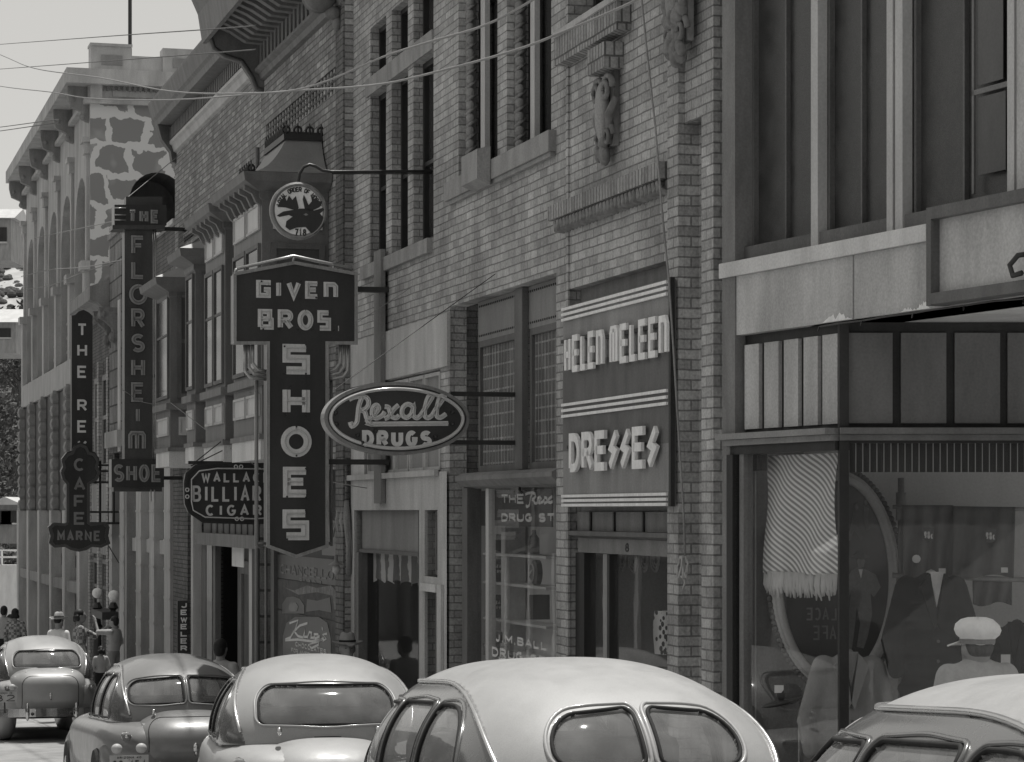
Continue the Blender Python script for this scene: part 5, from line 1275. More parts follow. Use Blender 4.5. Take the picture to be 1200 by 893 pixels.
mb=MB(); mb.tube([(ur_-.08,*Gr(393,457)),(U(583),-.02,Z(583,321))],.004,5); mb.build('guy_wire',M['metal_dark'],rs_)
tb=None
# --- billiards
uw=U(345,0); Gw=lambda x,y:sgp(x,y,uw)
ws_=thing('billiards_sign','black neon sign with chamfered corners reading Wallace billiards cigars','sign',(uw,*Gw(300,612)))
out=spix([(217,565),(219,555),(230,546),(252,543),(350,545),(352,608),(300,613),(238,611),(222,600),(218,590)],uw)
outline_prism(MB(),out,uw,.2).build('sign_box',M['enamel_dark'],ws_)
mb=MB(); mb.ribbon(out+[out[0]],.04,fS(uw),-.01,.03); mb.build('metal_edge',M['metal_dark'],ws_)
p=spix([(224,570),(224,562),(233,552),(254,549),(345,550),(345,604),(300,608),(240,606),(226,598),(224,588)],uw)
mb=MB(); mb.tube([(uw+.04,a,b) for a,b in p],.009,5,True)
for x,y in ((219,574),(219,582),(276,547),(282,547),(277,608),(283,608)): a,b=Gw(x,y); mb.tube([(uw+.04,a+.022*math.cos(q*PI/5),b+.022*math.sin(q*PI/5)) for q in range(10)],.008,5,True)
mb.build('neon_tube',M['tube_glass'],ws_)
mb=MB(); ltr('WALLACE',236,317,553.5,565.5,.026,.55,mb,False,u=uw); ltr('BILLIARDS',225,334,569,588,.032,.45,mb,False,u=uw); ltr('CIGARS',241,322,591.5,604.5,.028,.6,mb,False,u=uw)
mb.build('lettering',M['letter_pale'],ws_)
mb=MB(); a,b=Gw(300,545); mb.box(uw-.14,uw-.06,Gw(222,545)[0],.4,b+.01,b+.05)
for x0,x1,y0,y1 in ((228,262,543,516),(225,270,546,524)): mb.tube([(uw-.1,*Gw(x0,y0)),(uw-.1,*Gw(x1,y1)),(uw-.1,.0,Gw(330,470)[1])],.008,5)
mb.build('bracket_arm',M['metal_dark'],ws_)
# --- florsheim
uf=U(219); Gf=lambda x,y:sgp(x,y,uf)
fs_=thing('vertical_shoe_sign','tall narrow vertical sign reading The Florsheim shoe beyond the T shaped sign','sign',(uf,*Gf(162,576)))
bxs=lambda x0,x1,y0,y1:spix([(x0,y1),(x1,y1),(x1,y0),(x0,y0)],uf)
outline_prism(MB(),bxs(146,178.5,268,538),uf,.35).build('shaft_box',M['enamel_mid'],fs_)
outline_prism(MB(),bxs(148,191,230,240),uf-.05,.25).build('top_cap',M['enamel_mid'],fs_)
mb=MB(); outline_prism(mb,bxs(134,195,240,264),uf+.02,.4); mb.build('head_box',M['enamel_dark'],fs_)
mb=MB(); outline_prism(mb,bxs(131.5,193,264,269),uf+.05,.5); mb.build('head_ledge',M['enamel_mid'],fs_)
outline_prism(MB(),bxs(130.5,192,538,571),uf+.03,.4).build('foot_box',M['enamel_dark'],fs_); outline_prism(MB(),bxs(133,190,571,576),uf,.35).build('foot_ledge',M['enamel_mid'],fs_)
mb=MB(); tb=MB(); ol=MB()
for ch,(y0,y1) in zip('FLORSHEIm',((276,299),(305,327),(333,357),(361.5,385),(391,413),(419.5,442),(448,471),(477,496),(505,528))):
    w=(153.5,170) if ch not in 'I' else (157,166)
    if ch=='O': w=(151,173)
    if ch=='m': w=(150,171)
    letters(ol,ch,Gf(w[0]-1,0)[0],Gf(w[1]+1,0)[0],Gf(0+160,y1+1)[1],Gf(160,y0-1)[1],.10,fS(uf),.001,.006)
    letters(mb,ch,Gf(w[0],0)[0],Gf(w[1],0)[0],Gf(160,y1)[1],Gf(160,y0)[1],.07,fS(uf),.001,.012,tubes=tb,tr=.008)
ol.build('letter_outline',M['enamel_dark'],fs_)
ltr('THE',150,187,245,262,.06,.45,mb,True,u=uf+.02); ltr('SHOE',133,190,544,565,.06,.25,mb,True,u=uf+.03)
mb.build('lettering',M['letter_dim'],fs_) ; tb.build('neon_tube',M['metal_grey'],fs_)
mb=MB()
for y in (244,252,258): a,b=Gf(133,y); mb.tube([(uf+.05,a,b),(uf+.05,a+.2,b)],.012,6)
for x in (180,182.5): mb.tube([(uf-.02,*Gf(x,268)),(uf-.02,*Gf(x,538))],.014,6)
for x in (176.5,180.5): mb.tube([(uf+.05,*Gf(x,574)),(uf+.05,*Gf(x,585)),(uf+.07,*Gf(x,587))],.012,6)
mb.build('neon_strip',M['silver_trim'],fs_,smooth=True)
mb=MB(); 
for y,x in ((267,192),(440,183),(560,192)): a,b=Gf(x,y); mb.box(uf-.2,uf-.12,a-.1,.02,b-.03,b+.03)
mb.build('bracket_arm',M['metal_dark'],fs_)
mb=MB(); mb.tube([(uf-.1,*Gf(150,231)),(U(213),-.01,Z(213,180))],.007,5); mb.tube([(uf+.05,*Gf(143,457)),(uf+.05,*Gf(165,471)),(uf+.3,*Gf(184,476))],.006,5); mb.build('guy_wire',M['metal_grey'],fs_)
# --- cafe
uk=U(140); Gk=lambda x,y:sgp(x,y,uk)
cf=thing('cafe_sign','vertical cafe sign with a scalloped cartouche foot reading The Rex cafe Marne','sign',(uk,*Gk(92,645)))
outline_prism(MB(),spix([(84,530),(108.5,530),(108.5,370),(104,366),(98,363),(92,365),(88,369),(84,370)],uk),uk,.25).build('shaft_box',M['enamel_brown'],cf)
lob=[(78,612),(78,566),(73,560),(71,552),(74,546),(72,538),(78,530),(84,528),(87,521),(94,518),(101,521),(104,528),(111,530),(116,538),(114,546),(117,552),(114,560),(104,566),(104,612),(108,614),(124,612),(128,618),(126,628),(129,637),(120,641),(108,640),(101,644),(92,646),(82,644),(75,640),(62,641),(57,636),(59,628),(56,618),(61,613),(74,614)]
outline_prism(MB(),spix(lob,uk),uk+.08,.3).build('cartouche',M['enamel_brown'],cf)
mb=MB(); pl=spix(lob,uk); cxk,cyk=Gk(92,590)
ins=[(92+(x-92)*.93,(582 if y<612 else 628)+(y-(582 if y<612 else 628))*.94) for x,y in lob]
p=spix(ins,uk); mb.ribbon(p+[p[0]],.055,fS(uk+.08),.001,.02); mb.build('cartouche_border',M['enamel_mid'],cf)
mb=MB(); 
for ch,y0,y1 in (('T',379,394),('H',403,418),('E',428.5,443),('R',468,482),('E',492.5,507),('X',516,529)): ltr(ch,90.5,102,y0,y1,.045,.3,mb,False,u=uk)
mb.build('shaft_lettering',M['letter_pale'],cf)
mb=MB()
for ch,y0,y1 in (('C',537,552),('A',560,575),('F',580,595),('E',600,615)): ltr(ch,86.5,100,y0,y1,.05,.3,mb,False,u=uk+.08)
ltr('MARNE',67,118,622,634,.045,.4,mb,False,u=uk+.08); mb.build('lettering',M['letter_grey'],cf)
mb=MB()
for y in (545,552,565,600,613): a,b=Gk(104,y); mb.box(uk-.12,uk-.07,a,.0,b-.02,b+.02)
for x in (118,134): mb.tube([(uk-.1,*Gk(x,540)),(uk-.1,*Gk(x,613))],.025,6)
a,b=Gk(128,613); mb.box(uk-.1,uk-.05,a,Gk(155,613)[0],b-.025,b+.02)
mb.tube([(uk-.1,*Gk(128,640)),(uk-.1,*Gk(140,660))],.012,5)
mb.build('bracket_frame',M['metal_dark'],cf)
# --- jeweler
uj=U(224); o=MB(); a0,b1=sgp(208,704,uj); a1,b0=sgp(222.5,766,uj)
jl=o.box(uj-.05,uj,a0,a1,b0,b1).build('jeweler_sign',M['enamel_dark'],None,FA); tag(jl,'narrow black vertical sign lettered jeweler on the dark brick pier','sign')
mb=MB()
for k,ch in enumerate('JEWELER'):
    y0=706+k*8.4; ltr(ch,211.5,219.5,y0,y0+6.3,.022,.2,mb,False,u=uj)
mb.build('lettering',M['letter_white'],jl)
# ================================================================ WIRES
def wire(label,pts,yl,r,m,ye=None):
    P=[]
    n=len(pts)
    for k,(x,y) in enumerate(pts):
        yy=yl if ye is None else yl+(ye-yl)*k/(n-1)
        u,z=on(x,y,yy); P.append((u,yy,z))
    Q=[]
    for k in range(n-1):
        p0,p1,p2,p3=P[max(k-1,0)],P[k],P[k+1],P[min(k+2,n-1)]
        for t in (0,.2,.4,.6,.8): Q.append(tuple(.5*((2*p1[i])+(-p0[i]+p2[i])*t+(2*p0[i]-5*p1[i]+4*p2[i]-p3[i])*t*t+(-p0[i]+3*p1[i]-3*p2[i]+p3[i])*t**3) for i in (0,1,2)))
    Q.append(P[-1])
    return tag(MB().tube(Q,r,6).build('overhead_wire',M[m],None,FA,smooth=True),label,'wire')
plain('hair_short',.12,.7,.2,40.); plain('cable_pale',.22,.6,.1,5.); plain('cable_dark',.09,.6,.1,5.)
wire('upper thick pale cable sagging across the brick facades from the top of the tall window',[(-60,40),(0,64),(40,80),(117,91),(200,107),(304,109),(368,100),(448,67),(500,50),(567,30),(624,0),(680,-40)],-3.4,.0055,'cable_pale')
wire('lower thick pale cable crossing the brick facades below the upper one',[(-60,90),(0,101),(60,108),(104,115),(200,117),(334,107),(435,100),(500,87),(600,60),(668,34),(742,2),(800,-30)],-3.3,.0055,'cable_pale')
wire('thin wire highest across the sky above the arcaded building',[(-40,55),(0,52),(120,43),(250,34),(300,30)],-1.5,.007,'cable_dark')
wire('thin wire crossing the parapet of the arcaded building',[(-40,84),(0,81),(120,72),(250,62),(300,58)],-1.5,.007,'cable_dark')
wire('thin wire low in the sky at the left edge, upper of two',[(-30,152),(0,149),(52,142),(70,140)],-1.2,.010,'cable_dark')
wire('thin wire low in the sky at the left edge, lower of two',[(-30,157),(0,153.5),(52,146),(70,144)],-1.2,.010,'cable_dark')
wire('thin sloping wire from the arcaded wall to the top of the vertical shoe sign',[(25,324),(60,316),(100,313),(150,303)],-.9,.009,'cable_pale')
wire('thin slack wire over the arcades ending at the cafe sign',[(25,340),(60,334),(95,320),(135,308)],-.9,.008,'cable_pale')
wire('thin wire with a bright insulator over the arcades',[(40,279),(88,269),(130,260),(147,256)],-.9,.008,'cable_pale')
wire('guy wire slanting across the black shaft of the shoe sign',[(311,446),(350,422),(417,379),(480,338)],-.75,.004,'cable_pale',-.02)
wire('thin wire running low past the black shoe sign to the stucco shop',[(200,472),(300,546),(345,556),(400,567),(430,572)],-1.0,.005,'cable_pale',-.06)
# ================================================================ LAMP POST
u0l,y0l=U(118,-.75),-.75
lp=thing('twin_globe_lamp','short ornate dark lamp post with two white globes on the pavement','street lamp',(u0l,y0l,walk_z(u0l)))
s_l=3000/ (3000*(6.06-.75)/.9637/(348)) if 0 else None
def Lz(x,y): return on(x,y,y0l)
mb=MB(); zb_=walk_z(u0l)
for x,yy in ((114,.0),(125,.12)):
    u,z=Lz(x,706)
    mb.lathe((u,y0l+yy,zb_),[(.001,0),(.17,0),(.17,.2),(.1,.26),(.08,.6),(.09,.62),(.07,z-zb_-.5),(.11,z-zb_-.46),(.07,z-zb_-.4),(.05,z-zb_-.14),(.1,z-zb_-.1),(.05,z-zb_)],12)
u1,z1=Lz(114,722);u2,z2=Lz(125,722); mb.box(min(u1,u2)-.15,max(u1,u2)+.15,y0l-.1,y0l+.2,z1,z1+.14)
mb.build('post',M['metal_dark'],lp,smooth=False)
for x,y,yy in ((114,695,.0),(125.5,698,.12)):
    u,z=Lz(x,y); MB().ell((u,y0l+yy,z),(.1,.1,.1),18,12).build('globe',M['letter_white'],lp,smooth=True)
# ================================================================ PEOPLE
def person(label,px,headtop,depth,facing,shirt='khaki',hat=None,hair='hair_dark',trousers='wool_dark',arms=None,female=False,scale=1.,sleeves='long',headturn=0.,hunch=0.,cat='person'):
    """stands at pixel column px, at distance depth; facing = heading in world radians (0 = +y away from camera)"""
    X=WX(px,depth); ztop=WZ(headtop,depth)
    H=1.72*scale
    z0=ztop-H+hunch
    root=thing('person',label,cat,(X,depth,z0),frame=None); root.rotation_euler=(0,0,-facing)
    k=scale; S=.92 if female else 1.
    sh=1.43*k; mbb=MB()
    hz=1.60*k-hunch
    # head  (local: forward +y)
    mbb.ell((0,.0,hz),(.075*k,.095*k,.115*k),20,14); mbb.ell((0,.035,hz-.06*k),(.056*k,.066*k,.066*k),14,10)
    mbb.ell((0,.102*k,hz-.02*k),(.014*k,.024*k,.028*k),10,8); mbb.ell((0,.09*k,hz-.064*k),(.026*k,.012*k,.009*k),10,6)
    mbb.ell((0,.088*k,hz+.018*k),(.05*k,.012*k,.012*k),10,6)
    for sg in (-1,1): mbb.ell((sg*.076*k,-.005,hz-.01*k),(.014*k,.026*k,.034*k),10,8)
    mbb.cap((0,-.015,hz-.06*k),(0,-.02,sh-.02),.056*k*S,.062*k*S)
    # torso
    mbb.ell((0,-.01,1.27*k),(.165*k*S,.105*k,.2*k),16,10); mbb.ell((0,0,1.0*k),(.15*k,.105*k,.2*k),16,10)
    aj=arms or {}
    def arm(sg,rest):
        s0=(sg*.17*k*S,-.01,sh-.06*k); 
        e=rest.get('e',(sg*.25*k*S,-.03,1.13*k)); w=rest.get('w',(sg*.25*k*S,.08,.9*k)); return s0,e,w
    AR={sg:arm(sg,aj.get(sg,{})) for sg in (-1,1)}
    for sg in (-1,1):
        s0,e,w=AR[sg]; mbb.cap(s0,e,.048*k,.04*k); mbb.cap(e,w,.038*k,.026*k)
        d=(Vector(w)-Vector(e)).normalized(); w_=Vector(w)
        mbb.cap(w_+d*.02,w_+d*.075,.034*k,.03*k)
        side=d.cross(Vector((0,1,0.2))).normalized()
        for q in range(4):
            b=w_+d*.07+side*(q-1.5)*.019; L_=(.055,.068,.064,.05)[q]; mbb.cap(b,b+d*L_*.6+Vector((0,.008,0)),.0105,.0095,6); mbb.cap(b+d*L_*.6+Vector((0,.008,0)),b+d*L_+Vector((0,.022,0)),.0095,.008,6)
        b=w_+d*.03+side*-.032; mbb.cap(b,b+d*.035-side*.022,.012,.010,6)
    for sg in (-1,1):
        mbb.cap((sg*.085*k,0,.92*k),(sg*.09*k,.01,.5*k),.08*k,.055*k); mbb.cap((sg*.09*k,.01,.5*k),(sg*.095*k,-.02,.09*k),.052*k,.036*k); mbb.cap((sg*.095*k,-.03,.045),(sg*.1*k,.13,.035),.04,.032)
    voxel(mbb,'body','skin',root,.0115,4)
    # shirt
    m=MB(); m.ell((0,-.01,1.26*k),(.195*k*S,.13*k,.215*k),18,12); m.ell((0,0,1.03*k),(.175*k*S,.125*k,.19*k),18,12); m.cap((-.1*k*S,-.015,sh-.045*k),(.1*k*S,-.015,sh-.045*k),.062*k,.062*k)
    for sg in (-1,1):
        s0,e,w=AR[sg]; m.cap(s0,e,.072*k,.058*k)
        if sleeves=='long': m.cap(e,Vector(e).lerp(Vector(w),.93),.056*k,.043*k)
    m.lathe((0,-.015,sh-.04*k),[(.082*k,0),(.078*k,.045*k),(.066*k,.05*k),(.066*k,0)],18)
    o=voxel(m,'shirt',shirt,root,.012,4)
    m=MB()
    m.ell((0,0,.93*k),(.165*k,.12*k,.12*k),16,10)
    for sg in (-1,1): m.cap((sg*.085*k,0,.9*k),(sg*.095*k,0,.5*k),.095*k,.075*k); m.cap((sg*.095*k,0,.5*k),(sg*.1*k,-.01,.13*k),.073*k,.062*k)
    voxel(m,'trousers' if not female else 'skirt',trousers,root,.016,4)
    # hair
    if hat is None or hat!='none':
        m=MB()
        if hat is None:
            m.ell((0,-.02*k,hz+.03*k),(.085*k,.1*k,.1*k),18,12); m.ell((0,-.05*k,hz-.02*k),(.08*k,.065*k,.085*k),14,10)
            if female:
                for q in range(14): a=q/14*PI; m.ell((.08*math.cos(a)*k,-.05-.05*math.sin(a)*k,hz-.05*k+random.uniform(-.02,.03)),(.034*k,.034*k,.05*k),8,6)
        else: m.ell((0,-.03*k,hz+.012*k),(.079*k,.077*k,.082*k),16,10)
        o=voxel(m,'hair',hair,root,.011,3)
        # cut the face open
        bm=bmesh.new(); bm.from_mesh(o.data); dl=[f_ for f_ in bm.faces if f_.calc_center_median().y>.045*k and f_.calc_center_median().z<hz+.06*k]; bmesh.ops.delete(bm,geom=dl,context='FACES'); bm.to_mesh(o.data); bm.free()
    if hat=='fedora' or hat=='straw':
        h_=thing_child=MB(); P=[]
        n=40
        prof=[(.001,.125),(.05,.118),(.075,.1),(.09,.03),(.098,.0),(.125,-.012),(.165,-.01),(.175,.004),(.165,-.002),(.12,-.018)]
        i0=0
        for (r_,h) in prof:
            for q in range(n):
                a=2*PI*q/n; rr_=r_*k; zz=h*k+ (.02*k*(abs(math.cos(a))**3) if r_>.15 else 0)-(.02*k if (r_>.15 and abs(math.cos(a))<.3) else 0)
                if h>.11: zz-=.03*k*math.exp(-(math.cos(a)*r_/.03)**2)*(1 if r_<.06 else 0)
                h_.v.append((rr_*math.cos(a)*.92,rr_*math.sin(a)*1.12-.0,hz+.055*k+zz))
        for j in range(len(prof)-1):
            for q in range(n): a=j*n+q; b=j*n+(q+1)%n; h_.f.append((a,b,b+n,a+n))
        ho=h_.build('hat',M['felt_grey' if hat=='fedora' else 'khaki'],root,smooth=True)
        m=MB(); m.lathe((0,0,hz+.055*k),[(.094*k,.002),(.0925*k,.032)],30); m.v=[(a*.94,b*1.14,c_) for a,b,c_ in m.v]; m.build('hat_band',M['wool_dark'],ho)
    if hat=='cap':
        m=MB(); n=48
        prof=[(.001,.108),(.05,.105),(.085,.095),(.112,.072),(.12,.045),(.112,.02),(.092,.0),(.087,-.03),(.082,-.03)]
        for (r_,h) in prof:
            for q in range(n):
                a=2*PI*q/n; pk=1+.03*math.sin(a*9+h*30)*(1 if .09<r_ and h>0 else 0)
                m.v.append((r_*k*pk*math.cos(a)*.98,r_*k*pk*math.sin(a)*1.12-.012,hz+.055*k+h+ .004*math.sin(a*5+2)))
        for j in range(len(prof)-1):
            for q in range(n): a=j*n+q; b=j*n+(q+1)%n; m.f.append((a,b,b+n,a+n))
        co_=m.build('hat',M['white_cotton'],root,smooth=True)
        m=MB(); N_=16
        for q in range(N_+1):
            a=R(20+140*q/N_); 
            for r_,zz in ((.088,-.018),(.15,-.042)): m.v.append((r_*math.cos(a)*.98,r_*math.sin(a)*1.15,hz+.055*k+zz))
        for q in range(N_): m.f.append((2*q,2*q+1,2*q+3,2*q+2))
        v_=m.build('visor',M['white_cotton'],co_,smooth=True); s1=v_.modifiers.new('s','SOLIDIFY'); s1.thickness=.006
        m=MB(); m.lathe((0,-.012,hz+.055*k),[(.0905*k,-.03),(.0925*k,-.004)],30); m.v=[(a*.99,(b+.012)*1.12-.012,c_) for a,b,c_ in m.v]; m.build('hat_band',M['felt_grey'],co_)
    # eyes
    m=MB()
    for sg in (-1,1): m.ell((sg*.029*k,.086*k,hz+.004*k),(.012*k,.009*k,.006*k),8,6)
    m.build('eyes',M['hair_dark'],root,smooth=True)
    # shoes
    m=MB()
    for sg in (-1,1): m.ell((sg*.1*k,.05,.05),(.05,.145,.052),12,8)
    m.build('shoes',M['wool_dark'],root,smooth=True)
    return root
plain('plaid_light',.38,.9,.1,14.); 
t_=NT('plaid'); co=t_.node('ShaderNodeTexCoord'); ck=t_.node('ShaderNodeTexChecker'); ck.inputs['Scale'].default_value=16; t_.lk(co.outputs['Object'],ck.inputs['Vector']); t_.lk(t_.ramp(ck.outputs['Fac'],.3,.13,.7,.36),t_.b.inputs['Base Color']); t_.b.inputs['Roughness'].default_value=.9; M['plaid']=t_.m
person('man in a white flat cap and light shirt seen from behind at the clothing store',1144,733,13.55,-.35,shirt='plaid_light',hat='cap',hair='hair_short',hunch=.085)
person('man in a grey fedora looking toward the camera in front of the stucco shop',407,746,26.6,PI-.25,shirt='wood_mid',hat='fedora',trousers='wool_dark')
person('dark haired pedestrian seen from behind in the doorway under the billiards sign',259,748.5,32.,.3,shirt='plaid_light')
person('woman in a plaid blouse reaching out to the lamp post',94,714,46.,1.25,shirt='plaid',female=True,trousers='felt_grey',sleeves='short',arms={-1:{'e':(-.2,.30,1.22),'w':(-.16,.52,1.40)}})
person('man in a light shirt and small hat standing left of the plaid bloused woman',69,720,47.,.5,shirt='white_cotton',hat='straw')
person('pale child hanging on to the lamp post with raised arms',133.5,722,45.,-1.2,shirt='plaid_light',scale=.8,sleeves='short',trousers='felt_grey',arms={-1:{'e':(-.2,.2,1.1),'w':(-.12,.3,1.28)}})
person('small child low beside the lamp post behind the dark car roof',118,757,44.,-.4,shirt='plaid_light',scale=.6,female=True)
person('dark haired person at the left edge in a pale shirt, leftmost of the three',5,710,60.,.2,shirt='plaid_light')
person('dark haired person at the left edge in a grey shirt, rightmost of the three',18,713,58.,.1,shirt='plaid',female=True,trousers='felt_grey')
person('shorter person at the left edge between two taller walkers',12,720,62.,.0,shirt='wood_grey')
# ================================================================ CARS  (local: +x forward, +y left, z up, origin on the road under the tail)
plain('rubber',.02,.8,.2,8.); plain('seat_cloth',.10,.9,.2,10.); plain('headliner',.16,.9,.1,10.)
paint('chrome',.62,.10,.0,.01,metal=1.); glass('car_glass',.75,1.,.30,.03,.42)
plain('plate_pale',.42,.5,.12,12.,bump=.02)
def sp(t,e): return (abs(math.cos(t))**e)*(1 if math.cos(t)>=0 else -1)
def superell(c,r,e1,e2,nu=48,nv=28):
    """superellipsoid; e1 vertical exponent, e2 plan exponent"""
    mb=MB()
    f_=lambda v,e:(abs(v)**e)*(1 if v>=0 else -1)
    for j in range(nv+1):
        th=-PI/2+PI*j/nv
        for i in range(nu):
            ph=2*PI*i/nu
            mb.v.append((c[0]+r[0]*f_(math.cos(th),e1)*f_(math.cos(ph),e2),c[1]+r[1]*f_(math.cos(th),e1)*f_(math.sin(ph),e2),c[2]+r[2]*f_(math.sin(th),e1)))
    for j in range(nv):
        for i in range(nu): a=j*nu+i;b=j*nu+(i+1)%nu; mb.f.append((a,b,b+nu,a+nu))
    return mb
def inpoly(x,y,poly):
    c=False; n=len(poly); j=n-1
    for i in range(n):
        xi,yi=poly[i];xj,yj=poly[j]
        if (yi>y)!=(yj>y) and x<(xj-xi)*(y-yi)/(yj-yi)+xi: c=not c
        j=i
    return c
def roundpoly(x0,x1,z0,z1,rs,n=8,sk=0.):
    rs=[(r,r) if not isinstance(r,tuple) else r for r in rs]
    P=[]
    for (cx,cz,r,a0) in ((x0+rs[0][0],z0+rs[0][1],rs[0],180),(x1-rs[1][0],z0+rs[1][1],rs[1],270),(x1-rs[2][0],z1-rs[2][1],rs[2],0),(x0+rs[3][0],z1-rs[3][1],rs[3],90)):
        for k in range(n+1): a=R(a0+90*k/n); P.append((cx+r[0]*math.cos(a),cz+r[1]*math.sin(a)))
    return [(x+sk*(z-z0),z) for x,z in P]
def roundpoly_old(x0,x1,z0,z1,rs,n=8,sk=0.):
    """rounded rectangle, rs radii (bl,br,tr,tl), sk shifts top in x"""
    P=[]
    for (cx,cz,r,a0) in ((x0+rs[0],z0+rs[0],rs[0],180),(x1-rs[1],z0+rs[1],rs[1],270),(x1-rs[2],z1-rs[2],rs[2],0),(x0+rs[3],z1-rs[3],rs[3],90)):
        for k in range(n+1): a=R(a0+90*k/n); P.append((cx+r*math.cos(a),cz+r*math.sin(a)))
    return [(x+sk*(z-z0),z) for x,z in P]
def car(label,name,u,y,body,roofm,sidem,H=1.68,W=.80,rear='split',winz=(1.20,1.46),wy=.46,rearlen=1.45,zb=.98,bar=.035,trunk='bump',plate=None,turn=0.,zoff=0.,K=2.3,sidewin=True,group='cars parked along the kerb',e2=2.6,L=4.9,drip=True,winr=.1):
    z0=road_z(u)+zoff
    root=bpy.data.objects.new(name,None); COL.objects.link(root); slope=math.atan(.056)
    wp=FA.w(u,y,z0); root.location=wp; root.rotation_euler=(0,slope,FA.a+PI+turn); tag(root,label,'car',group)
    bpy.context.view_layer.update()
    # greenhouse
    Xr=.42; Xc=Xr+rearlen; Xf=3.5; Hh=H-zb
    st=[]
    n1=80
    for k in range(n1+1):
        t=PI/2*(1-k/n1); s=math.sin(t)
        X=Xc-rearlen*s**(2/K); z=zb+Hh*math.cos(t)**(2/K) if k>0 else zb
        q=(Xc-X)/rearlen; w=W*(1-.95*q**5.5)**.36
        st.append((X,max(z,zb+.002),w))
    Lm=.75
    for k in range(1,26): st.append((Xc+Lm*k/25,zb+Hh*(1-.012*(k/25)**2),W))
    z1=st[-1][1]; n2=44; Lf=Xf-(Xc+Lm)
    for k in range(1,n2+1):
        t=PI/2*k/n2; X=Xc+Lm+Lf*math.sin(t)**(1.0); z=zb+(z1-zb)*math.cos(t)**(.95); q=(X-Xc-Lm)/Lf; w=W*(1-.22*q**2.5); st.append((X,max(z,zb+.002),w))
    NJ=104; V=[];F=[]
    for (X,z,w) in st:
        for j in range(NJ+1):
            ph=PI*j/NJ; c_,s_=math.cos(ph),math.sin(ph)
            yy=w*(abs(c_)**(2/e2))*(1 if c_>=0 else -1); zz=zb+(z-zb)*abs(s_)**(2/2.15)
            V.append((X,yy,zz))
    NS=len(st)
    for i in range(NS-1):
        for j in range(NJ): a=i*(NJ+1)+j; F.append((a,a+1,a+NJ+2,a+NJ+1))
    bvh=BVHTree.FromPolygons([Vector(v) for v in V],F)
    # outlines
    Wn=[]  # (kind,poly)  kind 'r' in (y,z) ; 's' in (x,z)
    za,zc=winz
    if rear=='split':
        for sg in (1,-1):
            P=roundpoly(bar,wy,za,zc,(.035,winr*.8,winr*1.15,.04),8)
            P=[(a,b-.05*max(0,(a-bar)/(wy-bar))**2*(.3+.7*(b-za)/(zc-za))) for a,b in P]
            Wn.append(('r',[(sg*a,b) for a,b in P]))
    else:
        P=roundpoly(-wy,wy,za,zc,(winr*.6,winr*.6,winr,winr),8); P=[(a,b-.035*(a/wy)**2) for a,b in P]; Wn.append(('r',P))
    SW=[]
    xq=Xr+rearlen*.50
    SW.append(roundpoly(xq-.1,xq+.60,1.03,H-.22,(.05,.05,.06,(.52,.36)),10,.0))
    SW.append(roundpoly(xq+.70,xq+1.38,1.03,H-.215,(.05,.05,.06,.06),8))
    SW.append(roundpoly(xq+1.47,xq+2.12,1.03,H-.225,(.05,.1,.20,.05),8,-.1))
    for P in SW:
        for sg in (1,-1): Wn.append(('s',P,sg))
    # windscreen
    Wn.append(('f',roundpoly(-.52,.52,1.08,H-.17,(.06,.06,.1,.1),8)))
    # drip curve region (side panel): x,z polygon
    dr=roundpoly(xq-.6,xq+2.42,.86,H-.12,(.02,.02,(.5,.4),(1.6,.62)),24,-.02)
    roof=[];glass_=[];side=[]
    for fi,f_ in enumerate(F):
        c0=sum((Vector(V[a]) for a in f_),Vector())/4; x,yy,z=c0
        hit=None
        for w_ in Wn:
            if w_[0]=='r' and x<Xc and inpoly(yy,z,w_[1]): hit=w_;break
            if w_[0]=='f' and x>Xc+Lm*.9 and inpoly(yy,z,w_[1]) : hit=w_;break
            if w_[0]=='s' and w_[2]*yy>.3 and inpoly(x,z,w_[1]) : hit=w_;break
        if hit: glass_.append((Wn.index(hit),f_))
        elif abs(yy)>.3 and inpoly(x,z,dr): side.append(f_)
        else: roof.append(f_)
    def sub(faces,n,m,solid=.028,shift=0.):
        idx={};mb=MB()
        for f_ in faces:
            q=[]
            for a in f_:
                if a not in idx: idx[a]=len(mb.v); mb.v.append(V[a])
                q.append(idx[a])
            mb.f.append(tuple(q))
        o=mb.build(n,m,root,smooth=True)
        # outward normals check
        if solid: 
            o.data.materials.append(M['headliner'])
            s=o.modifiers.new('thick','SOLIDIFY'); s.thickness=solid; s.offset=-1; s.material_offset=1; s.material_offset_rim=0
        return o
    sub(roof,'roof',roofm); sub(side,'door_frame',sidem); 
    for wi,w_ in enumerate(Wn):
        fs_g=[f_ for i_,f_ in glass_ if i_==wi]
        if not fs_g: continue
        g_=sub(fs_g,{'r':'rear_window','s':'side_window','f':'windscreen'}[w_[0]],M['car_glass'],0)
        for v in g_.data.vertices:
            n_=Vector((0,v.co.y,v.co.z-zb)); v.co-=Vector((-.010 if v.co.x<Xc else .01,0,0))+n_.normalized()*.010
    def onsurf(w_,a,b):
        if w_[0]=='r': h=bvh.ray_cast(Vector((-2,a,b)),Vector((1,0,0)))
        elif w_[0]=='f': h=bvh.ray_cast(Vector((8,a,b)),Vector((-1,0,0)))
        else: h=bvh.ray_cast(Vector((a,w_[2]*3,b)),Vector((0,-w_[2],0)))
        return h[0]
    rb=MB(); ch=MB(); ch2=MB()
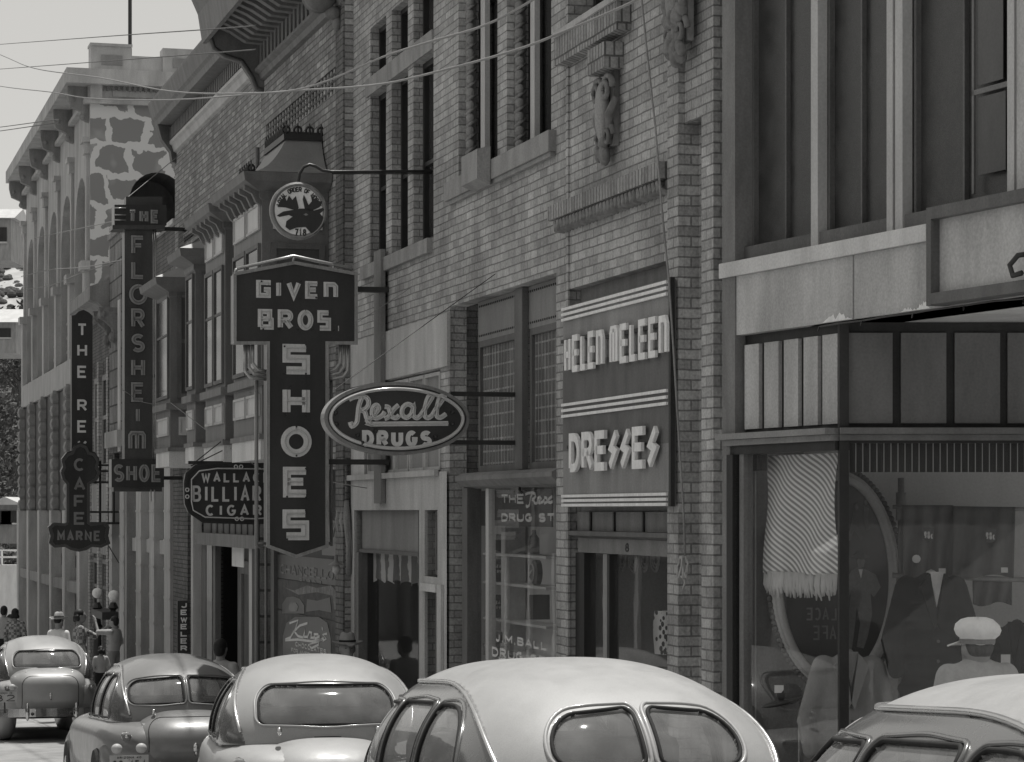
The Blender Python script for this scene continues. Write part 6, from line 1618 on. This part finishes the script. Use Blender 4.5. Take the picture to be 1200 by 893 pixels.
    for w_ in Wn:
        P=w_[1]; Q=[]; S_=[]
        ca=sum(p[0] for p in P)/len(P); cb=sum(p[1] for p in P)/len(P)
        # densify
        D_=[]
        for i in range(len(P)):
            a,b=P[i],P[(i+1)%len(P)]; n=max(1,int(math.hypot(b[0]-a[0],b[1]-a[1])/.035))
            for k in range(n): D_.append((a[0]+(b[0]-a[0])*k/n,a[1]+(b[1]-a[1])*k/n))
        Q=[onsurf(w_,*p) for p in D_]; Q=[q for q in Q if q is not None]
        if len(Q)>8: rb.tube(Q,.010,7,True)
        E2=[]
        for p in D_:
            d=math.hypot(p[0]-ca,p[1]-cb); E2.append((p[0]+(p[0]-ca)/d*.026,p[1]+(p[1]-cb)/d*.026))
        Q=[onsurf(w_,*p) for p in E2]; Q=[q for q in Q if q is not None]
        if len(Q)>8: (ch2 if w_[0]=='s' else ch).tube(Q,.011,7,True)
    rb.build('window_rubber',M['rubber'],root,smooth=True)
    ch.build('window_surround',roofm,root,smooth=True)
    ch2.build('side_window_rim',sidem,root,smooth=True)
    if drip:
        for sg in (1,-1):
            Q=[]
            for i in range(len(dr)):
                a,b=dr[i],dr[(i+1)%len(dr)]
                if min(a[1],b[1])<zb+.02: continue
                n=max(1,int(math.hypot(b[0]-a[0],b[1]-a[1])/.06))
                for k in range(n): 
                    q=onsurf(('s',None,sg),a[0]+(b[0]-a[0])*k/n,a[1]+(b[1]-a[1])*k/n)
                    if q is not None: Q.append(q+Vector((0,sg*.006,.004)))
            MB().tube(Q,.013,6).build('drip_rail',M['chrome_dull'],root,smooth=True)
    # lower body
    bw=.86
    mb=superell((L*.5+.05,0,.70),(L*.5-.02,bw,.37),.55,.42,90,30); mb.build('body',body,root,smooth=True)
    if trunk=='bump': mb=superell((.95,0,.78),(1.02,.58,.36),.85,.6,72,28)
    elif trunk=='tall': mb=superell((.98,0,.78),(1.08,.62,.40),.6,.5,72,28)
    else: mb=superell((.95,0,.76),(.95,.62,.33),.95,.7,72,28)
    tk=mb.build('boot_lid',body,root,smooth=True)
    tb_=BVHTree.FromPolygons([Vector(v) for v in mb.v],[tuple(f_) for f_ in mb.f])
    sm=MB(); Q=[]
    P_=roundpoly(-.44,.44,.52,1.04,(.03,.03,.16,.16),8)
    for i in range(len(P_)):
        a,b=P_[i],P_[(i+1)%len(P_)]; n=max(1,int(math.hypot(b[0]-a[0],b[1]-a[1])/.04))
        for k in range(n):
            h=tb_.ray_cast(Vector((-3,a[0]+(b[0]-a[0])*k/n,a[1]+(b[1]-a[1])*k/n)),Vector((1,0,0)))
            if h[0] is not None: Q.append(h[0])
    if len(Q)>10: sm.tube(Q,.006,5,True).build('lid_seam',M['rubber'],tk,smooth=True)
    mb=MB(); mb.ell((-.085,0,.74),(.02,.03,.05),10,8); mb.tube([(-.10,0,.76),(-.11,0,.70),(-.1,0,.66)],.012,6)
    for sg in (1,-1): mb.ell((.34 if trunk!='tall' else .2,sg*.36,1.09),(.05,.022,.035),10,8)
    mb.build('handle',M['chrome'],tk,smooth=True)
    fm=[]
    for X,nm,rr in ((1.05,'rear_fender',(.72,.20,.45)),(4.05,'front_fender',(.82,.22,.44))):
        for sg in (1,-1): superell((X,sg*.66,.46),rr,.8,.75,48,24).build('fender',body,root,smooth=True)
    for X in (1.1,4.0):
        for sg in (1,-1):
            wh=MB().lathe((X,sg*.80,.36),[(.001,-.08),(.34,-.08),(.36,-.05),(.36,.05),(.34,.08),(.001,.08)],32,'Y').build('wheel',M['rubber'],root,smooth=False)
            MB().lathe((X,sg*.80,.36),[(.001,.09*sg),(.18,.085*sg),(.2,.07*sg)],28,'Y').build('hubcap',M['chrome'],wh,smooth=True)
    # bumper
    mb=MB(); pts=[(.05+.16*(abs(k)/10)**3-.0,.84*k/10,.46) for k in range(-10,11)]; pts=[(x-.30,a,b) for x,a,b in pts]
    for a,b in zip(pts[:-1],pts[1:]):
        mb.prism([(a[0],a[1]),(b[0],b[1]),(b[0]+.03,b[1]),(a[0]+.03,a[1])],.40,.53,lambda p,q,d:(p,q,d))
    bp=mb.build('bumper',M['chrome'],root)
    mb=MB()
    for sg in (1,-1): superell((-.27,sg*.38,.48),(.045,.04,.13),.7,.7,16,10); mb.v+= []; mb.ell((-.26,sg*.38,.48),(.045,.035,.14),12,10)
    mb.build('bumper_guard',M['chrome'],bp,smooth=True)
    mb=MB(); 
    for sg in (1,-1): mb.cap((-.28,sg*.3,.45),(.2,sg*.3,.42),.03,.03,6)
    mb.build('bumper_iron',M['metal_dark'],bp)
    for sg in (1,-1):
        tl=MB().cap((.12,sg*.66,.86),(.32,sg*.66,.88),.05,.03,10).build('tail_light',M['chrome'],root,smooth=True)
        MB().lathe((.075,sg*.66,.858),[(.001,-.0),(.04,.002),(.048,.02)],16,'X').build('lens',M['poster_light'],tl,smooth=True)
    # interior: seats and dash
    mb=MB(); 
    for X in (1.75,2.75): mb.box(X,X+.16,-.58,.58,.5,1.22); mb.box(X,X+.6,-.58,.58,.4,.72)
    st_=mb.build('seat',M['seat_cloth'],root,bevel=.05)
    mb=MB(); mb.tube([(3.0+.0,.35+.19*math.cos(q*PI/10),1.05+.19*math.sin(q*PI/10)) for q in range(20)],.014,6,True); mb.build('steering_wheel',M['rubber'],root,smooth=True)
    mb=MB(); mb.box(2.98,3.04,-.1,.1,H-.30,H-.24); mb.build('mirror',M['metal_dark'],root)
    # floor pan blocks view through
    MB().box(.9,4.,-.6,.6,.36,.42).build('floor_pan',M['seat_cloth'],root)
    # hood and grille
    superell((3.95,0,.86),(.95,.46,.30),.7,.62,48,20).build('bonnet',body,root,smooth=True)
    if plate:
        txt,py,pz=plate; px_=-.10
        pl=MB().box(px_,px_+.006,py-.19,py+.19,pz-.085,pz+.085).build('licence_plate',M['plate_pale'],root)
        mb=MB(); letters(mb,txt,-.165,.165,-.07,.035,.016,lambda a,b,d:(px_-d,py-a,pz+b),0,.002,gap=.3)
        letters(mb,'ARIZONA 40',-.12,.12,.05,.072,.006,lambda a,b,d:(px_-d,py-a,pz+b),0,.002,gap=.3); mb.build('lettering',M['enamel_dark'],pl)
        MB().tube([(px_+.015,py,pz-.08),(-.16,py,.47)],.014,6).tube([(px_+.01,py,pz+.05),(px_+.02,py,pz-.1)],.012,6).build('plate_bracket',M['metal_dark'],root)
        mb=MB()
        for sg in (-1,1): mb.ell((px_-.0,py+sg*.12,pz+.15),(.05,.055,.05),14,10)
        mb.build('plate_lamp',M['plate_pale'],root,smooth=True)
    return root
paint('bodytrim',.35,.3,.5,.03); paint('chrome_dull',.55,.25,.0,.02,metal=.8)
paint('car_cream',.32,.5,.25,.06); paint('car_pale',.29,.5,.25,.06); paint('car_white',.45,.34,.5,.04)
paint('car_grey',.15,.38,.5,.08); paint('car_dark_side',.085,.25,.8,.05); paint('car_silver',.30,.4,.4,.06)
ycar=-2.36
def upos(x,yl=ycar): return U(x,yl)
CARS=[
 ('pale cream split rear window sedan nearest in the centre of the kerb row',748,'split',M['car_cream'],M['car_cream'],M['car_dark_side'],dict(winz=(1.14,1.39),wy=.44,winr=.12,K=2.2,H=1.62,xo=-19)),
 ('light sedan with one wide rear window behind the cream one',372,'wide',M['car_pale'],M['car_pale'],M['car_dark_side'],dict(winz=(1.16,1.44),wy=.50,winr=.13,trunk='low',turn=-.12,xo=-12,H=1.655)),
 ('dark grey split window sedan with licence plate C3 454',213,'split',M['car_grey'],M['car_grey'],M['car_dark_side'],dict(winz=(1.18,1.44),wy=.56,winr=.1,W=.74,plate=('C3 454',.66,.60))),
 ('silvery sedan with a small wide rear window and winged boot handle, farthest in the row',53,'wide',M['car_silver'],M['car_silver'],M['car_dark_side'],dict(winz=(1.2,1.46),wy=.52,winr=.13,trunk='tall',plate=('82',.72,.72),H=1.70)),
]
for lb,x,rr_,b_,r_,s_,kw in CARS:
    # u such that the rear window centre projects at x
    xo=kw.pop('xo',0); uu=U(x,ycar)+.95; yy_=ycar+xo*(-uu)/F_PX
    car(lb,'parked_car',uu,yy_,b_,r_,s_,rear=rr_,**kw)
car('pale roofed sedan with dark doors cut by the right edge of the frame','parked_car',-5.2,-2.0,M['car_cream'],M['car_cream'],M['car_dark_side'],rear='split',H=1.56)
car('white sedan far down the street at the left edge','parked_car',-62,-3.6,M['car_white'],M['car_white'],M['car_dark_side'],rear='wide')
# ================================================================ FAR LEFT HILLSIDE
plain('hill_soil',.34,1.,.35,.06,bump=.5,bscale=.5,streak=False); plain('foliage',.10,.9,.5,.5,bump=0,streak=False); plain('bark',.10,.9,.3,5.); plain('roof_tin',.45,.6,.15,2.)
mb=MB(); nx,ny=60,40
def hillz(X,Y):
    t=max(0,(Y-95)/150); return -7+29*t**1.15+3*noise.noise(Vector((X*.02,Y*.02,0)))*min(1,t*4)+2*noise.noise(Vector((X*.07,Y*.07,3)))*min(1,t*4)
for j in range(ny+1):
    for i in range(nx+1): X=-190+360*i/nx; Y=95+205*j/ny; mb.v.append((X,Y,hillz(X,Y)))
for j in range(ny):
    for i in range(nx): a=j*(nx+1)+i; mb.f.append((a,a+1,a+nx+2,a+nx+1))
tag(mb.build('hillside',M['hill_soil'],None,None,smooth=True),kind='structure')
mb=MB(); nx,ny=40,24
for j in range(ny+1):
    for i in range(nx+1):
        X=-260+520*i/nx; Y=-45-9*j; mb.v.append((X,Y,-3+(9*j)*.5+5*noise.noise(Vector((X*.02,Y*.02,7)))))
for j in range(ny):
    for i in range(nx): a=j*(nx+1)+i; mb.f.append((a,a+nx+1,a+nx+2,a+1))
plain('hill_scrub',.07,1.,.4,.06,bump=.4,bscale=.5,streak=False); tag(mb.build('hillside_behind',M['hill_scrub'],None,None,smooth=True),kind='structure')  # unseen hill added behind the camera to block low sky light
mb=MB().quad((-3000,-3000,-14),(3000,-3000,-14),(3000,3000,-14),(-3000,3000,-14)); tag(mb.build('ground',M['hill_soil']),kind='structure')
def tree(X,Y,z,h,label,grp,seed):
    rnd=random.Random(seed); o=thing('tree',label,'tree',(X,Y,z),frame=None,group=grp)
    mb=MB(); mb.tube([(0,0,-.5),(.05*h,0,h*.3),(0,.03*h,h*.6)],[.05*h,.035*h,.015*h],7)
    for k in range(5):
        a=rnd.random()*6.3; mb.tube([(.03*h,0,h*(.25+.06*k)),(.2*h*math.cos(a),.2*h*math.sin(a),h*(.5+.06*k))],[.02*h,.006*h],5)
    mb.build('trunk',M['bark'],o)
    mb=MB()
    cl=[(rnd.uniform(-.3,.3)*h,rnd.uniform(-.3,.3)*h,rnd.uniform(.4,.92)*h,rnd.uniform(.12,.22)*h) for _ in range(12)]
    for (a,b,c_,r_) in cl:
        for _ in range(60):
            d=Vector((rnd.gauss(0,1),rnd.gauss(0,1),rnd.gauss(0,1))).normalized()*r_*rnd.uniform(.5,1.05); p=Vector((a,b,c_))+d; s_=.035*h*rnd.uniform(.6,1.3)
            e=Vector((rnd.gauss(0,1),rnd.gauss(0,1),rnd.gauss(0,1))).normalized(); g_=e.orthogonal().normalized(); h2=e.cross(g_)
            mb.quad(p-g_*s_,p-h2*s_*.6,p+g_*s_,p+h2*s_*.6)
    mb.build('crown',M['foliage'],o,recalc=False)
def at(x,y,Y): return WX(x,Y),Y,WZ(y,Y)
TR=[(6,250,190,5),(14,262,175,4),(2,275,185,4),(20,285,170,4),(8,470,140,3.5),(16,500,130,3),(3,540,120,3),(12,610,110,3),(18,640,108,2.5),(5,655,105,2.2),(10,410,155,3),(1,430,150,3),(17,445,145,2.5)]
for k,(x,y,Y,h) in enumerate(TR):
    X,_,_z=at(x,y,Y); tree(X,Y,hillz(X,Y),h*1.3,'small scrubby tree on the far hillside at the left edge','hillside trees',k)
mb=MB()
rnd=random.Random(3)
for k in range(1500):
    Y=rnd.uniform(105,290); X=WX(rnd.uniform(-120,60),Y); z=hillz(X,Y); s_=rnd.uniform(.2,.7); mb.ell((X,Y,z+s_*.3),(s_,s_,s_*.7),6,4)
tag(mb.build('scrub',M['foliage'],None,None),kind='stuff',label='low dark scrub dotted over the far hillside',cat='scrub')
def house(label,x0,x1,yb,yt,Y,m='stucco_light',gable=True):
    X0,_,zb_=at(x0,yb,Y); X1,_,zt_=at(x1,yt,Y)
    o=thing('hillside_house',label,'house',((X0+X1)/2,Y,zb_),frame=None); w=(X1-X0)/2; h=zt_-zb_
    MB().box(-w,w,0,5,-.4,h).build('wall',M[m],o)
    mb=MB()
    if gable: mb.prism([(-w-.3,h-.05),(w+.3,h-.05),(0,h+w*.6)],-.3,5.3,lambda a,b,d:(a,d,b))
    else: mb.prism([(-.4,h),(5.4,h),(2.5,h+.9)],-w-.3,w+.3,lambda a,b,d:(d,a,b))
    mb.build('roof',M['roof_tin'],o)
    for s_ in (-.35,.4):
        wn=MB().box(s_*w-.35,s_*w+.35,-.06,-.002,h*.35,h*.75).build('window',M['wood_dark'],o); MB().box(s_*w-.4,s_*w+.4,-.1,-.061,h*.3,h*.35).build('sill',M['wood_pale'],wn)
house('pale flat fronted house highest on the far hillside',-25,13,298,256,165,'stone',False)
house('weathered wooden house with a pale roof halfway up the hillside',-28,19,405,378,135,'stone',False)
house('small gabled wooden house low on the hillside beside the arcades',-6,20,625,590,100,'wood_grey',True)
w=thing('retaining_wall','long pale retaining wall with a rail at the foot of the hill','wall',(WX(0,88),88,-8),frame=None)
MB().box(-16,3,0,.5,-2,8+WZ(662,88)).build('wall',M['stucco_light'],w)
mb=MB()
for k in range(24): mb.box(-16+.8*k,-15.94+.8*k,.1,.2,8+WZ(662,88),8+WZ(644,88))
for y in (645,653): mb.box(-16,3,.12,.18,8+WZ(y,88)-.03,8+WZ(y,88)+.03)
mb.build('railing',M['letter_white'],w)
# ================================================================ OPPOSITE SIDE OF THE STREET (seen only in reflections)
def opp(ua,ub,h,m,label,aw):
    y0=-15.
    o=thing('shop_building',label,'building',((ua+ub)/2,y0,road_z((ua+ub)/2)))
    zb_=-6.; mb=MB(); n=max(2,int((ub-ua)/2.6)); ops=[]; w=(ub-ua)/n
    mb.box(ua,ub,y0-8,y0-.12,zb_,h)
    def wq(a,b,c,d): mb.quad((a,y0,c),(b,y0,c),(b,y0,d),(a,y0,d))
    zg=road_z((ua+ub)/2)+3.6
    wq(ua,ub,zg,zg+.7); z=zg+.7
    while z<h-1.:
        z2=min(z+2.1,h-.6)
        for k in range(n):
            a=ua+w*k; wq(a,a+w*.28,z,z2); wq(a+w*.72,a+w,z,z2)
            mb.quad((a+w*.28,y0,z),(a+w*.72,y0,z),(a+w*.72,y0-.12,z),(a+w*.28,y0-.12,z)); mb.quad((a+w*.28,y0,z2),(a+w*.72,y0,z2),(a+w*.72,y0-.12,z2),(a+w*.28,y0-.12,z2))
        wq(ua,ub,z2,min(z2+.9,h)); z=z2+.9
    mb.box(ua,ub,y0-.3,y0+.25,h-.02,h+.35)
    mb.build('wall',M[m],o)
    MB().box(ua+.2,ub-.2,y0-.11,y0-.08,zb_,zg-.1).build('shopfront',M['pane_dark'],o)
    mb=MB()
    for k in range(n):
        a=ua+w*k; mb.box(a,a+.3,y0-.1,y0+.02,zb_,zg)
    mb.build('shop_pier',M['stone_pale'],o)
    if aw:
        mb=MB(); mb.uv=[]
        N=10
        for i in range(N+1):
            u=ua+.4+(ub-ua-.8)*i/N
            for q,(yy,zz) in enumerate(((y0+.05,zg-.1),(y0+1.7,zg-1.),(y0+1.7,zg-1.3))): mb.v.append((u,yy,zz)); mb.uv.append((i/N,q/2))
        for i in range(N):
            for q in (0,1): a=3*i+q; mb.f.append((a,a+3,a+4,a+1))
        mb.build('awning',M['awning_far'],o)
stripes('awning_far',.75,.2,14.,duty=.5)
opp(-22,-6,1.6,'stucco_light','pale shop building across the street with a striped awning',True)
opp(-34,-22.2,.8,'brick_buff','buff brick shop building across the street with a striped awning',True)
opp(-62,-34.2,4.5,'brick_dark','plain dark brick shop building farther down the other side of the street',False)
opp(-100,-62.2,5.,'brick_dark','tall dark brick shop building farthest down the other side of the street',False)
opp(-5.8,8,2.,'stucco_light','low pale shop building across the street nearest the camera',True)
# ================================================================ one part per loose piece
def split_parts(names):
    for o in [o for o in bpy.data.objects if o.type=='MESH' and o.parent and o.name.split('.')[0] in names]:
        me=o.data; n=len(me.vertices); par=list(range(n))
        def fnd(a):
            while par[a]!=a: par[a]=par[par[a]]; a=par[a]
            return a
        for e in me.edges:
            a,b=fnd(e.vertices[0]),fnd(e.vertices[1])
            if a!=b: par[a]=b
        grp={}
        for p in me.polygons: grp.setdefault(fnd(p.vertices[0]),[]).append(p)
        if not 1<len(grp)<=90: continue
        first=True; bn=o.name.split('.')[0]
        for g_ in grp.values():
            idx={}; vs=[]; fs=[]; sm_=g_[0].use_smooth
            for p in g_:
                q=[]
                for v in p.vertices:
                    if v not in idx: idx[v]=len(vs); vs.append(tuple(me.vertices[v].co))
                    q.append(idx[v])
                fs.append(q)
            nm=bpy.data.meshes.new(bn); nm.from_pydata(vs,[],fs); nm.materials.append(me.materials[0])
            if sm_:
                for p in nm.polygons: p.use_smooth=True
            if first: keep=nm; first=False
            else: c=o.copy(); c.data=nm; c.name=bn; COL.objects.link(c)
        o.data=keep
split_parts({'batten','stripe','frieze_block','cornice_bracket','modillion','electrode','vent','bracket_arm','window_rubber','window_surround','side_window_rim','balcony_panel','louver','dark_infill','shopfront_glazing','plate_lamp','bumper_guard','bumper_iron','shelf_board','brick_string_course','course_shadow_joint','dentil','door_rail','frieze_panel','lattice_bars','corner_scroll_pipe','shop_pier','printed_suit','shoes','letter_rail','parapet_panel','inner_sash','drawn_blind','eyes','railing','seat'})
# ================================================================ LIGHT, SKY, CAMERA
SUN_EL=74.; 
sv=Vector((0,0,0))
# horizontal direction in street frame: far along the street and slightly from behind the facades
hd=(FA.M.to_3x3()@Vector((-.86,.42,0))).normalized()
az=math.atan2(hd.x,hd.y)
sd=Vector((hd.x*math.cos(R(SUN_EL)),hd.y*math.cos(R(SUN_EL)),math.sin(R(SUN_EL))))
sl=bpy.data.lights.new('sun','SUN'); sl.energy=3.2; sl.angle=R(.5); sl.color=(1,.985,.95)
so=bpy.data.objects.new('sun',sl); COL.objects.link(so); so.rotation_euler=sd.to_track_quat('Z','Y').to_euler(); so.location=(0,0,30)
wd=bpy.data.worlds.new('World'); sc.world=wd; wd.use_nodes=True; nt=wd.node_tree
sk=nt.nodes.new('ShaderNodeTexSky'); sk.sky_type='NISHITA'; sk.sun_disc=False; sk.sun_elevation=R(SUN_EL); sk.sun_rotation=az; sk.dust_density=4.; sk.air_density=1.2; sk.altitude=1500
bw_=nt.nodes.new('ShaderNodeRGBToBW'); nt.links.new(sk.outputs[0],bw_.inputs[0])
hz=nt.nodes.new('ShaderNodeMixRGB'); hz.inputs[0].default_value=.75; hz.inputs[2].default_value=(4.,4.,4.,1); nt.links.new(bw_.outputs[0],hz.inputs[1])
mx=nt.nodes.new('ShaderNodeMixRGB'); mx.blend_type='MULTIPLY'; mx.inputs[0].default_value=1; mx.inputs[2].default_value=(1.,.985,.945,1); nt.links.new(hz.outputs[0],mx.inputs[1])
bg=nt.nodes['Background']; nt.links.new(mx.outputs[0],bg.inputs[0]); bg.inputs[1].default_value=.1
cam=bpy.data.cameras.new('camera'); co_=bpy.data.objects.new('camera',cam); COL.objects.link(co_); co_.rotation_euler=(PI/2,0,0)
cam.sensor_width=36; cam.lens=36*F_PX/1200; cam.shift_y=(HY-446.5)/1200; cam.clip_start=.1; cam.clip_end=8000
sc.camera=co_
sc.cycles.transparent_max_bounces=32
sc.view_settings.view_transform='Standard'; sc.view_settings.look='None'; sc.view_settings.gamma=1; sc.view_settings.exposure=.58; sc.view_settings.use_curve_mapping=False
